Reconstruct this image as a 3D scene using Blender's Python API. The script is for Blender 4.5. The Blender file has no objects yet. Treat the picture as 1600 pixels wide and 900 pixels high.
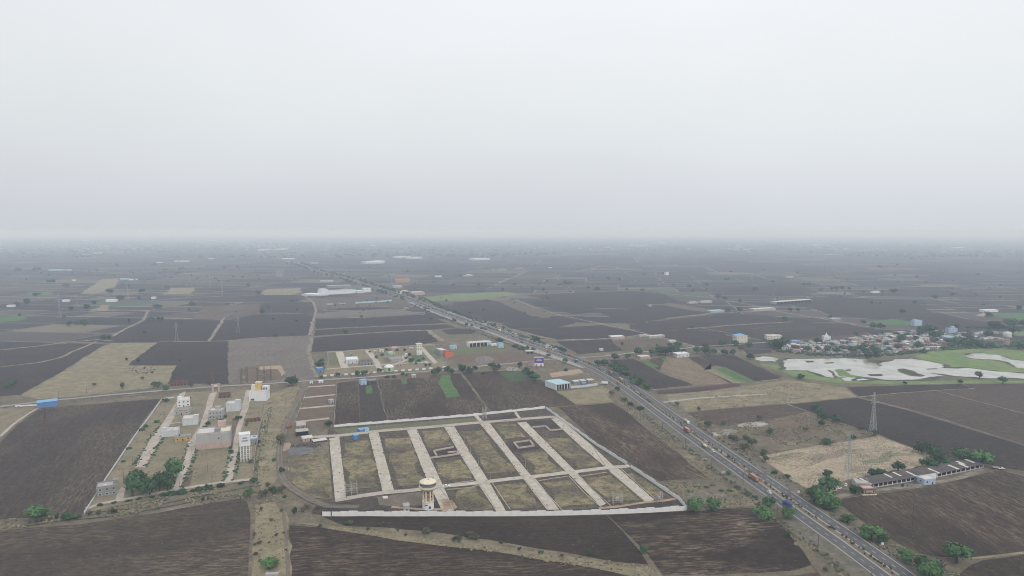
import bpy, math, random
from mathutils import Vector, noise
random.seed(7)
R = math.radians
S = bpy.context.scene
C = S.collection
CAM_H = 200.0
F = 1067.0
PITCH = math.atan((450 - 361) / F)
# ---------------------------------------------------------------- camera
cam = bpy.data.cameras.new('camera')
cam.lens = 24.0
cam.sensor_width = 36.0
cam.clip_start = 1.0
cam.clip_end = 200000.0
camo = bpy.data.objects.new('camera', cam)
C.objects.link(camo)
camo.location = (0, 0, CAM_H)
camo.rotation_euler = (R(90) - PITCH, 0, 0)
S.camera = camo
# ---------------------------------------------------------------- world: thin overcast over a hazy sky
SUN_EL, SUN_AZ = R(42), R(148)          # azimuth measured clockwise from the view direction
W = bpy.data.worlds.new('World')
S.world = W
W.use_nodes = True
wn = W.node_tree
wn.nodes.clear()
wo = wn.nodes.new('ShaderNodeOutputWorld')
bg_sky = wn.nodes.new('ShaderNodeBackground')
bg_cloud = wn.nodes.new('ShaderNodeBackground')
add = wn.nodes.new('ShaderNodeAddShader')
sky = wn.nodes.new('ShaderNodeTexSky')
sky.sky_type = 'NISHITA'
sky.sun_disc = False
sky.sun_elevation = SUN_EL
sky.sun_rotation = SUN_AZ
sky.dust_density = 6
sky.air_density = 1.5
tc = wn.nodes.new('ShaderNodeTexCoord')
sep = wn.nodes.new('ShaderNodeSeparateXYZ')
ramp = wn.nodes.new('ShaderNodeValToRGB')
ramp.color_ramp.interpolation = 'LINEAR'
els = ramp.color_ramp.elements
SKYC = [(0.0, (0.615, 0.645, 0.705)), (0.012, (0.628, 0.655, 0.715)), (0.058, (0.680, 0.712, 0.760)),
        (0.15, (0.765, 0.803, 0.826)), (0.24, (0.825, 0.855, 0.880)), (0.32, (0.875, 0.898, 0.925)), (0.6, (1.0, 1.015, 1.03)), (1.0, (1.10, 1.11, 1.12))]
els[0].position = SKYC[0][0]
els[0].color = (*SKYC[0][1], 1)
els[1].position = SKYC[-1][0]
els[1].color = (*SKYC[-1][1], 1)
for p, c in SKYC[1:-1]:
    e = els.new(p)
    e.color = (*c, 1)
nz = wn.nodes.new('ShaderNodeTexNoise')
nz.inputs['Scale'].default_value = 2.2
nz.inputs['Detail'].default_value = 4
mp = wn.nodes.new('ShaderNodeMapping')
mp.inputs['Scale'].default_value = (1, 1, 2.5)
mr = wn.nodes.new('ShaderNodeMapRange')
mr.inputs['From Min'].default_value = 0.3
mr.inputs['From Max'].default_value = 0.7
mr.inputs['To Min'].default_value = 0.968
mr.inputs['To Max'].default_value = 1.022
vm = wn.nodes.new('ShaderNodeVectorMath')
vm.operation = 'SCALE'
lk = wn.links.new
lk(tc.outputs['Generated'], sep.inputs[0])
lk(sep.outputs['Z'], ramp.inputs[0])
lk(tc.outputs['Generated'], mp.inputs[0])
lk(mp.outputs[0], nz.inputs['Vector'])
lk(nz.outputs[0], mr.inputs[0])
lk(ramp.outputs[0], vm.inputs[0])
sidem = wn.nodes.new('ShaderNodeMath')
sidem.operation = 'MULTIPLY_ADD'
sidem.inputs[1].default_value = 0.07
sidem.inputs[2].default_value = 1.0
sidex = wn.nodes.new('ShaderNodeMath')
sidex.operation = 'MULTIPLY'
lk(sep.outputs['X'], sidem.inputs[0])
lk(sidem.outputs[0], sidex.inputs[0])
lk(mr.outputs[0], sidex.inputs[1])
lk(sidex.outputs[0], vm.inputs['Scale'])
lk(vm.outputs[0], bg_cloud.inputs[0])
bg_cloud.inputs[1].default_value = 1.0
lk(sky.outputs[0], bg_sky.inputs[0])
bg_sky.inputs[1].default_value = 0.006
lk(bg_sky.outputs[0], add.inputs[0])
lk(bg_cloud.outputs[0], add.inputs[1])
lk(add.outputs[0], wo.inputs[0])
sun = bpy.data.lights.new('sun', 'SUN')
sun.energy = 1.45
sun.angle = R(11)
sun.color = (1.0, 0.95, 0.88)
suno = bpy.data.objects.new('sun', sun)
C.objects.link(suno)
sd = Vector((math.sin(SUN_AZ) * math.cos(SUN_EL), math.cos(SUN_AZ) * math.cos(SUN_EL), math.sin(SUN_EL)))
suno.rotation_euler = sd.to_track_quat('Z', 'Y').to_euler()
suno.location = (300, 0, 500)
S.view_settings.view_transform = 'Standard'
S.view_settings.look = 'None'
S.view_settings.exposure = 0.0
S.view_settings.gamma = 1.0
S.cycles.max_bounces = 6
S.cycles.diffuse_bounces = 2
S.cycles.volume_bounces = 4
S.cycles.volume_step_rate = 10
S.cycles.filter_width = 1.05
HAZE_DENSITY = 0.000152
HAZE_COLOR = (0.64, 0.775, 1.0)

# ================================================================ helpers
ST, CT = math.sin(PITCH), math.cos(PITCH)
def G(px, py):
    """pixel of the photograph (1600x900) -> point of the flat plain"""
    x, y = px - 800.0, 450.0 - py
    Y = F * CT + y * ST
    Z = -F * ST + y * CT
    t = -CAM_H / Z
    return (x * t, Y * t)
def HT(px, py, hpx):
    """height in metres of something standing at (px,py) and hpx pixels tall"""
    Y = G(px, py)[1]
    k = (450 - (py - hpx)) / F
    return CAM_H - (Y * ST - k * Y * CT) / (CT + k * ST)
def SC(py):
    """pixels per metre across the view at ground row py"""
    Y = G(800, py)[1]
    return F / (Y * CT + CAM_H * ST)

class MB:
    def __init__(s):
        s.v, s.f, s.m = [], [], []
    def poly(s, pts, m=0):
        n = len(s.v)
        s.v += [tuple(p) for p in pts]
        s.f.append(tuple(range(n, n + len(pts))))
        s.m.append(m)
    def box(s, cx, cy, z0, sx, sy, h, m=0, rot=0.0, top=None):
        n = len(s.v)
        c, q = math.cos(rot), math.sin(rot)
        tx, ty = (top if top else (1, 1))
        for z, kx, ky in ((z0, 1, 1), (z0 + h, tx, ty)):
            for dx, dy in ((-1, -1), (1, -1), (1, 1), (-1, 1)):
                x, y = dx * sx / 2 * kx, dy * sy / 2 * ky
                s.v.append((cx + x * c - y * q, cy + x * q + y * c, z))
        for f in ((0, 3, 2, 1), (4, 5, 6, 7), (0, 1, 5, 4), (1, 2, 6, 5), (2, 3, 7, 6), (3, 0, 4, 7)):
            s.f.append(tuple(n + i for i in f))
            s.m.append(m)
        return s
    def bar(s, a, b, r, m=0, sides=4, r2=None):
        a, b = Vector(a), Vector(b)
        d = (b - a)
        if d.length < 1e-6:
            return s
        d.normalize()
        u = d.orthogonal().normalized()
        w = d.cross(u)
        n = len(s.v)
        for p, rr in ((a, r), (b, r if r2 is None else r2)):
            for i in range(sides):
                t = 2 * math.pi * i / sides
                s.v.append(tuple(p + u * rr * math.cos(t) + w * rr * math.sin(t)))
        for i in range(sides):
            j = (i + 1) % sides
            s.f.append((n + i, n + j, n + sides + j, n + sides + i))
            s.m.append(m)
        s.f.append(tuple(n + i for i in reversed(range(sides))))
        s.f.append(tuple(n + sides + i for i in range(sides)))
        s.m += [m, m]
        return s
    def lathe(s, cx, cy, prof, m=0, sides=24):
        n = len(s.v)
        for r, z in prof:
            for i in range(sides):
                t = 2 * math.pi * i / sides
                s.v.append((cx + r * math.cos(t), cy + r * math.sin(t), z))
        for k in range(len(prof) - 1):
            for i in range(sides):
                j = (i + 1) % sides
                s.f.append((n + k * sides + i, n + k * sides + j, n + (k + 1) * sides + j, n + (k + 1) * sides + i))
                s.m.append(m)
        s.f.append(tuple(n + i for i in reversed(range(sides))))
        s.f.append(tuple(n + (len(prof) - 1) * sides + i for i in range(sides)))
        s.m += [m, m]
        return s
    def extrude_profile(s, pts, w, m=0):
        """side profile in (x,z), extruded across y by width w"""
        n = len(s.v)
        k = len(pts)
        for y in (-w / 2, w / 2):
            for x, z in pts:
                s.v.append((x, y, z))
        s.f.append(tuple(n + i for i in range(k)))
        s.f.append(tuple(n + k + i for i in reversed(range(k))))
        s.m += [m, m]
        for i in range(k):
            j = (i + 1) % k
            s.f.append((n + j, n + i, n + k + i, n + k + j))
            s.m.append(m)
        return s
    def mesh(s, name, mats):
        me = bpy.data.meshes.new(name)
        me.from_pydata(s.v, [], s.f)
        for mt in (mats if isinstance(mats, (list, tuple)) else [mats]):
            me.materials.append(mt)
        if any(s.m):
            me.polygons.foreach_set('material_index', s.m)
        me.update()
        return me
    def build(s, name, mats, parent=None, smooth=False):
        me = s.mesh(name, mats)
        if smooth:
            me.polygons.foreach_set('use_smooth', [True] * len(me.polygons))
        o = bpy.data.objects.new(name, me)
        C.objects.link(o)
        if parent:
            o.parent = parent
        return o
def ob(name, me, parent=None):
    o = bpy.data.objects.new(name, me)
    C.objects.link(o)
    if parent:
        o.parent = parent
    return o
def tag(o, label=None, cat=None, group=None, kind=None):
    if label: o['label'] = label
    if cat: o['category'] = cat
    if group: o['group'] = group
    if kind: o['kind'] = kind
    return o
def thing(name, label, cat, loc, rz=0.0, group=None):
    o = bpy.data.objects.new(name, None)
    o.empty_display_size = 1
    C.objects.link(o)
    o.location = loc
    o.rotation_euler = (0, 0, rz)
    return tag(o, label, cat, group)
def copy_tree(o, parent=None):
    c = o.copy()
    C.objects.link(c)
    if parent:
        c.parent = parent
    for ch in o.children:
        copy_tree(ch, c)
    return c
ORD = ['first', 'second', 'third', 'fourth', 'fifth', 'sixth', 'seventh', 'eighth', 'ninth', 'tenth', 'eleventh', 'twelfth',
       'thirteenth', 'fourteenth', 'fifteenth', 'sixteenth', 'seventeenth', 'eighteenth', 'nineteenth', 'twentieth']
def ordw(i):
    if i < 20:
        return ORD[i]
    tens, one = divmod(i + 1, 10)
    nm = {2: ('twenty', 'twentieth'), 3: ('thirty', 'thirtieth'), 4: ('forty', 'fortieth'), 5: ('fifty', 'fiftieth'), 6: ('sixty', 'sixtieth'), 7: ('seventy', 'seventieth'),
          8: ('eighty', 'eightieth'), 9: ('ninety', 'ninetieth'), 10: ('hundred', 'hundredth'), 11: ('hundred-ten', 'hundred-tenth'), 12: ('hundred-twenty', 'hundred-twentieth')}[tens]
    return nm[0] + '-' + ORD[one - 1] if one else nm[1]

# ================================================================ materials
def newmat(name, rough=0.9, spec=0.15):
    m = bpy.data.materials.new(name)
    m.use_nodes = True
    b = m.node_tree.nodes['Principled BSDF']
    b.inputs['Roughness'].default_value = rough
    b.inputs['Specular IOR Level'].default_value = spec
    return m, m.node_tree, b
def N(nt, t, **kw):
    n = nt.nodes.new(t)
    for k, v in kw.items():
        if k in n.inputs:
            n.inputs[k].default_value = v
        else:
            setattr(n, k, v)
    return n
def coords(nt, rot=0.0, scale=(1, 1, 1), kind='Object'):
    t = N(nt, 'ShaderNodeTexCoord')
    m = N(nt, 'ShaderNodeMapping')
    m.vector_type = 'TEXTURE'
    m.inputs['Rotation'].default_value = (0, 0, rot)
    m.inputs['Scale'].default_value = scale
    nt.links.new(t.outputs[kind], m.inputs[0])
    return m.outputs[0]
def nzf(nt, vec, scale, lo, hi, detail=4, rough=0.6, to0=0.0, to1=1.0):
    n = N(nt, 'ShaderNodeTexNoise', Scale=scale, Detail=detail, Roughness=rough)
    nt.links.new(vec, n.inputs['Vector'])
    r = N(nt, 'ShaderNodeMapRange')
    r.inputs[1].default_value = lo
    r.inputs[2].default_value = hi
    r.inputs[3].default_value = to0
    r.inputs[4].default_value = to1
    nt.links.new(n.outputs[0], r.inputs[0])
    return r.outputs[0]
def mix(nt, fac, a, b, mode='MIX'):
    m = N(nt, 'ShaderNodeMix')
    m.data_type = 'RGBA'
    m.blend_type = mode
    for sock, v in ((m.inputs[0], fac), (m.inputs[6], a), (m.inputs[7], b)):
        if hasattr(v, 'links'):
            nt.links.new(v, sock)
        elif isinstance(v, (int, float)):
            sock.default_value = v
        else:
            sock.default_value = (*v, 1)
    return m.outputs[2]
def mul(nt, a, b):
    m = N(nt, 'ShaderNodeMath')
    m.operation = 'MULTIPLY'
    for i, v in enumerate((a, b)):
        if hasattr(v, 'links'):
            nt.links.new(v, m.inputs[i])
        else:
            m.inputs[i].default_value = v
    return m.outputs[0]
def soil(name, c, c2, ang=0.0, straw=0.0, strawc=(0.25, 0.20, 0.14), run=40, wid=1.6, lines=0.5):
    """ploughed or fallow ground: streaks along the furrows, damp and dry patches, straw left behind"""
    m, nt, b = newmat(name)
    v0 = coords(nt)
    vs = coords(nt, R(ang), (run, wid, 1))
    vl = coords(nt, R(ang), (run * 2.2, wid * 4, 1))
    c, c2 = (c[0] * 1.07, c[1] * .98, c[2] * .86), (c2[0] * 1.07, c2[1] * .98, c2[2] * .86)
    streak = nzf(nt, vs, 1.0, 0.3, 0.72, 3, 0.7)
    col = mix(nt, mul(nt, streak, lines + 0.3), c, c2)
    wide = nzf(nt, vl, 1.0, 0.35, 0.68, 3, 0.6)
    col = mix(nt, mul(nt, wide, 0.3), col, tuple(x * 1.2 for x in c2))
    dry = nzf(nt, v0, 0.017, 0.52, 0.66, 5, 0.65)
    col = mix(nt, mul(nt, dry, 0.34), col, tuple(x * 1.55 for x in c2))
    patch = nzf(nt, v0, 0.011, 0.38, 0.66, 4, 0.6)
    col = mix(nt, mul(nt, patch, 0.38), col, tuple(x * 0.72 for x in c))
    fine = nzf(nt, v0, 0.20, 0.52, 0.66, 3, 0.75)
    col = mix(nt, mul(nt, fine, 0.55), col, tuple(x * 1.7 for x in c2))
    clod = nzf(nt, coords(nt, R(ang), (3.0, 1.1, 1)), 0.45, 0.50, 0.64, 2, 0.8)
    col = mix(nt, mul(nt, clod, 0.6), col, tuple(x * 0.42 for x in c))
    speck = nzf(nt, v0, 0.5, 0.70, 0.75, 1, 0.5)
    col = mix(nt, mul(nt, speck, 0.5), col, (0.20, 0.175, 0.14))
    rut = nzf(nt, coords(nt, R(ang), (run * 2.5, 2.4, 1)), 1.0, 0.56, 0.66, 3, 0.6)
    col = mix(nt, mul(nt, rut, 0.28), col, tuple(x * 1.5 for x in c2))
    dark = nzf(nt, coords(nt, R(ang), (run * 3, 9, 1)), 1.0, 0.56, 0.68, 2, 0.5)
    col = mix(nt, mul(nt, dark, 0.2), col, tuple(x * 0.6 for x in c))
    if straw > 0:
        sp = nzf(nt, coords(nt, R(ang), (3.2, 1.1, 1)), 0.018, 0.44, 0.60, 4, 0.65)
        sf = nzf(nt, coords(nt, R(ang), (11, 1.8, 1)), 1.0, 0.46, 0.62, 3, 0.8)
        col = mix(nt, mul(nt, mul(nt, sp, sf), min(1, straw)), col, strawc)
    nt.links.new(col, b.inputs['Base Color'])
    return m
def mottled(name, cols, scale=0.05, rough=0.95, fine=0.35, finescale=0.5, ang=0, stretch=(1, 1, 1), spec=0.1):
    m, nt, b = newmat(name, rough, spec)
    v0 = coords(nt, R(ang), stretch)
    col = cols[0]
    for i, cc in enumerate(cols[1:]):
        f = nzf(nt, v0, scale * (1.0 + 1.7 * i), 0.42, 0.60, 5, 0.65)
        if i:
            f = mul(nt, f, 0.8)
        col = mix(nt, f, col, cc)
    v1 = coords(nt)
    f = nzf(nt, v1, finescale * .6, 0.50, 0.62, 3, 0.8)
    col = mix(nt, mul(nt, f, fine), col, tuple(x * 0.45 for x in cols[0]))
    f = nzf(nt, v1, finescale * 1.0, 0.54, 0.64, 3, 0.8)
    col = mix(nt, mul(nt, f, fine * 0.9), col, tuple(min(1, x * 1.6) for x in cols[-1]))
    nt.links.new(col, b.inputs['Base Color'])
    return m
def plain(name, c, rough=0.7, dirt=0.25, scale=0.6, spec=0.2, metal=0.0, dirtc=None, emit=None):
    m, nt, b = newmat(name, rough, spec)
    b.inputs['Metallic'].default_value = metal
    v = coords(nt, 0, (1, 1, 2.5))
    f = nzf(nt, v, scale, 0.38, 0.68, 4, 0.7)
    col = mix(nt, mul(nt, f, dirt), c, dirtc or tuple(x * 0.45 for x in c))
    nt.links.new(col, b.inputs['Base Color'])
    return m
def foliage(name, c1, c2):
    m, nt, b = newmat(name, 0.75, 0.1)
    oi = N(nt, 'ShaderNodeObjectInfo')
    v = coords(nt)
    f = nzf(nt, v, 3.0, 0.35, 0.65, 2, 0.6)
    col = mix(nt, f, c1, c2)
    hs = N(nt, 'ShaderNodeHueSaturation')
    r1 = N(nt, 'ShaderNodeMapRange')
    r1.inputs[3].default_value = 0.72
    r1.inputs[4].default_value = 1.3
    nt.links.new(oi.outputs['Random'], r1.inputs[0])
    r2 = N(nt, 'ShaderNodeMapRange')
    r2.inputs[3].default_value = 0.485
    r2.inputs[4].default_value = 0.515
    nt.links.new(mul(nt, oi.outputs['Random'], 7.31), r2.inputs[0])
    nt.links.new(r1.outputs[0], hs.inputs['Value'])
    nt.links.new(r2.outputs[0], hs.inputs['Hue'])
    nt.links.new(col, hs.inputs['Color'])
    nt.links.new(hs.outputs[0], b.inputs['Base Color'])
    return m
M = {}
DK, DK2 = (0.027, 0.0230, 0.0225), (0.043, 0.037, 0.035)
ND, ND2 = (0.021, 0.0150, 0.0125), (0.034, 0.026, 0.0215)
M['scrub'] = mottled('dry_scrub', [(0.130, 0.113, 0.080), (0.215, 0.185, 0.130), (0.085, 0.082, 0.054), (0.125, 0.104, 0.082)], 0.022, fine=0.55, finescale=0.30)
M['tan'] = mottled('dry_grass', [(0.205, 0.178, 0.118), (0.255, 0.220, 0.150), (0.145, 0.135, 0.085)], 0.03, fine=0.35, finescale=0.4)
M['plot_tan'] = mottled('plot_grass', [(0.182, 0.158, 0.108), (0.125, 0.120, 0.074), (0.215, 0.185, 0.130)], 0.03, fine=0.30, finescale=0.5)
def plotmat():
    m, nt, b = newmat('plot_soil_and_grass')
    v = coords(nt)
    col = mix(nt, nzf(nt, v, .06, .4, .65), (0.056, 0.046, 0.039), (0.088, 0.073, 0.060))
    big = nzf(nt, v, .024, .38, .52, 5, .72)
    mid = nzf(nt, v, .14, .34, .54, 4, .75)
    gr = mix(nt, nzf(nt, v, .035, .42, .58), (0.165, 0.150, 0.082), (0.245, 0.205, 0.118))
    col = mix(nt, mul(nt, big, mid), col, gr)
    col = mix(nt, mul(nt, nzf(nt, v, .5, .5, .68, 3, .8), .45), col, (0.23, 0.20, 0.15))
    col = mix(nt, mul(nt, nzf(nt, v, .42, .52, .66, 3, .8), .5), col, (0.035, 0.030, 0.025))
    nt.links.new(col, b.inputs['Base Color'])
    return m
M['plot'] = plotmat()
M['plotdark'] = mottled('plot_bare_soil', [(0.062, 0.051, 0.043), (0.085, 0.070, 0.058), (0.050, 0.042, 0.036), (0.105, 0.090, 0.068)], 0.05, fine=0.5, finescale=0.3)
M['straw'] = mottled('straw_stubble', [(0.29, 0.245, 0.18), (0.20, 0.17, 0.13), (0.33, 0.275, 0.205)], 0.03, fine=0.6, finescale=0.45, ang=12, stretch=(3, 1, 1))
M['green'] = mottled('green_crop', [(0.065, 0.135, 0.045), (0.085, 0.165, 0.055), (0.06, 0.10, 0.04)], 0.05, fine=0.4, finescale=0.6)
M['lime'] = mottled('pale_green_crop', [(0.115, 0.155, 0.068), (0.145, 0.180, 0.088)], 0.05, fine=0.25, finescale=0.6)
M['marsh'] = mottled('marsh_grass', [(0.100, 0.205, 0.062), (0.205, 0.235, 0.080), (0.080, 0.150, 0.050), (0.15, 0.17, 0.09)], 0.020, fine=0.3, finescale=0.3)
M['bank'] = mottled('pond_bank', [(0.150, 0.128, 0.092), (0.105, 0.094, 0.068), (0.100, 0.110, 0.060)], 0.03, fine=0.4, finescale=0.3)
M['mud'] = mottled('wet_mud', [(0.055, 0.052, 0.042), (0.080, 0.085, 0.050)], 0.05, fine=0.3, finescale=0.4)
M['red'] = mottled('red_earth', [(0.125, 0.088, 0.068), (0.155, 0.112, 0.085), (0.095, 0.080, 0.060)], 0.05, fine=0.35, finescale=0.5)
M['darkearth'] = mottled('dark_churned_earth', [(0.042, 0.034, 0.031), (0.075, 0.062, 0.053)], 0.06, fine=0.4, finescale=0.5)
M['track'] = mottled('dirt_track', [(0.135, 0.116, 0.098), (0.110, 0.094, 0.078), (0.155, 0.135, 0.105)], 0.08, fine=0.25, finescale=0.6)
M['track2'] = mottled('wheel_rut_dust', [(0.20, 0.175, 0.15), (0.15, 0.13, 0.11)], 0.08, fine=0.25, finescale=0.6)
M['bund'] = mottled('field_bund_earth', [(0.29, 0.26, 0.215), (0.19, 0.17, 0.135), (0.110, 0.108, 0.076)], 0.06, fine=0.35, finescale=0.5)
M['concrete_road'] = mottled('worn_concrete_lane', [(0.44, 0.42, 0.38), (0.36, 0.335, 0.29), (0.43, 0.41, 0.375), (0.33, 0.29, 0.235)], 0.04, fine=0.32, finescale=0.45)
M['lane'] = mottled('gravel_lane', [(0.38, 0.34, 0.30), (0.31, 0.275, 0.24)], 0.06, fine=0.3, finescale=0.6)
M['sideroad'] = mottled('side_road_asphalt', [(0.25, 0.238, 0.225), (0.29, 0.275, 0.26)], 0.04, fine=0.2, finescale=0.6)
M['asphalt'] = mottled('highway_asphalt', [(0.082, 0.081, 0.085), (0.108, 0.106, 0.109), (0.094, 0.093, 0.096)], 0.03, rough=0.85, fine=0.3, finescale=0.5)
M['shoulder'] = mottled('gravel_shoulder', [(0.135, 0.124, 0.104), (0.175, 0.155, 0.128), (0.085, 0.084, 0.062)], 0.07, fine=0.4, finescale=0.6)
M['median'] = mottled('median_earth', [(0.215, 0.175, 0.125), (0.160, 0.135, 0.092), (0.11, 0.10, 0.06)], 0.10, fine=0.4, finescale=0.8)
M['paint'] = plain('road_paint', (0.62, 0.62, 0.62), 0.7, 0.35, 0.9)
M['gravelwhite'] = mottled('white_gravel', [(0.30, 0.295, 0.29), (0.20, 0.19, 0.18), (0.38, 0.375, 0.37)], 0.1, fine=0.5, finescale=0.8)
M['sand'] = mottled('orange_sand', [(0.33, 0.25, 0.18), (0.26, 0.20, 0.15)], 0.1, fine=0.2, finescale=0.8)
M['rubble'] = mottled('grey_rubble', [(0.22, 0.20, 0.195), (0.15, 0.135, 0.13), (0.28, 0.26, 0.25)], 0.15, fine=0.5, finescale=1.0)
M['wallwhite'] = plain('whitewashed_panel', (0.66, 0.67, 0.68), 0.8, 0.4, 0.5, dirtc=(0.45, 0.44, 0.43))
M['wallgrey'] = plain('cement_panel', (0.36, 0.345, 0.325), 0.85, 0.4, 0.5)
M['white'] = plain('white_paint', (0.62, 0.64, 0.67), 0.7, 0.3, 0.35, dirtc=(0.42, 0.42, 0.42))
M['palewhite'] = plain('pale_wall', (0.50, 0.53, 0.56), 0.7, 0.3, 0.35)
M['cream'] = plain('cream_paint', (0.60, 0.56, 0.47), 0.75, 0.35, 0.4)
M['yellow'] = plain('yellow_paint', (0.55, 0.40, 0.16), 0.75, 0.3, 0.4)
M['ochre'] = plain('ochre_wall', (0.48, 0.31, 0.07), 0.75, 0.45, 0.5)
M['grey'] = plain('cement_render', (0.24, 0.235, 0.24), 0.85, 0.35, 0.3)
M['palegrey'] = plain('pale_cement', (0.36, 0.355, 0.36), 0.85, 0.35, 0.3)
M['darkgrey'] = plain('dark_roof_sheet', (0.085, 0.075, 0.072), 0.8, 0.45, 0.35)
M['roofgrey'] = plain('concrete_roof', (0.38, 0.355, 0.33), 0.9, 0.4, 0.25)
M['rooflight'] = plain('pale_roof_sheet', (0.52, 0.50, 0.48), 0.7, 0.35, 0.3)
M['roofblue'] = plain('blue_sheet', (0.16, 0.34, 0.56), 0.55, 0.2, 0.4)
M['blue'] = plain('blue_wall', (0.09, 0.21, 0.42), 0.6, 0.25, 0.4)
M['paleblue'] = plain('pale_blue_wall', (0.36, 0.46, 0.60), 0.7, 0.3, 0.4)
M['cyan'] = plain('pale_cyan_sheet', (0.34, 0.50, 0.55), 0.6, 0.3, 0.4)
M['brick'] = plain('brick_wall', (0.17, 0.095, 0.075), 0.9, 0.45, 0.6)
M['pink'] = plain('pink_wall', (0.42, 0.31, 0.28), 0.8, 0.4, 0.4)
M['orange'] = plain('orange_wall', (0.52, 0.14, 0.06), 0.7, 0.25, 0.4)
M['purple'] = plain('purple_billboard', (0.10, 0.07, 0.26), 0.5, 0.12, 0.4)
M['limetrim'] = plain('lime_green_trim', (0.33, 0.42, 0.04), 0.7, 0.2, 0.4)
M['greenwall'] = plain('pale_green_wall', (0.36, 0.46, 0.34), 0.7, 0.3, 0.4)
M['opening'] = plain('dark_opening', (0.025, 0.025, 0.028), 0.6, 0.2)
M['glass'] = plain('window_glass', (0.05, 0.06, 0.07), 0.25, 0.1, spec=0.5)
M['steel'] = plain('galvanised_steel', (0.36, 0.37, 0.38), 0.5, 0.3, metal=0.2)
M['steelred'] = plain('rusty_steel', (0.15, 0.09, 0.08), 0.7, 0.3)
M['pole'] = plain('dark_pole', (0.06, 0.055, 0.055), 0.8, 0.3)
M['polepale'] = plain('cement_pole', (0.36, 0.34, 0.32), 0.8, 0.3)
M['tyre'] = plain('tyre_rubber', (0.02, 0.02, 0.02), 0.9, 0.1)
M['carwhite'] = plain('white_car_paint', (0.74, 0.75, 0.77), 0.35, 0.06, spec=0.5)
M['truckred'] = plain('red_truck_paint', (0.36, 0.075, 0.05), 0.55, 0.25)
M['truckorange'] = plain('orange_truck_paint', (0.42, 0.21, 0.09), 0.55, 0.25)
M['truckbrown'] = plain('brown_container', (0.27, 0.15, 0.11), 0.6, 0.3)
M['truckblue'] = plain('blue_truck_paint', (0.03, 0.06, 0.25), 0.5, 0.15)
M['truckgrey'] = plain('grey_truck_paint', (0.13, 0.13, 0.15), 0.5, 0.2)
M['truckcream'] = plain('cream_tank_paint', (0.50, 0.42, 0.26), 0.5, 0.25)
M['tarp'] = plain('pinkish_tarpaulin', (0.36, 0.22, 0.18), 0.8, 0.3, 0.8)
M['bark'] = plain('bark', (0.075, 0.058, 0.045), 0.9, 0.3)
M['leaf'] = foliage('leaf_mid', (0.036, 0.074, 0.032), (0.078, 0.132, 0.058))
M['leafdark'] = foliage('leaf_dark', (0.025, 0.052, 0.026), (0.054, 0.092, 0.042))
M['leaflight'] = foliage('leaf_light', (0.054, 0.108, 0.040), (0.105, 0.178, 0.070))
M['leafdry'] = foliage('leaf_dry', (0.060, 0.064, 0.038), (0.10, 0.095, 0.062))
M['leafshrub'] = foliage('leaf_median_shrub', (0.034, 0.038, 0.021), (0.068, 0.064, 0.034))
M['hide'] = plain('dark_hide', (0.03, 0.025, 0.022), 0.8, 0.3)
M['skin'] = plain('skin', (0.22, 0.12, 0.08), 0.6, 0.1)
M['cloth'] = plain('pale_shirt_cloth', (0.55, 0.53, 0.5), 0.8, 0.2)
M['clothdark'] = plain('dark_trouser_cloth', (0.04, 0.045, 0.06), 0.8, 0.2)
M['blueband'] = plain('grey_blue_band', (0.13, 0.15, 0.19), 0.7, 0.25, 0.5)
M['towercream'] = plain('tower_cream', (0.64, 0.58, 0.46), 0.75, 0.3, 0.4)
M['towerochre'] = plain('tower_ochre', (0.44, 0.33, 0.22), 0.8, 0.35, 0.5)
wm, wt, wb = newmat('pond_water', 0.16, 0.5)
wb.inputs['Base Color'].default_value = (0.20, 0.20, 0.18, 1)
wb.inputs['IOR'].default_value = 1.33
wb.inputs['Specular IOR Level'].default_value = 1.0
_v = coords(wt)
_f = nzf(wt, _v, 0.03, 0.4, 0.6, 3, 0.6)
wt.links.new(mix(wt, _f, (0.33, 0.325, 0.305), (0.23, 0.227, 0.21)), wb.inputs['Base Color'])
M['water'] = wm

# ================================================================ ground and fields
def jitter_poly(P, seg=14.0, amp=0.7):
    out = []
    n = len(P)
    for i in range(n):
        a, b = P[i], P[(i + 1) % n]
        L = math.dist(a, b)
        k = max(1, min(60, int(L / seg)))
        for j in range(k):
            t = j / k
            x, y = a[0] + (b[0] - a[0]) * t, a[1] + (b[1] - a[1]) * t
            q = amp * (1 if j else 0.3)
            x += q * noise.noise(Vector((x * 0.045, y * 0.045, 3.1))) * 2 + q * .6 * noise.noise(Vector((x * .2, y * .2, 9)))
            y += q * noise.noise(Vector((x * 0.045, y * 0.045, 8.7))) * 2
            out.append((x, y))
    return out
LAYER = [0]
def lift(z):
    LAYER[0] += 1
    return z * .5 + .04 + LAYER[0] * .0012
def area(name, px, mat, z, amp=0.8, world=False, seg=14.0):
    z = lift(z)
    P = px if world else [G(*p) for p in px]
    if amp:
        P = jitter_poly(P, seg, amp)
    a = sum(P[i][0] * P[(i + 1) % len(P)][1] - P[(i + 1) % len(P)][0] * P[i][1] for i in range(len(P)))
    if a < 0:
        P = P[::-1]
    mb = MB()
    mb.poly([(x, y, z) for x, y in P])
    o = mb.build(name, M[mat] if isinstance(mat, str) else mat)
    return tag(o, kind='structure')
def resample(P, seg):
    out = [P[0]]
    for a, b in zip(P, P[1:]):
        k = max(1, int(math.dist(a, b) / seg))
        for j in range(1, k + 1):
            t = j / k
            out.append((a[0] + (b[0] - a[0]) * t, a[1] + (b[1] - a[1]) * t))
    return out
def offsets(P):
    nr = []
    for i in range(len(P)):
        a, b = P[max(0, i - 1)], P[min(len(P) - 1, i + 1)]
        dx, dy = b[0] - a[0], b[1] - a[1]
        L = math.hypot(dx, dy) or 1
        nr.append((dy / L, -dx / L))
    return nr
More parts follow.
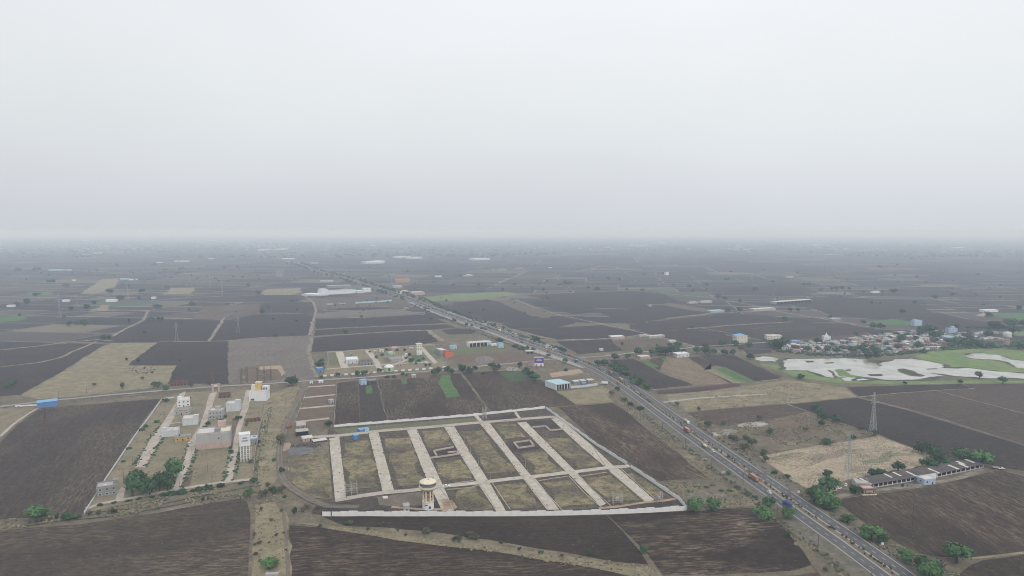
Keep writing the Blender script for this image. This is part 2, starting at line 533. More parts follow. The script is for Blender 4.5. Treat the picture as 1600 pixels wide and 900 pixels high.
def strip_into(mb, P, w, z, ridge=0.0, amp=0.0, off=0.0, m=0):
    nr = offsets(P)
    row = []
    for i, ((x, y), (nx, ny)) in enumerate(zip(P, nr)):
        ww = w * (1 + amp * noise.noise(Vector((x * .06, y * .06, 2)))) if amp else w
        cx, cy = x + nx * off, y + ny * off
        if amp:
            q = noise.noise(Vector((x * .03, y * .03, 7))) * w * amp
            cx += nx * q
            cy += ny * q
        row.append(((cx - nx * ww / 2, cy - ny * ww / 2), (cx, cy), (cx + nx * ww / 2, cy + ny * ww / 2)))
    for r0, r1 in zip(row, row[1:]):
        if ridge:
            mb.poly([(*r0[1], z + ridge), (*r0[2], z), (*r1[2], z), (*r1[1], z + ridge)], m)
            mb.poly([(*r0[0], z), (*r0[1], z + ridge), (*r1[1], z + ridge), (*r1[0], z)], m)
        else:
            mb.poly([(*r0[0], z), (*r0[2], z), (*r1[2], z), (*r1[0], z)], m)
def way(name, px, w, mat, z, amp=0.12, ridge=0.0, world=False, seg=10.0):
    z = lift(z + (.3 if 'shore' not in name else 0))
    P = px if world else [G(*p) for p in px]
    P = resample(P, seg)
    mb = MB()
    strip_into(mb, P, w, z, ridge, amp)
    return tag(mb.build(name, M[mat]), kind='structure')

g = MB()
EXT = 45000
g.poly([(-EXT, -4000, 0), (EXT, -4000, 0), (EXT, 2 * EXT, 0), (-EXT, 2 * EXT, 0)])
tag(g.build('ground', M['scrub']), kind='structure')

g = MB()
g.poly([(-1800, 1550, .03), (1800, 1550, .03), (23000, 25000, .03), (-23000, 25000, .03)])
tag(g.build('far_field_margins', M['bund']), kind='structure')
# ---- the patchwork of far fields: real plots between low earth bunds
fm, fnt, fb = newmat('far_field_soil')
_att = N(fnt, 'ShaderNodeVertexColor')
_att.layer_name = 'Col'
_v = coords(fnt, R(12), (60, 4, 1))
_f = nzf(fnt, _v, 1.0, 0.3, 0.7, 3, 0.7)
_c = mix(fnt, mul(fnt, _f, 0.45), _att.outputs[0], (0.070, 0.062, 0.060))
_f2 = nzf(fnt, coords(fnt), 0.004, 0.4, 0.62, 4, 0.6)
_c = mix(fnt, mul(fnt, _f2, 0.4), _c, (0.05, 0.044, 0.042))
fnt.links.new(_c, fb.inputs['Base Color'])
FAR_EDGES = []
def patchwork():
    rnd = random.Random(21)
    V, Fc, Col = [], [], []
    ang = R(-9)
    ca, sa = math.cos(ang), math.sin(ang)
    def leaf(x0, y0, x1, y1):
        cx, cy = (x0 + x1) / 2, (y0 + y1) / 2
        wx, wy = cx * ca - cy * sa, cx * sa + cy * ca
        if wy < 900 or abs(wx) > 0.95 * wy + 700 or (wy < 1500 and -420 < wx < 320):
            return
        g1 = rnd.choice((1.0, 2.0, 3.5, 6.0)) * (1 + wy / 5500)
        x0 += g1 * .35; x1 -= g1 * .35; y0 += g1; y1 -= g1
        if x1 - x0 < 8 or y1 - y0 < 8:
            return
        k = rnd.random()
        left = wx < -wy * 0.12
        if k < 0.015 + 0.01 * left:
            c = (0.06, 0.105, 0.05)
        elif k < (0.11 if left else 0.04):
            q = rnd.uniform(.75, 1.1)
            c = (0.16 * q, 0.14 * q, 0.10 * q)
        elif k < (0.36 if left else 0.20):
            q = rnd.uniform(.8, 1.1)
            c = (0.088 * q, 0.076 * q, 0.066 * q)
        else:
            q = rnd.uniform(0.6, 1.45)
            c = (0.027 * q, 0.025 * q, 0.025 * q)
        n = len(V)
        sk = rnd.uniform(-.06, .06)
        for x, y in ((x0, y0), (x1, y0), (x1, y1), (x0, y1)):
            X = x + sk * (y - y0) + 14 * noise.noise(Vector((x * .0011, y * .0011, 1)))
            Yy = y + 30 * noise.noise(Vector((x * .0009, y * .0009, 5)))
            V.append((X * ca - Yy * sa, X * sa + Yy * ca, 0.06))
        Fc.append((n, n + 1, n + 2, n + 3))
        Col.append(c)
        FAR_EDGES.append((V[n], V[n + 1]))
        FAR_EDGES.append((V[n + 1], V[n + 2]))
    def split(x0, y0, x1, y1, mn):
        w, h = x1 - x0, y1 - y0
        if (w < mn * 1.6 and h < mn) or rnd.random() < 0.03 and w < mn * 3:
            leaf(x0, y0, x1, y1)
            return
        if w / 1.9 > h:
            t = x0 + w * rnd.uniform(.33, .67)
            split(x0, y0, t, y1, mn); split(t, y0, x1, y1, mn)
        else:
            t = y0 + h * rnd.uniform(.33, .67)
            split(x0, y0, x1, t, mn); split(x0, t, x1, y1, mn)
    y = 200
    while y < 26000:
        band = 700 + y * 0.35
        mn = 110 + y * 0.022
        x = -26000
        while x < 26000:
            split(x, y, x + band * 1.3, y + band, mn * rnd.uniform(.8, 1.4))
            x += band * 1.3
        y += band
    me = bpy.data.meshes.new('far_fields')
    me.from_pydata(V, [], Fc)
    a = me.color_attributes.new('Col', 'FLOAT_COLOR', 'CORNER')
    buf = []
    for c in Col:
        buf += [*c, 1.0] * 4
    a.data.foreach_set('color', buf)
    me.materials.append(fm)
    tag(ob('far_fields', me), kind='structure')
    return len(Fc)
print('far fields', patchwork())

# ---- field surfaces that the photograph lets one tell apart
def pang(a, b):
    (x0, y0), (x1, y1) = G(*a), G(*b)
    return math.degrees(math.atan2(y1 - y0, x1 - x0))
A_LEFT = round(pang((252, 623), (131, 803)), 1)
A_LR = round(pang((1313, 779), (1354, 807)), 1)
A_RF = round(pang((940, 640), (1040, 696)), 1)
A_MID = round(pang((720, 584), (768, 643)), 1)
A_MIDL = round(pang((588, 602), (603, 657)), 1)
def pf(px, ang=0, c=DK, c2=DK2, straw=0.0, z=0.14, run=40, wid=1.6, lines=0.5, amp=1.0, strawc=(0.25, 0.20, 0.14), nm='ploughed_field'):
    key = ('soil', c, c2, ang, straw, run, wid, lines)
    if key not in M:
        M[key] = soil('ploughed_soil', c, c2, ang, straw, strawc, run, wid, lines)
    return area(nm, px, M[key], z, amp)
def sc(c, k):
    return tuple(x * k for x in c)
BR, BR2 = (0.029, 0.0215, 0.0175), (0.046, 0.035, 0.0285)     # browner soil
LT, LT2 = (0.072, 0.062, 0.056), (0.105, 0.090, 0.078)     # lighter fallow
FA, FA2 = (0.104, 0.098, 0.100), (0.132, 0.124, 0.124)     # harrowed pale fallow

# near, bottom row
pf([(-260, 850), (0, 829), (60, 824), (130, 819), (250, 801), (330, 786), (375, 780), (386, 784), (391, 805), (391, 840), (387, 900), (385, 980), (-300, 980)], 9, (0.035, 0.029, 0.025), (0.056, 0.048, 0.040), 0.45)
pf([(504, 807.5), (640, 807.8), (800, 807.8), (948, 805), (975, 832), (1000, 862), (1012, 882), (960, 878), (890, 864), (800, 850), (700, 834), (600, 824), (540, 822)], 3, ND, ND2, 0.1)
pf([(452, 821), (500, 825), (570, 834), (650, 843), (760, 858), (860, 874), (940, 888), (985, 903), (1000, 980), (440, 980), (450, 900)], 6, ND, ND2, 0.4)
pf([(950, 805), (1074, 799), (1180, 794), (1196, 800), (1218, 818), (1250, 850), (1281, 880), (1240, 892), (1150, 897), (1036, 899), (1010, 865), (985, 838)], 6, ND, ND2, 0.95)
pf([(1050, 915), (1200, 906), (1290, 893), (1330, 920), (1400, 1000), (1040, 1000)], 6, BR, BR2, 0.5)
# left
pf([(-220, 840), (-160, 740), (0, 692), (28, 663), (60, 641), (110, 634), (252, 623), (226, 655), (192, 704), (163, 752), (131, 803), (62, 808), (0, 812)], A_LEFT, (0.034, 0.0285, 0.026), (0.054, 0.045, 0.040), 0.35)
pf([(-150, 560), (0, 545), (80, 538), (140, 537), (162, 539), (110, 572), (32, 617), (0, 619), (-80, 625)], 55)
pf([(165, 534), (180, 523), (230, 500), (310, 500), (347, 503), (328, 533), (255, 534)], 70, DK, sc(DK2, .95))
pf([(197, 571), (215, 558), (250, 534), (354, 533), (357, 600), (262, 600), (275, 573)], 62, sc(DK, .8), DK2)
pf([(332, 532), (350, 502), (395, 492), (480, 490), (490, 496), (486, 525), (410, 528)], 76)
pf([(357, 532), (405, 528), (484, 526), (481, 548), (492, 566), (494, 590), (450, 596), (357, 600)], 85, FA, FA2, 0.2)
# rose dirt in front of the substation posts
area('dirt_patch', [(372, 577), (402, 571), (440, 572), (446, 590), (432, 594), (372, 596)], 'red', 0.18, 2.5)
area('dirt_patch', [(404, 573), (438, 571), (446, 582), (440, 588), (434, 577), (406, 578)], 'sand', 0.22, 2.0)
# olive meadow left
area('meadow', [(33, 618), (110, 573), (160, 541), (175, 536), (247, 535), (214, 559), (199, 571), (276, 571), (262, 598), (240, 606), (180, 612), (110, 620), (60, 624)], 'tan', 0.13, 2.0)
area('meadow', [(-60, 628), (0, 622), (33, 620), (90, 622), (240, 609), (390, 598), (480, 592), (480, 596), (390, 603), (240, 616), (90, 630), (0, 640), (-80, 645)], 'scrub', 0.12, 1.0)
area('meadow', [(-60, 640), (56, 636), (52, 642), (24, 664), (0, 686), (-60, 720)], 'plot_tan', 0.12, 1.5)
# centre: between the hamlet and the village road
def field_line(px, w=2.6, mat='bund', z=0.2, amp=0.5):
    my = sum(p[1] for p in px) / len(px)
    if my < 565:
        (x0, y0), (x1, y1) = G(*px[0]), G(*px[-1])
        w *= 1.0 + 1.9 * (abs(x1 - x0) / (math.dist((x0, y0), (x1, y1)) + 1)) ** 2 * min(1.0, (565 - my) / 30)
    return way('field_bund', px, w, mat, z, amp, 0.25, seg=6.0)
pf([(527, 599), (559, 595), (562, 660), (523, 663)], A_MIDL, BR, BR2, 0.45)
pf([(560, 596), (588, 593), (604, 657), (563, 660)], A_MIDL, DK, DK2, 0.1)
pf([(590, 594), (640, 590), (700, 584), (719, 584), (764, 643), (740, 648), (606, 657)], A_MID, BR, BR2, 0.5)
pf([(722, 583), (752, 581), (778, 580), (813, 580), (845, 594), (873, 613), (900, 633), (852, 637), (800, 640), (768, 643)], A_MID, BR, BR2, 0.4)
pf([(873, 637), (900, 634), (956, 630), (975, 640), (1000, 661), (1050, 700), (1110, 747), (1085, 749), (1030, 752), (985, 724), (932, 691)], A_RF, BR, BR2, 0.7, run=60, wid=1.3, lines=0.9)
area('green_crop', [(684, 597), (690, 586), (703, 585), (707, 600), (720, 619), (698, 622)], 'green', 0.2, 1.4)
area('green_crop', [(571, 604), (579, 602), (582, 614), (573, 616)], 'green', 0.2, 1.2)
area('green_crop', [(625, 592), (634, 590), (636, 600), (629, 601)], 'green', 0.2, 1.2)
area('green_crop', [(780, 582), (812, 580), (838, 594), (796, 597)], M.setdefault('greenpoor', mottled('thin_green_crop', [(0.05, 0.062, 0.04), (0.058, 0.10, 0.045)], 0.04, fine=0.5)), 0.2, 1.5)
area('green_crop', [(813, 579), (820, 578), (846, 592), (838, 594)], 'lime', 0.22, 1.2)
# brown plots between the tracks
area('brown_plot', [(478, 598), (526, 596), (522, 663), (515, 665), (460, 664), (470, 635)], 'red', 0.14, 0.8)
for a, b in (((480, 605), (524, 602)), ((474, 622), (524, 617)), ((467, 639), (523, 634)), ((462, 660), (514, 654))):
    way('gravel_lane', [a, b], 6.5, 'lane', 0.2, 0.1)
# right: market gardens
pf([(950, 563), (990, 561), (1003, 566), (1030, 582), (1086, 603), (1022, 608), (1008, 600)], 128, DK, DK2, 0.1)
pf([(1020, 560), (1040, 558), (1060, 565), (1028, 579), (1010, 568)], 128, BR, BR2, 0.3)
pf([(1040, 559), (1053, 556), (1075, 558), (1112, 580), (1146, 599), (1088, 603), (1030, 579)], 128, (0.115, 0.095, 0.075), (0.17, 0.142, 0.115), 0.7, run=14, wid=2.5)
pf([(1074, 558), (1092, 557), (1118, 571), (1100, 578), (1112, 582), (1100, 576)], 128, BR, BR2, 0.4)
pf([(1092, 556), (1126, 555), (1148, 556), (1180, 571), (1221, 591), (1181, 596), (1134, 574), (1118, 571)], 128, DK, DK2, 0.1)
pf([(1100, 578), (1104, 578), (1150, 599), (1142, 600)], 128, DK, DK2)
area('ripening_crop', [(1101, 578), (1118, 577), (1160, 597), (1148, 599)], 'lime', 0.24, 0.6)
area('ripening_crop', [(1101, 578.5), (1112, 577.5), (1152, 598), (1147, 599)], 'tan', 0.28, 0.6)
area('green_crop', [(1119, 577), (1131, 575), (1180, 596), (1160, 597.5)], 'green', 0.26, 0.6)
area('green_crop', [(1000, 564), (1010, 563), (1030, 573), (1020, 575)], 'green', 0.24, 1.2)
area('green_crop', [(1033, 560), (1040, 559), (1045, 564), (1040, 566)], 'green', 0.24, 1.0)
field_line([(1020, 609), (1070, 604), (1120, 600), (1180, 597), (1222, 592)], 3.0)
pf([(1024, 611), (1070, 607), (1130, 601), (1158, 600), (1156, 604), (1110, 610), (1060, 615), (1030, 616)], 10, (0.045, 0.034, 0.033), (0.070, 0.052, 0.046), 0.1, nm='dark_earth_strip')
area('dry_meadow', [(1040, 616), (1110, 611), (1158, 605), (1226, 594), (1262, 597), (1322, 606), (1338, 620), (1240, 630), (1180, 634), (1110, 640), (1074, 643), (1050, 630)], 'tan', 0.12, 1.5)
way('white_gravel_path', [(1037, 629), (1060, 626), (1100, 622), (1150, 619), (1198, 616)], 5.5, 'gravelwhite', 0.22, 0.25)
way('stony_bund', [(1060, 636), (1120, 631), (1180, 627), (1240, 622), (1300, 614)], 4, 'bund', 0.2, 0.5, 0.3)
way('stony_bund', [(1045, 619), (1100, 613), (1160, 607), (1215, 603), (1280, 607)], 3, 'bund', 0.2, 0.5, 0.3)
pf([(1074, 645), (1110, 641), (1170, 636), (1228, 632), (1262, 643), (1205, 655), (1140, 665), (1098, 662)], 16, (0.052, 0.042, 0.038), (0.075, 0.060, 0.052), 0.2)
area('dry_meadow', [(1105, 668), (1140, 665), (1205, 656), (1264, 645), (1312, 661), (1372, 679), (1290, 693), (1190, 712), (1165, 700)], 'scrub', 0.13, 1.2)
pf([(1180, 668), (1218, 657), (1258, 650), (1296, 662), (1280, 680), (1215, 686), (1190, 682)], 14, (0.098, 0.082, 0.068), (0.128, 0.108, 0.088), 0.4)
area('gravel_patch', [(1148, 665), (1165, 661), (1190, 659), (1201, 663), (1190, 667), (1160, 668)], 'gravelwhite', 0.24, 1.5, seg=6)
area('gravel_patch', [(1112, 676), (1128, 673), (1138, 676), (1128, 682), (1114, 681)], 'gravelwhite', 0.24, 2.5, seg=5)
pf([(1234, 632), (1290, 626), (1340, 622), (1400, 637), (1416, 641), (1480, 660), (1602, 698), (1720, 735), (1750, 790), (1610, 741), (1540, 724), (1454, 709), (1412, 694), (1374, 679), (1312, 661), (1264, 643)], 16, sc(DK, .85), sc(DK2, .9), 0.05)
pf([(1346, 620.5), (1400, 615), (1462, 611), (1530, 629), (1602, 648), (1800, 700), (1800, 755), (1600, 694), (1480, 656), (1416, 638)], 18, (0.050, 0.042, 0.038), (0.072, 0.060, 0.053), 0.1)
pf([(1322, 604), (1400, 601), (1500, 599), (1520, 607), (1460, 610), (1343, 620)], 10, DK, DK2, 0.05)
pf([(1466, 610.5), (1522, 608), (1504, 599), (1602, 599), (1760, 603), (1760, 690), (1602, 646), (1530, 627)], 14, (0.052, 0.045, 0.040), (0.074, 0.062, 0.054), 0.1)
field_line([(1340, 621), (1378, 631), (1416, 640), (1480, 658), (1602, 697)], 1.5)
field_line([(1344, 620.5), (1400, 615), (1462, 610.5), (1522, 607.5)], 2.2)
field_line([(1464, 611), (1530, 628), (1602, 647.5)], 2.0)
field_line([(1231, 632), (1262, 643), (1312, 661), (1340, 670)], 2.6)
area('straw_stubble', [(1187, 714), (1240, 703), (1300, 693), (1374, 681), (1412, 696), (1454, 711), (1440, 728), (1330, 748), (1262, 764), (1236, 750)], 'straw', 0.14, 1.5)
pf([(1306, 781), (1345, 776), (1375, 772), (1450, 761), (1512, 747), (1562, 735), (1602, 745), (1750, 780), (1800, 850), (1602, 862), (1516, 872), (1462, 870), (1432, 864), (1392, 843), (1340, 810)], A_LR, BR, sc(BR2, .95), 0.45)
pf([(1535, 876), (1602, 867), (1850, 845), (1900, 990), (1510, 990), (1490, 905), (1516, 884)], A_LR, BR, BR2, 0.3)
way('field_path', [(1514, 874), (1560, 869), (1602, 864.5), (1700, 855)], 2.5, 'tan', 0.2, 0.3)
way('field_path', [(1540, 730), (1575, 734), (1602, 738), (1700, 760)], 3.2, 'track', 0.22, 0.2)
way('field_path', [(1300, 778), (1340, 770), (1400, 764), (1450, 757), (1500, 747), (1540, 731)], 5.0, 'bund', 0.2, 0.4)

area('stubble_bare_strip', [(1262, 716), (1300, 707), (1345, 700), (1352, 704), (1310, 716), (1272, 722)], (lambda: M.setdefault('thinstubble', mottled('thin_stubble', [(0.18, 0.15, 0.125), (0.26, 0.215, 0.165)], 0.06, fine=0.5, finescale=0.4)))(), 0.2, 5, seg=6)
area('stubble_green_strip', [(1350, 720), (1390, 708), (1425, 706), (1430, 711), (1390, 720), (1355, 728)], (lambda: M.setdefault('greenstubble', mottled('greenish_stubble', [(0.185, 0.175, 0.115), (0.23, 0.20, 0.14), (0.14, 0.15, 0.09)], 0.05, fine=0.5, finescale=0.4)))(), 0.2, 5, seg=6)
area('stubble_green_strip', [(1200, 716), (1250, 706), (1262, 709), (1215, 720)], 'tan', 0.2, 2.5)
# middle distance, left of the highway
pf([(487, 550), (490, 528), (560, 522), (640, 517), (668, 517), (690, 533), (640, 541), (560, 547)], 78, sc(DK, .85), DK2)
pf([(491, 525), (492, 516), (560, 512), (700, 507), (712, 512), (660, 516), (560, 521)], 78, DK, DK2, 0.1)
pf([(492, 514), (493, 499), (560, 497), (665, 492), (700, 505), (560, 511)], 78, sc(DK, .8), sc(DK2, .9))
pf([(494, 497), (496, 489), (560, 485), (620, 482), (662, 491), (600, 495)], 78, FA, sc(FA2, .95), 0.2)
pf([(492, 484), (485, 466), (540, 464), (590, 462), (630, 470), (645, 478), (560, 480)], 78, LT, LT2, 0.2)
pf([(405, 489), (410, 474), (470, 471), (488, 478), (490, 487)], 76, sc(DK, .85), DK2)
pf([(300, 499), (317, 479), (360, 477), (408, 475), (400, 489), (345, 498)], 76, LT, sc(LT2, .9), 0.3)
pf([(400, 472), (360, 462), (440, 461), (472, 463), (470, 470)], 76, DK, DK2)
pf([(690, 516), (715, 513), (745, 516), (738, 522), (700, 523)], 10, DK, DK2)
area('meadow', [(672, 519), (700, 524), (742, 523), (770, 529), (790, 536), (830, 549), (855, 560), (840, 566), (720, 572), (700, 560), (690, 540)], 'scrub', 0.13, 1.5)
area('meadow', [(705, 543), (760, 541), (800, 548), (828, 552), (800, 557), (715, 556)], M.setdefault('meadowgreen', mottled('green_meadow', [(0.105, 0.115, 0.065), (0.130, 0.130, 0.078)], 0.03, fine=0.35)), 0.16, 2)
area('red_yard', [(706, 556), (800, 549), (850, 556), (862, 561), (825, 566), (770, 569), (720, 566)], 'red', 0.19, 2.5)
area('red_yard', [(588, 589), (670, 583), (672, 590), (600, 594)], 'red', 0.19, 2.0)
area('dry_meadow', [(868, 612), (893, 610), (940, 604), (962, 612), (975, 628), (955, 629), (900, 632), (882, 620)], 'tan', 0.13, 1.2)
area('dry_meadow', [(836, 582), (880, 578), (905, 578), (930, 590), (900, 598), (852, 594)], 'scrub', 0.13, 1.5)
area('bare_bank', [(858, 583), (905, 577), (912, 582), (900, 585), (862, 590)], 'sand', 0.17, 2)
field_line([(484, 524), (488, 505), (494, 488), (490, 473), (476, 462)], 5.5)
field_line([(494, 590), (482, 552), (486, 535), (487, 526)], 6.0)
field_line([(356, 533), (405, 528), (484, 525)], 2.6)
field_line([(250, 533.5), (300, 534), (356, 533)], 2.6)
field_line([(327, 533), (337, 517), (347, 502), (350, 496)], 5.0)
field_line([(0, 547), (60, 541), (110, 534), (150, 531), (175, 533)], 4.0)
field_line([(0, 574), (60, 567), (90, 560), (120, 547), (150, 534)], 5.5, 'tan')
field_line([(175, 526), (200, 512), (225, 500), (232, 485)], 5.0)
field_line([(40, 492), (110, 488), (185, 485)], 3.6)
field_line([(492, 515), (560, 511.5), (640, 508), (700, 506)], 3.4)
field_line([(491, 526), (560, 521.5), (640, 517), (668, 516), (690, 533)], 3.4)
field_line([(235, 470), (300, 465), (350, 463), (400, 462)], 5.0, 'tan')
field_line([(180, 435), (250, 434), (320, 434), (400, 433)], 5.5, 'track')
field_line([(0, 452), (40, 446), (85, 440), (120, 437)], 6.0, 'track')
field_line([(50, 465), (110, 470), (140, 462), (165, 455)], 5.0, 'track')
for pp in ([(125, 459), (160, 436), (185, 435), (180, 449), (150, 459)], [(255, 460), (268, 450), (305, 450), (298, 460)],
           [(408, 458), (415, 452), (468, 450), (472, 457), (455, 461), (415, 461)], [(140, 487), (160, 476), (172, 477), (168, 486)]):
    area('dry_meadow', pp, 'tan', 0.15, 5, seg=30)
area('green_crop', [(0, 495), (42, 494), (38, 499), (30, 501), (0, 503), (-60, 504)], 'green', 0.17, 3)
area('green_crop', [(40, 457), (82, 455), (80, 460), (45, 461)], 'green', 0.17, 3)
area('green_crop', [(655, 466), (712, 459), (790, 456), (812, 460), (760, 467), (668, 472)], 'lime', 0.17, 3, seg=30)
area('green_crop', [(768, 421), (790, 419), (792, 423), (772, 424)], 'lime', 0.17, 3, seg=30)

# middle distance, right of the highway
pf([(700, 490), (710, 473), (760, 468), (812, 478), (845, 497), (832, 503), (782, 505)], 12, DK, DK2)
pf([(783, 506), (845, 500), (862, 494), (900, 505), (870, 512), (800, 514)], 12, sc(DK, .8), DK2)
pf([(775, 470), (810, 469), (862, 492), (832, 495)], 128, LT, LT2, 0.3)
pf([(822, 472), (860, 470), (930, 488), (895, 491)], 12, sc(DK, .72), sc(DK2, .85))
pf([(806, 515), (870, 512), (940, 508), (1012, 523), (960, 529), (868, 532), (838, 528)], 12, sc(DK, .85), sc(DK2, .92))
pf([(868, 534), (955, 530), (978, 548), (905, 553), (888, 545)], 12, DK, sc(DK2, .95))
pf([(822, 461), (900, 458), (980, 454), (1030, 456), (1060, 470), (1000, 477), (900, 484), (860, 470)], 12, sc(DK, .95), DK2)
pf([(1032, 476), (1045, 473), (1120, 485), (1095, 488)], 12, LT, LT2, 0.4)
pf([(935, 488), (1030, 478), (1110, 489), (1040, 498), (980, 506)], 12, DK, sc(DK2, .95))
pf([(985, 508), (1060, 498), (1130, 491), (1180, 491), (1280, 503), (1180, 512), (1075, 512), (1012, 521)], 12, DK, DK2)
pf([(1015, 522), (1075, 514), (1150, 527), (1170, 539), (1110, 543), (1080, 540)], 12, DK, sc(DK2, .95))
pf([(1088, 511), (1180, 514), (1260, 505), (1340, 510), (1375, 517), (1340, 522), (1280, 527), (1200, 534), (1130, 521)], 12, sc(DK, .9), DK2, 0.25)
pf([(974, 549), (960, 533), (990, 530), (1040, 530), (1075, 544), (1050, 548)], 20, LT, sc(LT2, .85), 0.3)
pf([(1085, 452), (1160, 447), (1260, 449), (1280, 458), (1200, 462), (1130, 460)], 12, DK, DK2)
pf([(1220, 470), (1300, 463), (1430, 470), (1460, 492), (1370, 500), (1290, 488)], 12, DK, sc(DK2, .95))
pf([(1372, 503), (1460, 494), (1520, 500), (1560, 508), (1500, 520), (1440, 512)], 12, sc(DK, .85), DK2)
field_line([(805, 468), (835, 480), (880, 494), (930, 504), (1000, 519), (1025, 526), (1060, 534), (1090, 543)], 5.0)
field_line([(1010, 523), (960, 529), (868, 532), (800, 515)], 3.2)
field_line([(868, 532), (955, 530)], 3.2)
field_line([(805, 459), (900, 457), (985, 454), (1040, 459), (1110, 465), (1180, 478), (1210, 486), (1265, 495), (1300, 501), (1380, 515)], 5.0)
field_line([(955, 530), (966, 541), (978, 549)], 5.0, 'red')
field_line([(1040, 498), (1110, 490), (1180, 487)], 4.0)
field_line([(1075, 514), (1150, 508), (1240, 503)], 3.5)
field_line([(1092, 512), (1140, 521), (1190, 532)], 3.0)
field_line([(1200, 437), (1280, 440), (1400, 437), (1500, 441)], 5.0)
field_line([(1120, 428), (1220, 426), (1300, 425), (1360, 424)], 5.0, 'tan')
field_line([(1400, 449), (1500, 446), (1600, 450)], 5.0)
field_line([(900, 425), (940, 416), (1000, 423), (1060, 425)], 6.0, 'tan')
area('green_crop', [(1352, 502), (1400, 499), (1425, 503), (1420, 509), (1370, 508)], 'green', 0.17, 3, seg=30)
area('green_crop', [(1548, 494), (1560, 489), (1610, 489), (1700, 491), (1700, 502), (1600, 500)], 'green', 0.17, 3, seg=30)
area('green_crop', [(1555, 520), (1590, 517), (1640, 521), (1640, 527), (1590, 525)], 'lime', 0.17, 3, seg=30)
area('bare_bank', [(1524, 493), (1538, 488), (1546, 490), (1536, 495)], 'sand', 0.17, 2)
area('bare_bank', [(1200, 545), (1290, 538), (1400, 535), (1450, 528), (1500, 530), (1480, 545), (1430, 556), (1300, 560), (1215, 560)], 'red', 0.13, 3)

# pond with its banks, marsh and islands
area('pond_bank', [(1150, 556), (1200, 552), (1280, 555), (1340, 553), (1430, 549), (1520, 536), (1600, 540), (1760, 545), (1760, 602), (1600, 600), (1500, 600), (1400, 603), (1320, 606), (1262, 597), (1226, 590), (1190, 574)], 'bank', 0.16, 3)
area('marsh', [(1430, 557), (1448, 550), (1490, 546), (1550, 545), (1610, 550), (1700, 552), (1700, 588), (1560, 586), (1480, 572), (1452, 564)], 'marsh', 0.20, 3)
area('marsh', [(1186, 568), (1220, 571), (1262, 580), (1310, 590), (1400, 596), (1500, 595), (1600, 595), (1600, 599), (1400, 601), (1300, 598), (1240, 588)], 'marsh', 0.20, 2)
def pond(px, amp=2.2):
    way('pond_shore', px + px[:1], 11, 'mud', 0.22, 0.8, seg=5)
    return area('pond_water', px, 'water', 0.26, amp * 1.8, seg=5)
pond([(1227, 561), (1260, 561.5), (1300, 560.5), (1345, 560), (1360, 566), (1372, 570), (1380, 566), (1407, 561), (1425, 560.5), (1446, 564), (1462, 567), (1478, 571), (1468, 575), (1490, 576), (1515, 575.5), (1550, 580), (1600, 584), (1700, 587), (1700, 594), (1600, 592), (1540, 591), (1500, 588), (1478, 587), (1462, 590), (1437, 593), (1412, 594), (1390, 594), (1376, 593), (1350, 590), (1330, 590), (1310, 589), (1304, 582), (1296, 578.5), (1262, 579), (1240, 579), (1222, 578)])
pond([(1265, 579), (1290, 578), (1302, 584), (1304, 591), (1290, 589)])
pond([(1316, 592), (1322, 590), (1334, 590), (1333, 595), (1318, 595)])
pond([(1340, 593), (1350, 592), (1358, 594), (1342, 595.5)])
pond([(1506, 556), (1518, 553.5), (1534, 552), (1556, 554.5), (1571, 558), (1578, 562), (1610, 565), (1690, 568), (1690, 577), (1612, 576), (1590, 575), (1580, 568), (1560, 563), (1530, 561), (1518, 560)])
pond([(1179, 559), (1190, 557), (1204, 558), (1215, 560), (1214, 566), (1196, 565), (1186, 563)])
for isl, mt in (([(1402, 577), (1412, 576), (1428, 580), (1434, 584), (1446, 587), (1440, 589), (1424, 588), (1406, 582)], 'mud'),
                ([(1350, 564), (1368, 562), (1390, 565), (1378, 567), (1362, 567)], 'mud'), ([(1258, 564), (1272, 564), (1271, 566.5), (1261, 567)], 'mud'),
                ([(1286, 567), (1302, 566), (1303, 568), (1290, 568.5)], 'mud'), ([(1320, 578), (1329, 577), (1330, 580), (1322, 580.5)], 'bank'),
                ([(1355, 585), (1378, 585), (1380, 588), (1360, 588)], 'mud'), ([(1452, 583), (1476, 585), (1500, 589), (1480, 588.5)], 'mud'),
                ([(1370, 569), (1379, 571), (1378, 572), (1372, 571.5)], 'mud'), ([(1333, 564), (1338, 563.5), (1338, 565), (1334, 565)], 'mud'),
                ([(1304, 578), (1316, 577), (1330, 586), (1352, 590), (1330, 590), (1312, 588)], 'marsh'),
                ([(1446, 577), (1464, 576), (1466, 577), (1450, 578)], 'mud')):
    area('pond_island', isl, mt, 0.34, 1.2, seg=8)

# ================================================================ highway
CL = [(232, 250), (229.5, 300), (226, 340), (222.5, 382), (210, 463), (197.3, 540), (184.6, 621), (171, 706), (149, 860), (135, 930), (110, 1026),
      (62, 1134), (8, 1262), (-62, 1425), (-150, 1617), (-285, 1954), (-348, 2110), (-490, 2398), (-690, 2848), (-925, 3289), (-1185, 3890), (-1690, 4980), (-2200, 6100)]
def smooth(P, seg=10.0):
    out = []
    for i in range(len(P) - 1):
        p0, p1, p2, p3 = P[max(0, i - 1)], P[i], P[i + 1], P[min(len(P) - 1, i + 2)]
        k = max(1, int(math.dist(p1, p2) / seg))
        for j in range(k):
            t = j / k
            out.append(tuple(0.5 * ((2 * p1[a]) + (-p0[a] + p2[a]) * t + (2 * p0[a] - 5 * p1[a] + 4 * p2[a] - p3[a]) * t * t +
                                    (-p0[a] + 3 * p1[a] - 3 * p2[a] + p3[a]) * t ** 3) for a in (0, 1)))
    out.append(P[-1])
    return out
HW = smooth(CL, 8.0)
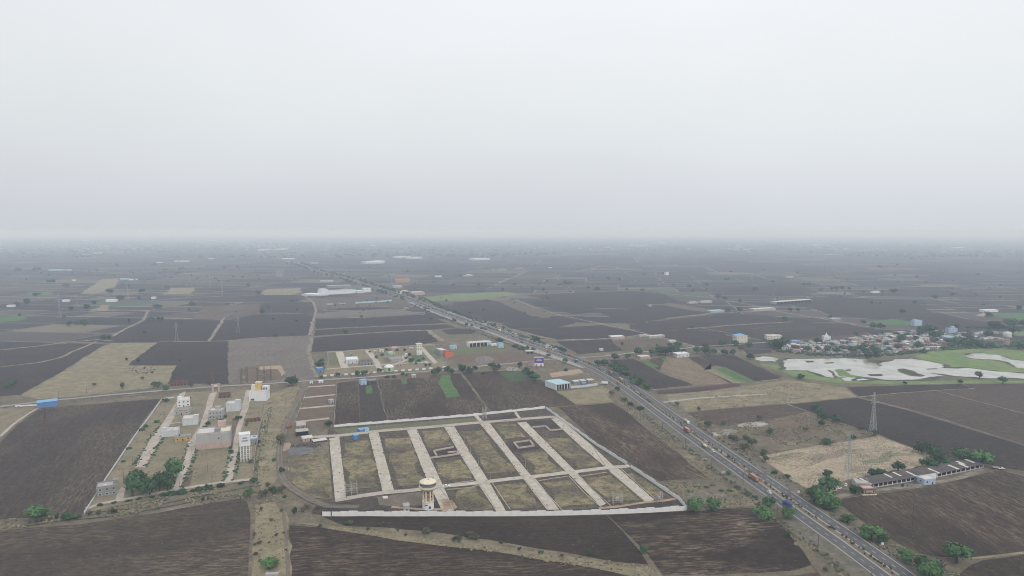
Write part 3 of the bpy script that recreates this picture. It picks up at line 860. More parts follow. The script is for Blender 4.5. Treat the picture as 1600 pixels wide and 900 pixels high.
for _ in range(25):     # fair the alignment: a highway has no kinks
    HW = [HW[0]] + [((a[0] + 2 * b[0] + c[0]) / 4, (a[1] + 2 * b[1] + c[1]) / 4) for a, b, c in zip(HW, HW[1:], HW[2:])] + [HW[-1]]
HWS = [0.0]
for a, b in zip(HW, HW[1:]):
    HWS.append(HWS[-1] + math.dist(a, b))
def hw_at(s):
    lo, hi = 0, len(HWS) - 1
    while hi - lo > 1:
        mid = (lo + hi) // 2
        if HWS[mid] <= s: lo = mid
        else: hi = mid
    a, b = HW[lo], HW[hi]
    t = (s - HWS[lo]) / (HWS[hi] - HWS[lo])
    dx, dy = (b[0] - a[0]), (b[1] - a[1])
    L = math.hypot(dx, dy)
    return (a[0] + dx * t, a[1] + dy * t), (dx / L, dy / L)
def hw_near(x, y):
    best = min(range(len(HW)), key=lambda i: (HW[i][0] - x) ** 2 + (HW[i][1] - y) ** 2)
    s = HWS[best]
    for _ in range(6):
        p, d = hw_at(max(1, min(HWS[-1] - 1, s)))
        s += (x - p[0]) * d[0] + (y - p[1]) * d[1]
    p, d = hw_at(s)
    off = (x - p[0]) * d[1] - (y - p[1]) * d[0]      # + right
    return s, off, d
ZR = 0.95
mb = MB()
strip_into(mb, HW, 46, 0.16, 0.0, 0.18)
tag(mb.build('highway_verge', M['shoulder']), kind='structure')
for sd_, nm_ in ((-1, 'left'), (1, 'right')):
    mb = MB()
    nr = offsets(HW)
    for i in range(len(HW) - 1):
        r = []
        for k in (i, i + 1):
            (x, y), (nx, ny) = HW[k], nr[k]
            r.append([(x + nx * o * sd_, y + ny * o * sd_, z) for o, z in ((2.2, ZR), (12.3, ZR), (14.6, ZR - 0.06), (17.0, 0.15))])
        for q in range(3):
            f = [r[0][q], r[0][q + 1], r[1][q + 1], r[1][q]]
            mb.poly(f if sd_ > 0 else f[::-1], 0 if q == 0 else 1)
    tag(mb.build('highway_carriageway', [M['asphalt'], M['shoulder']]), kind='structure')
mb = MB()
nr = offsets(HW)
for i in range(len(HW) - 1):
    r = []
    for k in (i, i + 1):
        (x, y), (nx, ny) = HW[k], nr[k]
        r.append([(x + nx * o, y + ny * o, z) for o, z in ((-2.22, ZR), (-2.2, ZR + 0.14), (-1.95, ZR + 0.14), (-1.94, ZR + .1), (0, ZR + .25), (1.94, ZR + .1), (1.95, ZR + 0.14), (2.2, ZR + 0.14), (2.22, ZR))])
    for q in range(8):
        mb.poly([r[0][q], r[0][q + 1], r[1][q + 1], r[1][q]], 1 if q in (0, 1, 6, 7) else 0)
tag(mb.build('highway_median', [M['median'], M['wallgrey']]), kind='structure')
mb = MB()
for off in (-11.6, 11.6, -2.75, 2.75):
    P = HW[:330]
    strip_into(mb, P, 0.34, ZR + 0.02, off=off)
o = tag(mb.build('edge_line', M['paint']), kind='structure')
mb = MB()
s = 5.0
while s < 2400:
    for off in (-7.1, 7.1):
        p, d = hw_at(s)
        x, y = p[0] + d[1] * off, p[1] - d[0] * off
        mb.poly([(x - d[1] * .13, y + d[0] * .13, ZR + .02), (x + d[1] * .13, y - d[0] * .13, ZR + .02),
                 (x + d[1] * .13 + d[0] * 3.2, y - d[0] * .13 + d[1] * 3.2, ZR + .02), (x - d[1] * .13 + d[0] * 3.2, y + d[0] * .13 + d[1] * 3.2, ZR + .02)])
    s += 9.0
o = tag(mb.build('lane_dashes', M['paint']), kind='structure')
for s0_, s1_, off_ in ((820, 1750, -19.5), (900, 1500, 19.0)):
    P_ = [hw_at(s0_ + (s1_ - s0_) * k / 60)[0] for k in range(61)]
    mb = MB()
    strip_into(mb, P_, 8.5, .78, 0, .12, off=off_)
    tag(mb.build('service_lane', M['sideroad']), kind='structure')
# widening and bus bays by the junction, openings in the median
area('junction_apron', [(820, 547), (850, 556), (880, 566), (905, 575), (925, 577), (918, 566), (890, 557), (860, 546), (838, 543)], 'sideroad', 1.1, 0)
# side roads
way('village_road', [(-80, 643), (0, 636), (60, 629), (95, 625), (160, 619), (240, 612), (330, 605), (418, 600), (490, 595), (550, 591.5), (595, 588), (640, 583), (675, 580), (722, 577), (760, 571.5), (785, 569.5), (824, 566), (855, 562), (885, 561), (902, 562)], 7.0, 'sideroad', 0.40, 0.1)
way('village_road', [(895, 560), (915, 559), (954, 556), (986, 552), (1020, 549), (1060, 546), (1086, 542.5), (1130, 540), (1160, 538), (1200, 535), (1240, 533)], 6.0, 'sideroad', 0.40, 0.1)
way('far_road', [(502, 428), (520, 422), (550, 414), (590, 413), (640, 410)], 12, 'track', 0.3, 0.2)
way('far_road', [(502, 431), (560, 429), (640, 428), (740, 427)], 9, 'track', 0.3, 0.2)
way('dirt_track', [(0, 683), (20, 664), (40, 650), (56, 640), (64, 637)], 3.0, 'lane', 0.25, 0.1)
way('dirt_track', [(483, 597), (470, 615), (458, 640), (447, 662), (442, 684), (436, 712), (437, 735), (443, 752), (462, 768), (488, 783), (512, 792), (560, 793)], 6.0, 'track', 0.22, 0.25)
way('wheel_rut', [(478, 601), (464, 622), (450, 648), (438, 684), (435, 700), (434, 725), (437, 745), (450, 762), (480, 783), (500, 791)], .8, 'track2', 0.27, 0.2)
way('wheel_rut', [(482, 603), (468, 624), (455, 650), (444, 684), (440, 700), (440, 725), (443, 744), (455, 759), (485, 779), (506, 788)], .8, 'track2', 0.27, 0.2)
way('farm_path', [(425, 780), (436, 790), (443, 803), (446, 830), (449, 870), (450, 930)], 2.0, 'track', 0.22, 0.3)
way('farm_path', [(415, 812), (420, 830), (418, 860), (410, 910)], 4.5, 'tan', 0.18, 0.5)
way('farm_path', [(424, 640), (416, 665), (407, 700), (402, 735), (398, 770)], 1.6, 'scrub', 0.18, 0.4)
way('farm_path', [(0, 824), (60, 818), (100, 812), (180, 805), (250, 792), (330, 777), (380, 770)], 5.0, 'bank', 0.20, 0.4)
way('drainage_channel', [(150, 800), (230, 790), (300, 776), (360, 766), (395, 758)], 5.0, 'bank', 0.20, 0.5)
area('dry_meadow', [(402, 622), (470, 600), (455, 640), (440, 665), (432, 700), (436, 745), (410, 770), (400, 750), (404, 700), (410, 660)], 'tan', 0.13, 2.0)
area('dry_meadow', [(398, 790), (430, 785), (448, 800), (452, 870), (448, 980), (396, 980), (396, 850)], 'tan', 0.13, 2.0)
area('dry_meadow', [(452, 818), (520, 822), (640, 838), (760, 851), (880, 868), (980, 886), (1020, 886), (1034, 899), (1034, 912), (985, 901), (880, 880), (760, 861), (620, 845), (520, 828)], 'plot_tan', 0.16, 1.5)
area('sand_heap', [(431, 694), (452, 692), (453, 702), (444, 706), (433, 705)], 'sand', 0.30, 1.5, seg=4)
area('dark_gravel', [(452, 702), (470, 698), (490, 700), (492, 706), (470, 712), (452, 713)], M.setdefault('darkgravel', mottled('dark_gravel', [(0.11, 0.11, 0.12), (0.16, 0.155, 0.16)], 0.1)), 0.22, 1.5, seg=5)
area('rough_grass', [(450, 712), (512, 705), (520, 782), (486, 778), (455, 755)], 'plot', 0.15, 1.0)
# verge scrub both sides of the highway
area('verge_scrub', [(958, 608), (975, 622), (1005, 650), (1035, 676), (1080, 712), (1120, 745), (1160, 776), (1200, 806), (1262, 852), (1330, 905), (1330, 950), (1270, 885), (1215, 815), (1180, 792), (1090, 800), (1076, 790), (1052, 772), (1035, 756), (1110, 750), (1050, 702), (1000, 662), (975, 641), (950, 622)], 'scrub', 0.12, 1.5)

# ================================================================ walled plot layout in the centre
area('plot_ground', [(512, 672), (522, 668), (740, 650), (800, 643), (852, 638), (932, 697), (988, 733), (1060, 781), (1074, 797), (1000, 802), (800, 806), (640, 806), (504, 806), (488, 798), (500, 783), (520, 780)], 'plotdark', 0.15, 0.4)
PLOTS = [[(532, 685), (576, 679), (600, 770), (541, 777)], [(592, 676), (636, 673), (668, 752), (664, 765), (616, 768)], [(652, 671), (694, 668), (714, 698), (668, 704)], [(674, 720), (722, 714), (745, 752), (692, 757)], [(711, 667), (750, 663), (815, 745), (762, 750)], [(765, 660), (808, 661), (826, 686), (786, 690)],
         [(806, 706), (846, 702), (890, 741), (838, 746)], [(832, 680), (890, 680), (950, 732), (904, 738)], [(708, 765), (745, 757), (776, 800), (712, 800)], [(762, 756), (815, 750), (856, 797), (792, 800)], [(838, 750), (890, 744), (938, 793), (876, 798)], [(904, 744), (954, 737), (1010, 785), (948, 790)],
         [(970, 737), (986, 735), (1050, 778), (1026, 780)], [(512, 676), (740, 655), (752, 660), (530, 680)], [(450, 712), (512, 705), (520, 782), (486, 778)]]
for P_ in PLOTS:
    cx_, cy_ = sum(p[0] for p in P_) / len(P_), sum(p[1] for p in P_) / len(P_)
    k_in = .90 if P_[0][0] in (512, 450) else .80
    area('plot_grass', [(cx_ + (a - cx_) * k_in, cy_ + (b - cy_) * k_in) for a, b in P_], 'plot', 0.16, 3.2, seg=7)
area('back_grass_strip', [(520, 671), (620, 663), (740, 653), (750, 659), (700, 664), (590, 673), (530, 679)], 'meadowgreen', 0.17, 0.4)
area('churned_earth', [(490, 797), (530, 787), (600, 777), (660, 768), (690, 772), (690, 800), (640, 804), (504, 805), (486, 803)], 'darkearth', 0.19, 1.0)
area('churned_earth', [(868, 800), (930, 795), (1000, 789), (1056, 782), (1072, 795), (1000, 801), (900, 804)], 'darkearth', 0.19, 1.0)
area('churned_earth', [(761, 653), (800, 646), (815, 657), (768, 661)], 'darkearth', 0.19, 1.0)
area('churned_earth', [(820, 660), (860, 656), (888, 674), (862, 676), (850, 668), (826, 668)], 'darkearth', 0.19, 1.0)
area('churned_earth', [(784, 693), (830, 688), (846, 698), (840, 703), (800, 708)], 'darkearth', 0.19, 1.0)
area('churned_earth', [(668, 706), (708, 698), (722, 705), (720, 714), (676, 718)], 'darkearth', 0.19, 1.0)
area('fallow_plot', [(590, 778), (656, 769), (668, 780), (672, 790), (612, 792), (592, 790)], 'track', 0.20, 0.8)
area('sand_heap', [(687, 783), (700, 781), (708, 785), (711, 796), (693, 799)], 'sand', 0.34, 2.6, seg=3)
for px in ([(514, 686), (530, 683), (541, 778), (524, 785)], [(576, 678), (591, 676), (616, 769), (599, 773)],
           [(636, 673), (651, 671), (674, 720), (691, 757), (710, 799), (691, 800), (666, 747)],
           [(694, 668), (710, 667), (736, 710), (762, 750), (791, 800), (776, 801), (744, 752), (720, 712)],
           [(750, 663), (764, 660), (800, 708), (829, 743), (838, 750), (874, 797), (855, 798), (815, 746), (786, 706)],
           [(808, 661), (822, 660), (858, 696), (896, 734), (904, 742), (947, 788), (938, 792), (890, 743), (844, 698)],
           [(861, 655), (874, 653), (924, 696), (958, 728), (968, 734), (1023, 782), (1008, 786), (950, 734), (910, 700)],
           [(740, 650), (746, 649), (756, 660), (750, 661)], [(802, 643), (806, 643), (815, 655), (811, 656)]):
    area('concrete_lane', px, 'concrete_road', 0.30, 0.15)
way('cross_lane', [(488, 684), (530, 681.5), (590, 674.5), (700, 665.5), (760, 660), (800, 657), (860, 652), (874, 652)], 8.5, 'lane', 0.26, 0.1)
way('cross_lane', [(690, 761), (720, 758.5), (760, 754), (800, 749), (840, 745), (900, 738), (940, 733), (984, 729)], 7.0, 'concrete_road', 0.34, 0.06)
way('cross_lane', [(524, 783), (560, 777), (600, 771), (640, 767.5), (690, 761)], 7.0, 'lane', 0.34, 0.12)
way('sandy_strip', [(936, 796), (964, 793), (1010, 786), (1036, 784), (1060, 780)], 3.5, 'sand', 0.24, 0.4)
way('drive_apron', [(612, 793), (660, 797), (700, 797)], 3.5, 'sand', 0.26, 0.4)
# kerb drains along the lower lanes
def kerb(px):
    P = resample([G(*p) for p in px], 12)
    mb = MB()
    nr = offsets(P)
    w = 0.28
    for i in range(len(P) - 1):
        a, b = P[i], P[i + 1]
        na, nb = nr[i], nr[i + 1]
        A = [(a[0] - na[0] * w, a[1] - na[1] * w), (a[0] + na[0] * w, a[1] + na[1] * w)]
        B = [(b[0] - nb[0] * w, b[1] - nb[1] * w), (b[0] + nb[0] * w, b[1] + nb[1] * w)]
        mb.poly([(*A[0], .75), (*A[1], .75), (*B[1], .75), (*B[0], .75)])
        mb.poly([(*A[1], .1), (*B[1], .1), (*B[1], .75), (*A[1], .75)])
        mb.poly([(*A[0], .1), (*A[0], .75), (*B[0], .75), (*B[0], .1)])
    return tag(mb.build('kerb_drain', M['lane']), kind='structure')
for px in ([(821, 751), (838, 773), (857, 797)], [(833, 748), (855, 773), (880, 800)], [(889, 745), (915, 773), (941, 795)], [(902, 742), (928, 768), (956, 793)],
           [(953, 738), (980, 761), (1011, 787)], [(970, 733), (1000, 760), (1026, 782)], [(750, 756), (762, 775), (775, 797)], [(768, 754), (782, 775), (797, 797)],
           [(686, 762), (700, 780), (708, 799)], [(698, 766), (734, 763), (752, 758)], [(702, 757), (740, 752)], [(926, 698), (946, 729)], [(908, 745), (948, 739)], [(842, 752), (888, 745)]):
    kerb(px)
# loose stones along the concrete lanes; the dark ones stand for stone shadows
def lane_stones_and_shade(label, px, n, w, mat, size):
    rnd = random.Random(label)
    P = resample([G(*p) for p in px], 2)
    nr = offsets(P)
    q = MB()
    for _ in range(n):
        i = rnd.randrange(len(P))
        o = rnd.choice((-1, 1)) * w / 2 * rnd.choice((1, 1, 1, rnd.random())) + rnd.gauss(0, .3)
        k = size * rnd.uniform(.5, 1.4)
        q.box(P[i][0] + nr[i][0] * o, P[i][1] + nr[i][1] * o, .4, k * 1.3, k * .8, k * .55, 0, rnd.uniform(0, 3), top=(.7, .7))
    return tag(q.build('lane_stones_and_shade', M[mat]), label, 'stones', kind='stuff')
for nm, px, w in (('first', [(522, 686), (532, 780)], 8.5), ('second', [(583, 677), (607, 770)], 8.5), ('third', [(643, 672), (662, 718), (680, 755)], 9), ('fourth', [(702, 668), (728, 710), (753, 751), (782, 799)], 8),
                  ('fifth', [(757, 662), (793, 707), (826, 747), (864, 797)], 8), ('sixth', [(815, 661), (850, 697), (895, 738), (942, 789)], 7.5), ('seventh', [(867, 654), (918, 698), (955, 730), (1016, 783)], 7.5)):
    lane_stones_and_shade('dark loose stones along the edges of the %s concrete lane from the left' % nm, px, 34, w, 'darkearth', .7)  # these dark blocks imitate stone shadows; the label also seeds their positions
    lane_stones_and_shade('pale loose stones along the edges of the %s concrete lane from the left' % nm, px, 18, w + 1.0, 'gravelwhite', .45)
# footings of houses not yet begun
def footing(px, label):
    P = [G(*p) for p in px]
    mb = MB()
    for a, b in zip(P, P[1:]):
        L = math.dist(a, b)
        mb.box((a[0] + b[0]) / 2, (a[1] + b[1]) / 2, 0.1, L + 0.6, 1.6, 1.35, 0, math.atan2(b[1] - a[1], b[0] - a[0]))
    tag(mb.build('house_footing', M['lane']), label, 'foundation')
footing([(682, 713), (678, 706), (708, 700)], 'pale C shaped concrete footing beside the third lane, corner open to the right')
footing([(672, 717), (696, 714), (720, 710)], 'long straight low footing running between the third and fourth lanes')
footing([(803, 693), (828, 689.5), (834, 698), (810, 701.5), (803, 693)], 'closed square footing of low pale walls between the fifth and sixth lanes')
footing([(832, 669), (852, 667), (860, 674), (878, 672)], 'zigzag low footing below the back right corner of the walled plots')
footing([(700, 708.5), (714, 707), (716, 710)], 'short stub of low footing inside the C shaped footing')
def rubble(name, px, py, w, h, n, mat, label, cat='rubble', size=1.3, seed=1):
    rnd = random.Random(seed)
    x0, y0 = G(px, py)
    s = SC(py)
    rx, ry = w / s / 2, h * (G(px, py - .5)[1] - G(px, py + .5)[1]) / 2
    mb = MB()
    for i in range(n):
        t, q = rnd.uniform(0, 6.28), math.sqrt(rnd.random())
        z = max(0, (1 - q)) * size * 1.1
        a = size * rnd.uniform(.4, 1.2)
        mb.box(x0 + rx * q * math.cos(t), y0 + ry * q * math.sin(t), z * .6 - 0.1, a, a * rnd.uniform(.5, 1), a * rnd.uniform(.35, .8), 0, rnd.uniform(0, 3), top=(.6, .7))
    o = mb.build(name, M[mat])
    return tag(o, label, cat, kind='stuff')

# precast compound wall: stepped panels between posts
def panel_wall(name, px, label, hgt=2.6, pan=6.0, mat='wallwhite', cat='wall', step=True, post=True, thick=0.22, group=None, gap=None):
    P = [G(*p) for p in px]
    root = thing(name, label, cat, (P[0][0], P[0][1], 0), 0, group)
    cache = {}
    pm = MB().box(0, 0, 0, 0.34, 0.34, 1.0).mesh('post', M[mat])
    k = 0
    for a, b in zip(P, P[1:]):
        L = math.dist(a, b)
        n = max(1, round(L / pan))
        ln = L / n
        ang = math.atan2(b[1] - a[1], b[0] - a[0])
        key = round(ln, 2)
        if key not in cache:
            cache[key] = MB().box(0, 0, 0, ln - 0.34, thick, 1.0).mesh('panel', M[mat])
        for i in range(n):
            if gap and gap(k):
                k += 1
                continue
            t = (i + .5) / n
            x, y = a[0] + (b[0] - a[0]) * t - P[0][0], a[1] + (b[1] - a[1]) * t - P[0][1]
            h = hgt * (1 + (0.10 * ((k * 7) % 3 - 1) if step else 0))
            o = ob('panel', cache[key], root)
            o.location = (x, y, 0.05)
            o.rotation_euler = (0, 0, ang)
            o.scale = (1, 1, h)
            if post:
                q = ob('post', pm, root)
                q.location = (a[0] + (b[0] - a[0]) * i / n - P[0][0], a[1] + (b[1] - a[1]) * i / n - P[0][1], 0.04)
                q.rotation_euler = (0, 0, ang)
                q.scale = (1, 1, h + 0.12)
            k += 1
    return root
panel_wall('compound_wall', [(519, 806.5), (640, 806.5), (800, 806.5), (880, 805.5), (954, 803.5), (1010, 801.5), (1074, 797.5)], 'white panelled compound wall along the front of the walled plots', 3.5, 6.3)
panel_wall('compound_wall', [(504, 806.5), (517, 806.5)], 'short white wall end left of the gap in the front compound wall', 3.5, 6.3)
panel_wall('compound_wall', [(522, 668), (620, 660), (740, 650.5), (800, 644), (852, 638.5)], 'grey white panelled compound wall along the back of the walled plots', 2.8, 6.5, 'wallwhite')
panel_wall('compound_wall', [(853, 639), (932, 697), (980, 727)], 'white panelled wall down the right side of the walled plots, upper run', 2.9, 6.5)
panel_wall('compound_wall', [(986, 732), (1060, 782), (1074, 797)], 'white panelled wall down the right side of the walled plots, lower run', 3.2, 6.5)
panel_wall('boundary_wall', [(252, 626), (230, 657), (218, 672), (200, 698), (181, 726), (165, 750), (152, 772), (131, 804)], 'long white wall between the ploughed field and the left housing colony', 2.0, 12, 'wallwhite', step=False)
panel_wall('boundary_wall', [(415, 628), (410, 653), (402, 680), (399, 704), (396, 738)], 'low cement wall on the right side of the left housing colony', 1.6, 12, 'wallgrey', step=False)
panel_wall('boundary_wall', [(527, 598), (524, 632), (521.5, 663)], 'pale wall between the brown plots and the dark field', 1.6, 12, 'wallgrey', step=False)
panel_wall('boundary_wall', [(511, 551), (540, 549.5), (570, 547), (620, 543), (678, 538.5)], 'cement wall along the back of the small far colony', 1.6, 12, 'wallgrey', step=False)
panel_wall('boundary_wall', [(678, 539), (690, 556), (703, 574)], 'cement wall down the right side of the small far colony', 1.8, 12, 'wallgrey', step=False)
panel_wall('boundary_wall', [(511, 552), (513, 566), (505, 588)], 'cement wall down the left side of the small far colony', 1.4, 12, 'wallgrey', step=False)
panel_wall('boundary_wall', [(505, 588.5), (560, 585), (594, 582.5)], 'white fence of short spaced panels left of the domed gatehouse', 2.4, 5, 'wallwhite', step=False, gap=lambda k: k % 2)
panel_wall('boundary_wall', [(616, 581), (660, 578), (702, 574)], 'white fence of short spaced panels right of the domed gatehouse', 2.4, 5, 'wallwhite', step=False, gap=lambda k: k % 2)
panel_wall('boundary_wall', [(24, 636), (40, 635), (58, 634)], 'low white wall running left from the blue shed', 1.8, 8, 'wallwhite', step=False)
panel_wall('stake_fence', [(481, 606), (472, 630), (462, 657)], 'broken line of white stakes beside the brown plots', 1.5, 9, 'polepale', 'fence', gap=lambda k: k % 2 == 0, step=False)
panel_wall('stake_fence', [(453, 698), (450, 720), (452, 757)], 'line of pale fence stones beside the curved dirt track', 1.3, 7, 'polepale', 'fence', gap=lambda k: k % 3 != 0, step=False)

# ================================================================ buildings
UNITWIN = {}
def window_mesh(w, h):
    k = (round(w, 1), round(h, 1))
    if k not in UNITWIN:
        a = MB()
        t = 0.12
        a.box(0, 0, 0, w + 2 * t, 0.14, t); a.box(0, 0, h + t, w + 2 * t, 0.14, t)
        a.box(-(w + t) / 2, 0, t, t, 0.14, h); a.box((w + t) / 2, 0, t, t, 0.14, h)
        b = MB().box(0, 0.0, t, w, 0.06, h)
        UNITWIN[k] = (a.mesh('window', M['wallwhite']), b.mesh('pane', M['glass']))
    return UNITWIN[k]
def frame_of(A, B):
    ax, ay = G(*A)
    bx, by = G(*B)
    return (ax, ay), math.dist((ax, ay), (bx, by)), math.atan2(by - ay, bx - ax)
def building(name, label, A, B, depth, h, wall, roof='roofgrey', cat='house', floors=1, wins=2, parapet=0.9, stair=None, bands=False,
             group=None, door=True, flat=True, shed=False, openings=0, tank=None, extra=None):
    """front edge from pixel A to pixel B on the ground, depth away from the camera; h metres (or ('px', n))"""
    (x, y), L, a = frame_of(A, B)
    if isinstance(h, tuple):
        h = HT(A[0], A[1], h[1])
    root = thing(name, label, cat, (x, y, 0.05), a, group)
    wl = MB()
    t = 0.25
    if openings:
        wl.box(L / 2, depth - t / 2, 0, L, t, h); wl.box(t / 2, depth / 2, 0, t, depth - 2 * t, h); wl.box(L - t / 2, depth / 2, 0, t, depth - 2 * t, h)
        pw = L / openings
        wl.box(L / 2, t / 2, h - 0.8, L, t, 0.8)
        for i in range(openings + 1):
            wl.box(min(max(i * pw, .4), L - .4), t / 2, 0, 0.8, t, h - 0.8)
        MB().box(L / 2, depth * .5, 0.05, L - .6, depth * .8, 0.1).build('floor', M['darkearth'], root)
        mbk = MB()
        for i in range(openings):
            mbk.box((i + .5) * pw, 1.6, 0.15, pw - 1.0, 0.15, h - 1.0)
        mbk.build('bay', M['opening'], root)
    else:
        wl.box(L / 2, depth / 2, 0, L, depth, h)
    wl.build('wall', M[wall], root)
    if shed:
        rf = MB()
        o = 0.5
        rise = min(2.2, depth * .14)
        rf.poly([(-o, -o, h), (L + o, -o, h), (L + o, depth / 2, h + rise), (-o, depth / 2, h + rise)])
        rf.poly([(-o, depth / 2, h + rise), (L + o, depth / 2, h + rise), (L + o, depth + o, h), (-o, depth + o, h)])
        rf.poly([(-o, -o, h - .08), (-o, depth + o, h - .08), (-o, depth / 2, h + rise)])
        rf.poly([(L + o, -o, h - .08), (L + o, depth / 2, h + rise), (L + o, depth + o, h - .08)])
        rf.poly([(-o, -o, h - .1), (-o, depth + o, h - .1), (L + o, depth + o, h - .1), (L + o, -o, h - .1)])
        rf.build('roof', M[roof], root)
    else:
        rf = MB()
        rf.box(L / 2, depth / 2, h, L + .5, depth + .5, 0.22)
        rfo = rf.build('roof', M[roof], root)
        if parapet:
            p = MB()
            p.box(L / 2, 0.12, h + .22, L + .2, .22, parapet); p.box(L / 2, depth - .12, h + .22, L + .2, .22, parapet)
            p.box(0.12, depth / 2, h + .22, .22, depth - .48, parapet); p.box(L - .12, depth / 2, h + .22, .22, depth - .48, parapet)
            p.build('parapet', M[wall], root)
    if stair:
        sx, sy, sw, sdp, sh = stair[:5]
        q = MB().box(sx * L, sy * depth, h + .2, sw, sdp, sh)
        q.box(sx * L, sy * depth, h + .2 + sh, sw + .5, sdp + .5, .2)
        q.build('stair_head', M[stair[5] if len(stair) > 5 else wall], root)
    if tank:
        q = MB().lathe(tank[0] * L, tank[1] * depth, [(.7, h + .25), (.75, h + 1.3), (.3, h + 1.6)], 0, 10)
        q.build('water_tank', M['opening'], root)
    if cat == 'house' and not shed and L > 5:
        rr = random.Random(label + str(A))
        if not tank and rr.random() < .55:
            tx, ty = rr.uniform(.2, .8) * L, rr.uniform(.3, .8) * depth
            MB().lathe(tx, ty, [(.62, h + .25), (.66, h + 1.15), (.25, h + 1.4)], 0, 8).build('water_tank', M['opening' if rr.random() < .5 else 'white'], root)
        if rr.random() < .4:
            MB().box(rr.uniform(.25, .75) * L, rr.uniform(.4, .75) * depth, h + .22, rr.uniform(1.5, 3), rr.uniform(1.5, 3), rr.uniform(.6, 2.1)).build('roof_room', M[wall], root)
    fh = h / floors
    if wins:
        ww, wh = min(1.6, L / wins * .45), min(1.5, fh * .42)
        wm_, pm_ = window_mesh(ww, wh)
        for f in range(floors):
            for i in range(wins):
                if door and f == 0 and i == wins // 2:
                    d = MB().box((i + .5) / wins * L, -.04, 0, 1.1, .1, min(2.2, fh * .75))
                    d.build('door', M['opening'], root)
                    continue
                w = ob('window', wm_, root)
                w.location = ((i + .5) / wins * L, -0.05, f * fh + fh * .35)
                ob('pane', pm_, w)
        sn = max(1, int(depth / 5))
        for sx in (0, 1):
            for f in range(floors):
                for i in range(sn):
                    w = ob('window', wm_, root)
                    w.location = (L * sx + (.05 if sx else -.05), (i + .5) / sn * depth, f * fh + fh * .35)
                    w.rotation_euler = (0, 0, R(90))
                    ob('pane', pm_, w)
    if bands:
        for f in range(1, floors):
            MB().box(L / 2, -0.45, f * fh - .1, L + .1, 1.1, .2).build('balcony', M[roof], root)
            r = MB()
            for i in range(9):
                r.box(L * i / 8, -0.95, f * fh + .1, .08, .08, .9)
            r.box(L / 2, -.95, f * fh + 1.0, L, .09, .09)
            r.build('railing', M['steel'], root)
    if extra:
        extra(root, L, depth, h)
    return root

# left colony grounds and lanes
area('colony_ground', [(254, 626), (288, 614), (340, 611), (388, 609), (415, 628), (408, 660), (399, 705), (395, 750), (345, 760), (255, 776), (133, 803), (165, 753), (200, 700), (230, 658)], 'plot_tan', 0.16, 0.6)
for px in ([(280, 616), (290, 612), (287, 624), (268, 660), (248, 692), (226, 731), (211, 731), (232, 692), (254, 662), (276, 628)],
           [(328, 615), (339, 612), (321, 666), (306, 700), (293, 735), (279, 768), (268, 770), (286, 725), (294, 695), (312, 666)],
           [(384, 611), (389, 609), (391, 627), (380, 660), (373, 686), (372, 703), (362, 753), (350, 756), (363, 702), (366, 684)],
           [(180, 783), (184, 768), (190, 762), (196, 764), (192, 782)]):
    area('colony_lane', px, 'lane', 0.28, 0.5)
way('colony_lane', [(135, 796), (158, 788), (187, 783), (220, 777), (255, 770), (300, 762), (345, 755), (395, 750)], 5.0, 'lane', 0.32, 0.12)
way('footpath', [(262, 663), (284, 661)], 3, 'lane', 0.30, 0.2)
area('dug_earth', [(290, 748), (302, 738), (296, 765), (284, 768)], 'red', 0.24, 1.0)
area('dug_earth', [(240, 765), (258, 750), (268, 752), (262, 766)], 'red', 0.24, 1.0)
area('dug_earth', [(362, 655), (374, 652), (370, 690), (362, 700)], 'red', 0.24, 1.0)

building('terrace_house', 'white L shaped house near the top of the first colony lane', (277, 637), (297, 635), 13, 7.5, 'white', 'rooflight', floors=2, wins=3, stair=(.2, .7, 4, 4, 2.5))
def lime(root, L, D, h):
    MB().box(L / 2, -.12, h + .05, L * .9, .2, 1.3).build('terrace_rail', M['limetrim'], root)
building('grey_house', 'grey cement house with lime green band in front of the white L shaped house', (272, 649), (295, 648), 10, 5.0, 'palegrey', 'grey', floors=1, wins=3, extra=lime)
building('box_house', 'pale blue white box house with stair head beside the second colony lane', (285, 666), (309, 664), 13, ('px', 10.5), 'palewhite', 'rooflight', floors=2, wins=0, door=False, stair=(.88, .3, 4, 5, 2.6), parapet=.7)
building('box_house', 'low white box house with open roof beside the first colony lane', (252, 684), (278, 682), 11, ('px', 8.5), 'palewhite', 'rooflight', wins=0, door=False, parapet=1.2, stair=(.1, .6, 3, 4, 2.2))
def rebar(root, L, D, h):
    rm = MB().bar((0, 0, 0), (0, 0, 1.6), .08).mesh('rebar', M['steelred'])
    for i in range(6):
        for j in (0.1, .9):
            ob('rebar', rm, root).location = (L * (i + .5) / 6, D * j, h)
building('yellow_house', 'unfinished yellow ochre single storey house with rebar on its roof', (273, 691), (298, 688), 10, ('px', 6.5), 'ochre', 'grey', wins=3, parapet=0, extra=rebar)
building('villa', 'grey two storey villa with balconies and dark bays between second and third colony lanes', (326, 656), (347, 655), 12, ('px', 13), 'palegrey', 'rooflight', floors=2, wins=4, bands=True, stair=(.6, .6, 5, 4, 3), parapet=.8)
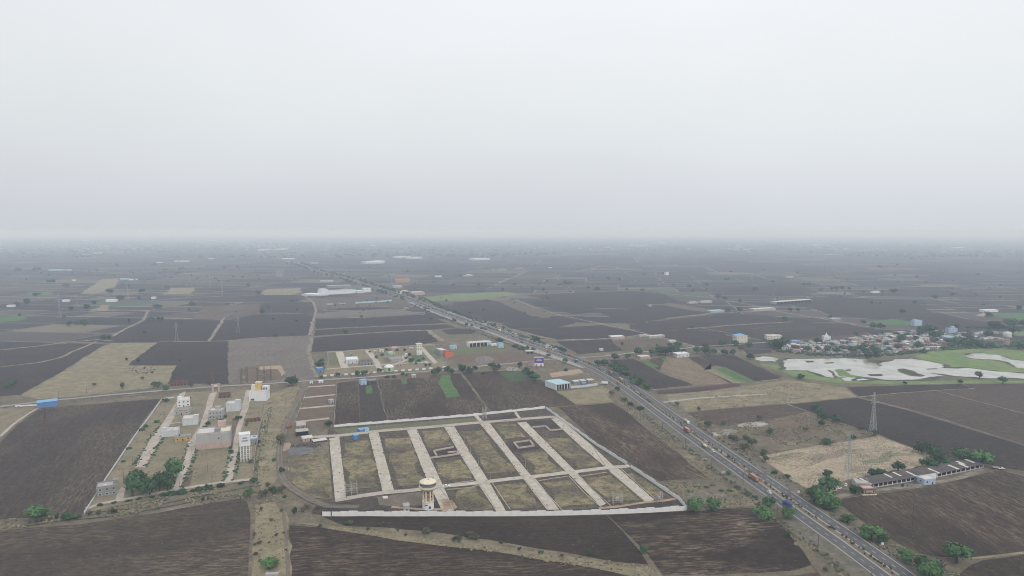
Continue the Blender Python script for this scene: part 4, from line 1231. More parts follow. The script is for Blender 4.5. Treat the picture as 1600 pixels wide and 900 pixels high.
def roofless(name, label, A, B, depth, h, wall, rooms=3, cat='house shell'):
    (x, y), L, a = frame_of(A, B)
    root = thing(name, label, cat, (x, y, 0.05), a)
    t = .35
    for nm, cx, cy, sx, sy, hh in ([('front_wall', L / 2, t / 2, L, t, h * .8), ('rear_wall', L / 2, depth - t / 2, L, t, h)] +
                                   [('cross_wall', L * i / rooms, depth / 2, t, depth - 2 * t - .02, h * (.75 + .25 * (i % 2))) for i in range(rooms + 1)]):
        MB().box(min(max(cx, t / 2 if nm == 'cross_wall' else 0), L - t / 2 if nm == 'cross_wall' else L), cy, 0, sx, sy, hh).build(nm, M[wall], root)
    for i in range(rooms):
        MB().box((i + .5) * L / rooms, -.03, .4, 1.4, .1, min(2.2, h * .6)).build('doorway', M['opening'], root)
    MB().box(L / 2, depth / 2, 0, L - .8, depth - .8, .12).build('floor', M['grey'], root)
    return root
roofless('house_shell', 'roofless brown brick house shell beside the arched gate', (341, 623), (360, 621.5), 13, 4.5, 'brick')
roofless('house_shell', 'long low unfinished brick walls crossing beside the third colony lane', (384, 661), (407, 658), 5, 3.2, 'brick', 4)
roofless('house_shell', 'grey skeleton of a house beside the white roofed hall in the small far colony', (563, 571), (583, 570), 16, 6.5, 'grey', 4)
building('box_house', 'bluish white box house with stair tower between second and third colony lanes', (353, 644), (374, 643), 12, ('px', 12), 'palewhite', 'rooflight', floors=2, wins=0, door=False, stair=(.86, .3, 5, 5, 3.5), parapet=.9)
def yt(root, L, D, h):
    MB().box(L * .46, D * .6, h, L * .32, 6, 9.5).build('yellow_tower', M['yellow'], root)
    MB().box(L * .17, D * .66, h, L * .25, 5, 6.5).build('cream_block', M['cream'], root)
    MB().box(L * .46, D * .6, h + 9.5, L * .36, 6.6, .4).build('tower_roof', M['cream'], root)
    q = MB().box(L * .86, D * .7, h, L * .36, 7, 5)
    q.build('upper_room', M['white'], root)
    for i in range(3):
        MB().box(L * (.74 + .1 * i), D * .7 - 3.55, h + .8, 1.3, .1, 2.6).build('window', M['glass'], root)
    MB().box(L * .2, -.05, 1.2, L * .2, .12, 2).build('window', M['glass'], root)
building('tower_house', 'tall bluish white house with yellow tower at the top right of the left colony', (389, 627.5), (416, 627), 15, ('px', 15), 'white', 'rooflight', floors=2, wins=0, door=False, parapet=.6, extra=yt)
def bigh(root, L, D, h):
    MB().box(L * .62, D * .25, h, 5, 5, 3.5).build('stair_head', M['grey'], root)
    MB().box(L * .72, D * .95, h, 7, 6, 6.5).build('roof_tower', M['pink'], root)
    MB().box(L * .85, D * .5, h + .23, L * .3, D * .8, .3).build('pale_roof_slab', M['cream'], root)
    MB().box(L / 2, -.1, 0, L + .3, .3, h * .42).build('ground_floor_wall', M['pink'], root)
    MB().box(L * .66, -.06, h * .62, 1.3, .2, 1.4).build('window', M['glass'], root)
building('large_house', 'largest grey block in the left colony with pinkish lower wall and pale roof', (307, 704), (360, 699), 20, ('px', 24), 'palegrey', 'rooflight', floors=2, wins=0, door=False, parapet=1.0, extra=bigh)
building('small_house', 'small grey blue house with pale blue roof behind the white water tank', (390, 696), (402, 695), 13, ('px', 9), 'grey', 'cyan', wins=2, parapet=.5)
building('corner_house', 'grey unfinished house with round white tank at the foot of the white boundary wall', (151, 778), (183, 773), 12, ('px', 14), 'grey', 'palegrey', floors=2, wins=3, door=False, parapet=1.0, stair=(.92, .6, 3, 5, 3), tank=None)
def gate():
    (x, y), L, a = frame_of((331, 614), (343.5, 613))
    r = thing('gate_arch', 'cream and pink entrance arch over the second colony lane', 'gate', (x, y, .05), a)
    for sx in (1.2, L - 1.2):
        MB().box(sx, 1.5, 0, 2.4, 3, 10).build('pillar', M['pink'], r)
    MB().box(L / 2, 1.5, 7.6, L - 4.8, 2.4, 2.0).build('beam', M['cream'], r)
    MB().box(L / 2, 1.5, 10.0, L + 1, 3.4, .5).build('cornice', M['pink'], r)
gate()
# village road, red brick ruin, blue shed
building('blue_shed', 'bright blue metal shed standing beside the village road at far left', (58, 639), (90, 635), 13, ('px', 9), 'blue', 'roofblue', 'shed', wins=0, door=False, parapet=0)
rubble('rubble_heap', 80, 638.5, 34, 2.5, 160, 'red', 'reddish rubble spread along the foot of the blue shed', size=1.3, seed=3)
roofless('brick_ruin', 'red brick roofless ruin beside the road above the left colony', (266, 603), (291, 602), 10, 5, 'brick', 5, 'ruin')
def hut(name, label, A, B, D, h, wall, roof, cat='hut', wins=1, **kw):
    return building(name, label, A, B, D, h, wall, roof, cat, wins=wins, parapet=0, **kw)
hut('green_shed', 'small dark shed with pale roof beside trees at the top of the left colony', (256, 628), (272, 626), 7, 3, 'grey', 'palegrey')
hut('blue_cabin', 'blue cabin with light roof under a tree left of the small far colony', (496, 582), (505, 581), 9, 5.5, 'blue', 'roofblue')
hut('blue_house', 'blue roofed house on the near side of the village road', (564, 602), (573, 601), 9, 6.0, 'paleblue', 'roofblue')
hut('roadside_hut', 'dark walled hut with pinkish tarpaulin roof beside the blue roofed house', (575, 600), (588, 599), 9, 4, 'darkgrey', 'rubble')
hut('roadside_stall', 'small white stall on the verge below the village road near the dirt track', (498, 599), (505, 598.5), 4, 3, 'white', 'white', 'stall')
hut('roadside_stall', 'lower tiny white stall at the mouth of the dirt track', (484, 600), (489, 599.6), 4, 2, 'white', 'white', 'stall')
hut('roadside_hut', 'grey lean-to hut standing below the village road among weeds', (644, 591), (650, 590.5), 6, 4, 'palegrey', 'rooflight')
hut('pump_house', 'tiny grey pump house against the pale wall in the brown plots', (516, 631), (522, 630), 6, 4, 'palegrey', 'roofgrey')
# workers' camp
hut('camp_shed', 'grey roofed open shed with dark front in the workers camp', (463, 682), (482, 680), 10, 4.2, 'opening', 'roofgrey', 'shed', 0, openings=3)
hut('camp_shed', 'long flat pale roofed shed at the back of the workers camp', (463, 671), (477, 670), 12, 3.5, 'grey', 'roofgrey', 'shed', 2)
hut('camp_shed', 'pinkish walled shed with pale roof at the front of the workers camp', (473, 691), (489, 689), 9, 3.2, 'pink', 'rooflight', 'shed', 2)
hut('camp_shed', 'low wide whitish slab roofed shed right of the pinkish shed', (490, 693), (511, 690), 7, 1.6, 'darkgrey', 'rooflight', 'shed', 0, door=False)
hut('blue_tent', 'small upright blue cabin on the first plots inside the back wall', (553, 688), (560, 687), 6, ('px', 7), 'blue', 'roofblue', 'cabin', 0)
hut('blue_tent', 'left of two low blue tarpaulin shelters near the back wall', (562, 676), (569, 675), 6, 2.6, 'blue', 'roofblue', 'shelter', 0, door=False)
hut('blue_tent', 'right of two low blue tarpaulin shelters near the back wall', (570.5, 675.5), (577, 674.5), 6, 3.0, 'paleblue', 'roofblue', 'shelter', 0, door=False)
hut('pump_house', 'grey block pump house on a platform left of the big water tower', (631, 801), (640, 800), 5, ('px', 10), 'palegrey', 'roofgrey')
hut('stone_tank', 'low pale block lying beside the lane left of the water tower', (599, 781), (606, 780), 3, 1.2, 'cream', 'rooflight', 'block', 0, door=False)
rubble('rubble_heap', 620, 801, 30, 4, 150, 'sand', 'sandy rubble around the pump house left of the water tower', size=.9, seed=5)
rubble('rubble_heap', 700, 787, 16, 9, 110, 'sand', 'orange building sand dumped on the lane right of the water tower', size=1.2, seed=6)
rubble('rubble_heap', 792, 659, 24, 3, 90, 'rubble', 'white building rubble by the back cross lane of the walled plots', size=1.0, seed=7)
rubble('rubble_heap', 800, 577, 20, 5, 140, 'gravelwhite', 'white rubble pile beside the village road below the billboard house', size=1.9, seed=8)
rubble('rubble_heap', 756, 563, 30, 12, 420, 'rubble', 'broad grey heap of tipped stone in the yard above the village road', size=2.2, seed=9)
rubble('rubble_heap', 480, 697, 50, 8, 240, 'darkgrey', 'dark scattered debris around the workers camp', size=1.1, seed=10)
rubble('rubble_heap', 1140, 674, 24, 6, 150, 'gravelwhite', 'white stones scattered beside the highway above the red earth', size=1.2, seed=11)
rubble('rubble_heap', 1420, 760, 40, 6, 170, 'rubble', 'broken stones in front of the long animal shed', size=1.2, seed=12)
rubble('rubble_heap', 1098, 777, 90, 12, 260, 'rubble', 'scattered stones in the scrub right of the compound wall corner', size=1.1, seed=13)

# small far colony
for i, (a, b, y, c1, c2) in enumerate(((583, 589, 552, 'pink', 'rooflight'), (593, 600, 550.5, 'cream', 'roofgrey'), (600, 606, 562, 'grey', 'palegrey'), (633, 638, 557, 'white', 'white'), (640, 646, 547, 'palegrey', 'rooflight'), (664, 669, 570, 'cream', 'rooflight'), (623, 629, 572, 'pink', 'roofgrey'), (546, 551, 556, 'grey', 'roofgrey'))):
    building('small_house', '%s of the tiny outbuildings of the small far colony from the left' % ordw(sorted([583, 593, 600, 633, 640, 664, 623, 546]).index(a)), (a, y), (b, y - .3), 6, 3.2, c1, c2, 'hut', wins=1, parapet=.4, group='tiny outbuildings of the small far colony')
area('colony_ground', [(511, 551), (570, 547), (620, 543), (678, 538), (703, 574), (594, 583), (505, 588), (513, 566)], 'plot_tan', 0.16, 0.6)
area('grass_plot', [(513, 552), (524, 551), (534, 572), (515, 573)], 'meadowgreen', 0.2, 0.6)
area('grass_plot', [(663, 542), (676, 540), (690, 560), (680, 563)], 'meadowgreen', 0.2, 0.6)
area('green_garden', [(640, 555), (660, 556), (668, 562), (650, 566)], 'green', 0.2, 1)
for px in ([(524, 550), (535, 549), (545, 575), (533, 576)], [(570, 548), (579, 547), (594, 568), (600, 582), (592, 583), (583, 565)], [(656, 545), (661, 543), (684, 567), (678, 569)],
           [(628, 556), (634, 555), (638, 563), (622, 570), (612, 571), (626, 565)]):
    area('colony_lane', px, 'concrete_road', 0.28, 0.5)
way('colony_lane', [(510, 577.5), (545, 574.5), (585, 571.5), (636, 568), (680, 566)], 6, 'concrete_road', 0.32, 0.1)
building('white_hall', 'broad white roofed hall in the left part of the small far colony', (541, 569), (560, 568), 24, 6, 'palewhite', 'white', 'hall', wins=3, parapet=.6)
building('gabled_house', 'dark grey pitched roof house in the middle of the small far colony', (611, 567), (630, 565), 24, 4.5, 'palegrey', 'grey', shed=True, wins=3)
building('pink_house', 'pinkish low house at the back of the small far colony', (612, 549), (624, 548), 14, 5, 'pink', 'pink', wins=3, parapet=.5)
building('green_house', 'pale green low house behind the dark grey pitched roof', (608, 556), (617, 555), 12, 4.5, 'greenwall', 'greenwall', wins=2, parapet=.4)
def tw(root, L, D, h):
    MB().box(L / 2, D / 2, h * .62, L + 1.6, D + 1.6, .7).build('yellow_ledge', M['yellow'], root)
    MB().box(L / 2, D / 2, h + .2, L + 2, D + 2, .6).build('cornice', M['cream'], root)
    MB().bar((L / 2, D / 2, h), (L / 2, D / 2, h + 5), .25).build('mast', M['white'], root)
building('white_tower', 'tall white tower with yellow ledge and mast in the small far colony', (652, 555.5), (659.5, 555), 8, ('px', 17), 'white', 'white', 'tower', floors=3, wins=2, parapet=1, extra=tw)
def gatehouse():
    x, y = G(608, 580)
    r = thing('gatehouse', 'pale green round gatehouse with painted front at the entrance of the small far colony', 'gatehouse', (x, y, .05), 0)
    MB().lathe(0, 0, [(7, 0), (7, 6)], 0, 20).build('wall', M['greenwall'], r)
    MB().lathe(0, 0, [(7.3, 6), (7.3, 6.5), (5.5, 8.2), (2.5, 9.3), (.3, 9.7)], 0, 20).build('dome', M['white'], r, smooth=True)
    MB().box(1.5, -7.0, 1.5, 3, .4, 4).build('painted_panel', M['green'], r)
gatehouse()
building('orange_house', 'bright orange fronted house right of the small far colony', (695.5, 559), (707, 558), 8, ('px', 9), 'orange', 'darkgrey', floors=2, wins=0, door=False, parapet=.3)
building('grey_block', 'tall grey block standing behind the orange fronted house', (688, 556), (699, 555), 24, 8, 'grey', 'rooflight', floors=2, wins=2, parapet=.8)
hut('blue_shop', 'pale blue shop right of the orange fronted house', (704, 546), (714, 545.5), 12, 5.5, 'cyan', 'roofblue', 'shop', 2)
building('bay_shed', 'white shed with four dark bays beyond the orange fronted house', (733, 543), (762, 541), 14, ('px', 7), 'white', 'rooflight', 'shed', wins=0, parapet=0, openings=5)
hut('blue_annex', 'pale blue annex at the right end of the shed with four dark bays', (759, 539), (768, 538.5), 18, 5, 'cyan', 'cyan', 'annex', 0)
hut('blue_pavilion', 'small pale blue pavilion under a dark tree beside the highway', (779, 544), (787, 543.5), 10, ('px', 7), 'cyan', 'roofblue', 'pavilion', 1)
hut('white_kiosk', 'low white kiosk left of the pale blue pavilion', (768, 541), (777, 540.5), 8, 3, 'white', 'white', 'kiosk', 1)
hut('steel_canopy', 'flat pale canopy in the red yard above the billboard house', (822, 553), (834, 552.5), 8, 4, 'grey', 'rooflight', 'canopy', 0, openings=2)
# billboard house (lettering on the photograph is two white lines, too small to read)
def billboard():
    (x, y), L, a = frame_of((835, 573), (849.5, 573))
    r = thing('billboard_house', 'white building whose front is a purple and white advertising board', 'billboard', (x, y, .05), a)
    h = HT(835, 573, 14)
    MB().box(L / 2, 8, 0, L, 15, h - 2).build('wall', M['pink'], r)
    MB().box(L / 2, 8, h - 2, L + .4, 15.4, .4).build('roof', M['rooflight'], r)
    MB().box(L / 2, 0, 0.5, L, .5, h * .36).build('lower_board', M['white'], r)
    MB().box(L / 2, 0, .5 + h * .36, L, .5, h * .62).build('upper_board', M['purple'], r)
    for i, (w, z) in enumerate(((.46, .80), (.56, .66))):
        q = MB()
        n = 9
        for k in range(n):
            if k == 4: continue
            q.box(L * (.5 - w / 2 + w * (k + .5) / n), -.3, h * z, L * w / n * .72, .08, h * .075)
        q.build('lettering', M['white'], r)
    for k in (.22, .72):
        q = MB().lathe(L * k, -.45, [(.1, .6), (1.3, .8), (1.3, h * .2), (.7, h * .3)], 0, 10)
        q.build('painted_emblem', M['tarp'], r)
    q = MB()
    q.poly([(-.1, -.2, 0), (-9, 9, 0), (-9, 9, h * .55), (-.1, -.2, h * .8)]); q.poly([(-.1, .1, 0), (-.1, .1, h * .8), (-9, 9.3, h * .55), (-9, 9.3, 0)])
    q.build('side_board', M['pink'], r)
billboard()
building('bay_warehouse', 'large pale blue roofed warehouse with dark bays left of the highway', (869, 610), (891, 607), 26, ('px', 9), 'white', 'cyan', 'warehouse', wins=0, parapet=0, openings=5)
panel_wall('compound_wall', [(892, 607), (915, 605), (934, 602)], 'pale blue white wall between the warehouse and the highway', 3.0, 8, 'palewhite', step=False)
hut('wall_stall', 'small bright blue stall against the pale wall before the highway', (910, 604), (916, 603.5), 4, 4, 'blue', 'roofblue', 'stall', 0)
for i, (px, w) in enumerate(((897, 9), (908, 8), (919, 9))):
    hut('yard_shed', '%s of three flat white roofs behind the pale wall, counted from the left' % ORD[i], (px, 600 - i), (px + w, 599.5 - i), 9, 3, 'grey', 'rooflight', 'shed', 0, door=False)

# right of the highway
hut('pink_clinic', 'low white roofed house with pink base at the crossing of field paths', (956, 531), (976, 530), 14, 5.5, 'pink', 'white', 'house', 4)
hut('long_farm_shed', 'long low grey shed left of the farm track junction', (1015, 529), (1039, 527), 10, 4, 'palegrey', 'rooflight', 'shed', 3)
hut('field_shed', 'small pale farm shed between the pink based house and the long grey shed', (1000, 527), (1012, 526.5), 8, 3.5, 'palegrey', 'rooflight', 'shed', 1)
hut('white_shed', 'small white roofed shed beside a tree on the field path', (1047, 536), (1057, 535.5), 9, 4, 'palewhite', 'rooflight', 'shed', 1)
hut('white_house', 'white roofed house among trees above the market gardens', (1058, 559), (1077, 558), 15, 6, 'palewhite', 'white', 'house', 3)
hut('garden_house', 'low white roofed hut under trees left of the market gardens', (1001, 562), (1016, 561), 12, 4.5, 'pink', 'rooflight', 'hut', 2)
hut('garden_hut', 'tiny white hut in the dark field above the village road', (938, 548.5), (943, 548.2), 6, 3, 'palewhite', 'palewhite', 'hut', 0)
hut('blue_sheet_shed', 'wide pale blue sheet roofed shed by the track in the dark fields', (1111, 489), (1132, 488), 18, 5, 'palegrey', 'cyan', 'shed', 0)
hut('long_white_shed', 'long white roofed shed right of the pale blue sheet roof', (1178, 487), (1212, 485), 18, 6, 'palegrey', 'rooflight', 'shed', 3)
hut('poultry_shed', 'very long low grey poultry shed on the skyline of dark fields', (1213, 476), (1268, 472), 20, 7, 'palegrey', 'rooflight', 'shed', 0, openings=10)
hut('farm_row', 'left of two low farm roofs beside the track before the green strip', (1078, 475), (1091, 474), 14, 4, 'palegrey', 'rooflight', 'farmhouse', 0)
hut('farm_row', 'right of two low farm roofs beside the track before the green strip', (1096, 474), (1113, 473), 14, 5, 'palegrey', 'rooflight', 'farmhouse', 0)
hut('grey_field_shed', 'low grey blue shed on the track above the village', (1300, 502), (1315, 501), 12, 5, 'grey', 'palegrey', 'shed', 2)
def hip(root, L, D, h):
    q = MB().box(L / 2, D / 2, h + 1.1, L * 1.08, D * 1.08, 3.2, 0, 0, (.12, .12))
    q.build('hip_roof', M['roofblue'], root)
building('blue_roof_villa', 'pale villa with bright blue hipped roof left of the village', (1151, 536), (1168, 535.5), 15, ('px', 10), 'cream', 'cream', floors=2, wins=3, parapet=.8, extra=hip)
building('cream_house', 'wide cream flat roofed house between the blue roofed villa and the village', (1199, 531), (1222, 531), 14, ('px', 6), 'cream', 'cream', floors=2, wins=5, parapet=.7)
building('blue_house', 'tall pale blue house standing at the back of the village', (1429, 510), (1441, 509), 9, ('px', 8), 'paleblue', 'paleblue', floors=2, wins=3, parapet=1, stair=(.3, .6, 6, 6, 3))
building('blue_house', 'pale blue house with roof room at the right of the village', (1483, 521), (1496, 520.5), 9, ('px', 7), 'paleblue', 'paleblue', floors=2, wins=3, parapet=1, stair=(.6, .5, 6, 6, 4))
building('blue_house', 'lower pale blue house in front of the roof room house right of the village', (1478, 532), (1492, 531), 12, 6, 'paleblue', 'cyan', floors=1, wins=3, parapet=.6)
building('white_shrine', 'small white shrine house with a pointed top in the village', (1288, 531), (1298, 531), 10, 6, 'white', 'white', 'shrine', wins=2, parapet=.5,
         extra=lambda r, L, D, h: MB().lathe(L / 2, D / 2, [(2.4, h), (2.0, h + 2.5), (1.0, h + 5), (.2, h + 7)], 0, 10).build('spire', M['white'], r))
building('blue_hut_house', 'dark blue walled house at the left end of the village', (1239, 538), (1252, 537.5), 12, 5, 'blue', 'roofblue', wins=2, parapet=.3)

# long animal shed on the right, its two runs of worn dark roofing and its open bays
def long_shed(A, B, depth, h, label, pale, bays, tilt=1.1):
    (x, y), L, a = frame_of(A, B)
    r = thing('animal_shed', label, 'shed', (x, y, .05), a)
    MB().box(L / 2, depth - .15, 0, L, .3, h + tilt).build('rear_wall', M['palegrey'], r)
    for sx in (.15, L - .15):
        MB().box(sx, depth / 2, 0, .3, depth - .62, h).build('end_wall', M['wallwhite'], r)
    pm = MB().box(0, 0, 0, .5, .4, h).mesh('pillar', M['wallwhite'])
    for i in range(bays + 1):
        o = ob('pillar', pm, r)
        o.location = (min(max(L * i / bays, .55), L - .55), .2, 0)
    MB().box(L / 2, .25, 0, L - .7, .3, .8).build('dwarf_wall', M['palegrey'], r)
    MB().box(L / 2, depth * .55, .02, L - .7, depth * .8, .1).build('floor', M['darkearth'], r)
    nsh = bays * 2
    ln = L / nsh
    top = h + .1
    pms = {}
    for mt in ('darkgrey', 'rooflight', 'roofgrey'):
        q = MB()
        q.poly([(-ln / 2, -1.0, top), (ln / 2, -1.0, top), (ln / 2, depth + .4, top + tilt), (-ln / 2, depth + .4, top + tilt)])
        q.poly([(-ln / 2, -1.0, top - .12), (-ln / 2, depth + .4, top + tilt - .12), (ln / 2, depth + .4, top + tilt - .12), (ln / 2, -1.0, top - .12)])
        q.poly([(-ln / 2, -1.0, top - .12), (ln / 2, -1.0, top - .12), (ln / 2, -1.0, top), (-ln / 2, -1.0, top)])
        pms[mt] = q.mesh('roof_sheet', M[mt])
    rnd = random.Random(len(label))
    for i in range(nsh):
        o = ob('roof_sheet', pms['roofgrey' if rnd.random() < .06 else 'darkgrey'], r)
        o.location = (ln * (i + .5), 0, rnd.uniform(0, .12))
        if i in pale:
            y0, y1 = (depth * .35, depth + .35) if i % 2 else (-1.0, depth * rnd.uniform(.6, 1.0))
            zf = lambda yy: top + .22 + tilt * (yy + 1) / (depth + 1.4)
            q = MB()
            q.poly([(ln * (i + .05), y0, zf(y0)), (ln * (i + .95), y0, zf(y0)), (ln * (i + .95), y1, zf(y1)), (ln * (i + .05), y1, zf(y1))])
            q.poly([(ln * (i + .05), y0, zf(y0) - .08), (ln * (i + .95), y0, zf(y0) - .08), (ln * (i + .95), y0, zf(y0)), (ln * (i + .05), y0, zf(y0))])
            q.build('pale_sheet', M['rooflight'], r)
    return r
long_shed((1358, 764), (1444, 749.5), 11, 3.5, 'nearer run of the long dark roofed animal shed with open bays', (0, 11, 15, 20), 12)
long_shed((1464, 746.5), (1538, 731), 11, 3.5, 'farther run of the long animal shed with white sheets in its dark roof', (0, 8, 12, 13, 17), 10)
building('shed_link', 'white fronted block joining the two runs of the long animal shed', (1441, 750.5), (1463, 747), 13, 4.6, 'white', 'darkgrey', 'block', wins=0, parapet=0, door=False)
building('shed_office', 'broken pale end building at the left end of the long animal shed', (1337, 764), (1360, 766), 13, 4.0, 'palegrey', 'roofgrey', 'outbuilding', wins=3, parapet=.8)
building('blue_hut', 'pale blue hut in front of the long animal shed', (1444.5, 758.5), (1461.5, 757), 8, ('px', 8.5), 'paleblue', 'rooflight', 'hut', wins=2, parapet=.3)
building('orange_hut', 'small red and cream hut on a pale plinth below the long animal shed', (1349, 774), (1368, 773.5), 7, ('px', 9.5), 'brick', 'pink', 'hut', wins=3, parapet=.3,
         extra=lambda r, L, D, h: (MB().box(L / 2, D / 2, 0, L + 1.6, D + 1.6, .7).build('plinth', M['cream'], r), MB().box(L / 2, -.06, h * .45, L * .5, .14, h * .3).build('painted_sign', M['pink'], r)))

# white factory and other buildings far along the highway
building('factory', 'long white factory hall beside the highway in the distance', (503, 461), (557, 458), 40, 11, 'white', 'palegrey', 'factory', floors=2, wins=0, parapet=0, door=False, openings=0)
building('white_shed', 'lower white wing at the left end of the distant factory', (471, 462), (500, 463), 45, 5, 'palewhite', 'white', 'factory', wins=0, parapet=0, door=False)
building('tower_block', 'tall white head block at the left end of the factory hall', (503.5, 462), (513, 461.5), 40, 19, 'white', 'palewhite', 'factory', floors=3, wins=0, parapet=0, door=False)
building('link_shed', 'lower white shed between the distant factory hall and its gate building', (558, 458.5), (568, 458), 30, 7, 'palewhite', 'white', 'shed', wins=0, parapet=0, door=False)
building('factory_office', 'small white gate building right of the distant factory', (568, 457), (580, 456.5), 26, 12, 'white', 'white', 'office', floors=2, wins=3)
hut('factory_row', 'long thin row of grey roofs behind the factory', (513, 450.5), (549, 449), 30, 8, 'grey', 'palegrey', 'shed', 0)
building('orange_hostel', 'long salmon orange building right of the distant highway', (618, 441.5), (641, 441), 30, 12, 'truckorange', 'pink', 'hostel', floors=2, wins=8, door=False, parapet=.5)
hut('blue_market', 'bright blue roofed shed right of the distant highway', (615, 450), (629, 449.5), 26, 7, 'palegrey', 'roofblue', 'shed', 0)
building('red_factory_house', 'pale roofed pinkish buildings right of the distant highway', (644, 462), (664, 461), 34, 9, 'pink', 'rooflight', 'buildings', floors=2, wins=5)
building('tan_block', 'tan low block among trees right of the distant highway', (622, 459), (638, 458.5), 30, 7, 'cream', 'cream', 'block', wins=4)
for i, (a, b, y) in enumerate(((624, 642, 402.5), (645, 660, 404), (742, 766, 406), (572, 600, 411.5), (588, 602, 410), (411, 424, 390.5), (435, 450, 390))):
    hut('distant_shed', '%s pale roofed long shed beyond the distant factory' % ['leftmost near', 'second near', 'right hand', 'low left', 'low middle', 'far left', 'faint left'][i], (a, y + 1), (b, y), 60, 12, 'palewhite', 'white', 'shed', 0)
hut('concrete_frame', 'unfinished grey concrete frame building left of the distant highway', (431, 432.5), (440, 432.5), 30, 26, 'grey', 'grey', 'building', 2, floors=4)
panel_wall('blue_hoarding', [(555, 474.5), (585, 473), (612, 471)], 'pale blue hoarding along the fallow field below the distant factory', 5, 20, 'cyan', 'hoarding', step=True)
panel_wall('broken_fence', [(500, 477), (530, 475.5), (552, 474.5)], 'broken white fence left of the pale blue hoarding', 4, 18, 'polepale', 'fence', gap=lambda k: k % 2 == 0)
FARH = [(165, 181, 472, 11, 'white'), (97, 107, 472, 9, 'white'), (10, 21, 480, 8, 'white'), (236, 243, 467, 8, 'white'), (75, 98, 423, 9, 'cyan'), (103, 112, 423, 9, 'cyan'),
        (272, 294, 409, 9, 'white'), (244, 254, 411, 8, 'white'), (187, 200, 437, 8, 'cyan'), (201, 214, 438, 8, 'white'), (180, 205, 374, 16, 'white'), (214, 232, 373, 16, 'white'),
        (131, 139, 376, 14, 'white'), (145, 160, 396, 10, 'white'), (128, 142, 398, 9, 'palegrey'), (325, 335, 405, 8, 'white'), (113, 118, 439, 7, 'white'), (0, 7, 385, 12, 'palegrey'),
        (276, 290, 377, 14, 'palegrey'), (327, 336, 376, 14, 'white'), (1268, 1280, 383.5, 16, 'white'), (1283, 1290, 383.5, 14, 'white'), (1292, 1297, 384, 14, 'white'),
        (1492, 1508, 387.5, 12, 'white'), (1290, 1312, 398, 5, 'palegrey'), (1150, 1190, 390, 6, 'palegrey'), (988, 1012, 383.5, 10, 'white'), (1032, 1040, 380, 14, 'white'),
        (945, 955, 387, 9, 'palegrey'), (860, 863, 419, 6, 'white'), (1041, 1045, 430, 22, 'white'), (806, 818, 420, 7, 'palegrey'), (680, 690, 433, 9, 'white'), (724, 740, 432, 8, 'palegrey'),
        (730, 736, 431, 10, 'white'), (1364, 1376, 458, 9, 'white'), (1537, 1560, 488, 9, 'white'), (1230, 1240, 434, 8, 'palegrey'), (500, 520, 441, 8, 'palegrey'), (615, 625, 380, 12, 'white'),
        (580, 586, 384, 12, 'white'), (440, 460, 405, 9, 'white'), (484, 498, 412, 8, 'palegrey'), (1400, 1412, 454, 7, 'brick'), (1000, 1006, 385, 8, 'white')]
for i, (a, b, y, h, mt) in enumerate(sorted(FARH)):
    side = 'left of the highway' if b < 500 else 'right of the highway'
    col_ = {'white': 'white', 'cyan': 'pale green roofed', 'palegrey': 'pale grey', 'brick': 'brown'}[mt]
    building('far_building', '%s %s building far off on the plain, %s from the left edge' % ('tiny' if y < 400 else 'small', col_, ordw(i)),
             (a, y), (b, y - .2), max(12, (b - a) / SC(y) * .4), h * .62, mt if mt != 'palegrey' else 'palegrey', 'rooflight' if mt == 'palegrey' else mt, 'building', wins=0, door=False, parapet=0, group='far buildings on the plain')

# the village beyond the pond
def village():
    rnd = random.Random(5)
    rows = [(1205, 1330, 541, 533), (1215, 1345, 546, 538), (1240, 1470, 552, 540), (1262, 1480, 548, 534), (1280, 1440, 543, 528), (1300, 1420, 538, 524), (1330, 1460, 533, 520), (1345, 1500, 529, 518), (1390, 1530, 541, 528), (1480, 1560, 527, 522), (1350, 1470, 556, 545), (1225, 1330, 543.5, 535.5), (1250, 1420, 549, 537), (1310, 1450, 541, 527), (1320, 1500, 536.5, 524), (1340, 1440, 530.5, 519.5), (1400, 1520, 534, 524.5), (1300, 1420, 554, 547), (1500, 1590, 533, 529)]
    done = []
    walls = ['palegrey', 'pink', 'cream', 'grey', 'white', 'brick', 'palewhite', 'paleblue', 'greenwall']
    roofs = ['rooflight', 'roofgrey', 'rubble', 'grey', 'palegrey', 'roofgrey', 'grey', 'rooflight', 'tarp', 'palegrey', 'rubble']
    rn = {'rooflight': 'pale sheet', 'roofgrey': 'dull concrete', 'rubble': 'mottled grey', 'grey': 'grey', 'palegrey': 'light grey', 'tarp': 'reddish', 'cyan': 'pale blue green'}
    wn_ = {'palegrey': 'grey walled', 'pink': 'pink walled', 'cream': 'cream walled', 'grey': 'dark grey walled', 'white': 'white walled', 'brick': 'brick walled', 'palewhite': 'bluish white walled', 'paleblue': 'pale blue walled', 'greenwall': 'pale green walled'}
    for x0, x1, ya, yb in rows:
        x = x0
        while x < x1:
            w = rnd.uniform(4, 9)
            t = (x - x0) / (x1 - x0)
            py = ya + (yb - ya) * t + rnd.uniform(-1.2, 1.2)
            if rnd.random() < .84 and not any(abs(x - q) < 5 and abs(py - r) < 0.8 for q, r in done):
                done.append((x, py))
                wl, rf = rnd.choice(walls), rnd.choice(roofs)
                part = 'left' if x < 1290 else 'middle' if x < 1400 else 'right'
                depth_ = 'front' if py > (545 - (x - 1200) * .045) else 'back'
                building('village_house', 'low %s house with %s roof in the %s %s of the village' % (wn_[wl], rn[rf], depth_, part), (x, py), (x + w, py + rnd.uniform(-.7, .3)),
                         rnd.uniform(7, 12), rnd.choice([2.8, 3.2, 3.6, 4.6]), wl, rf, wins=2 if rnd.random() < .5 else 1, parapet=rnd.choice([0, 0, .6]), group='houses of the village beyond the pond', shed=rnd.random() < .25)
            x += w + rnd.uniform(.3, 2.5)
    return len(done)
print('village', village())

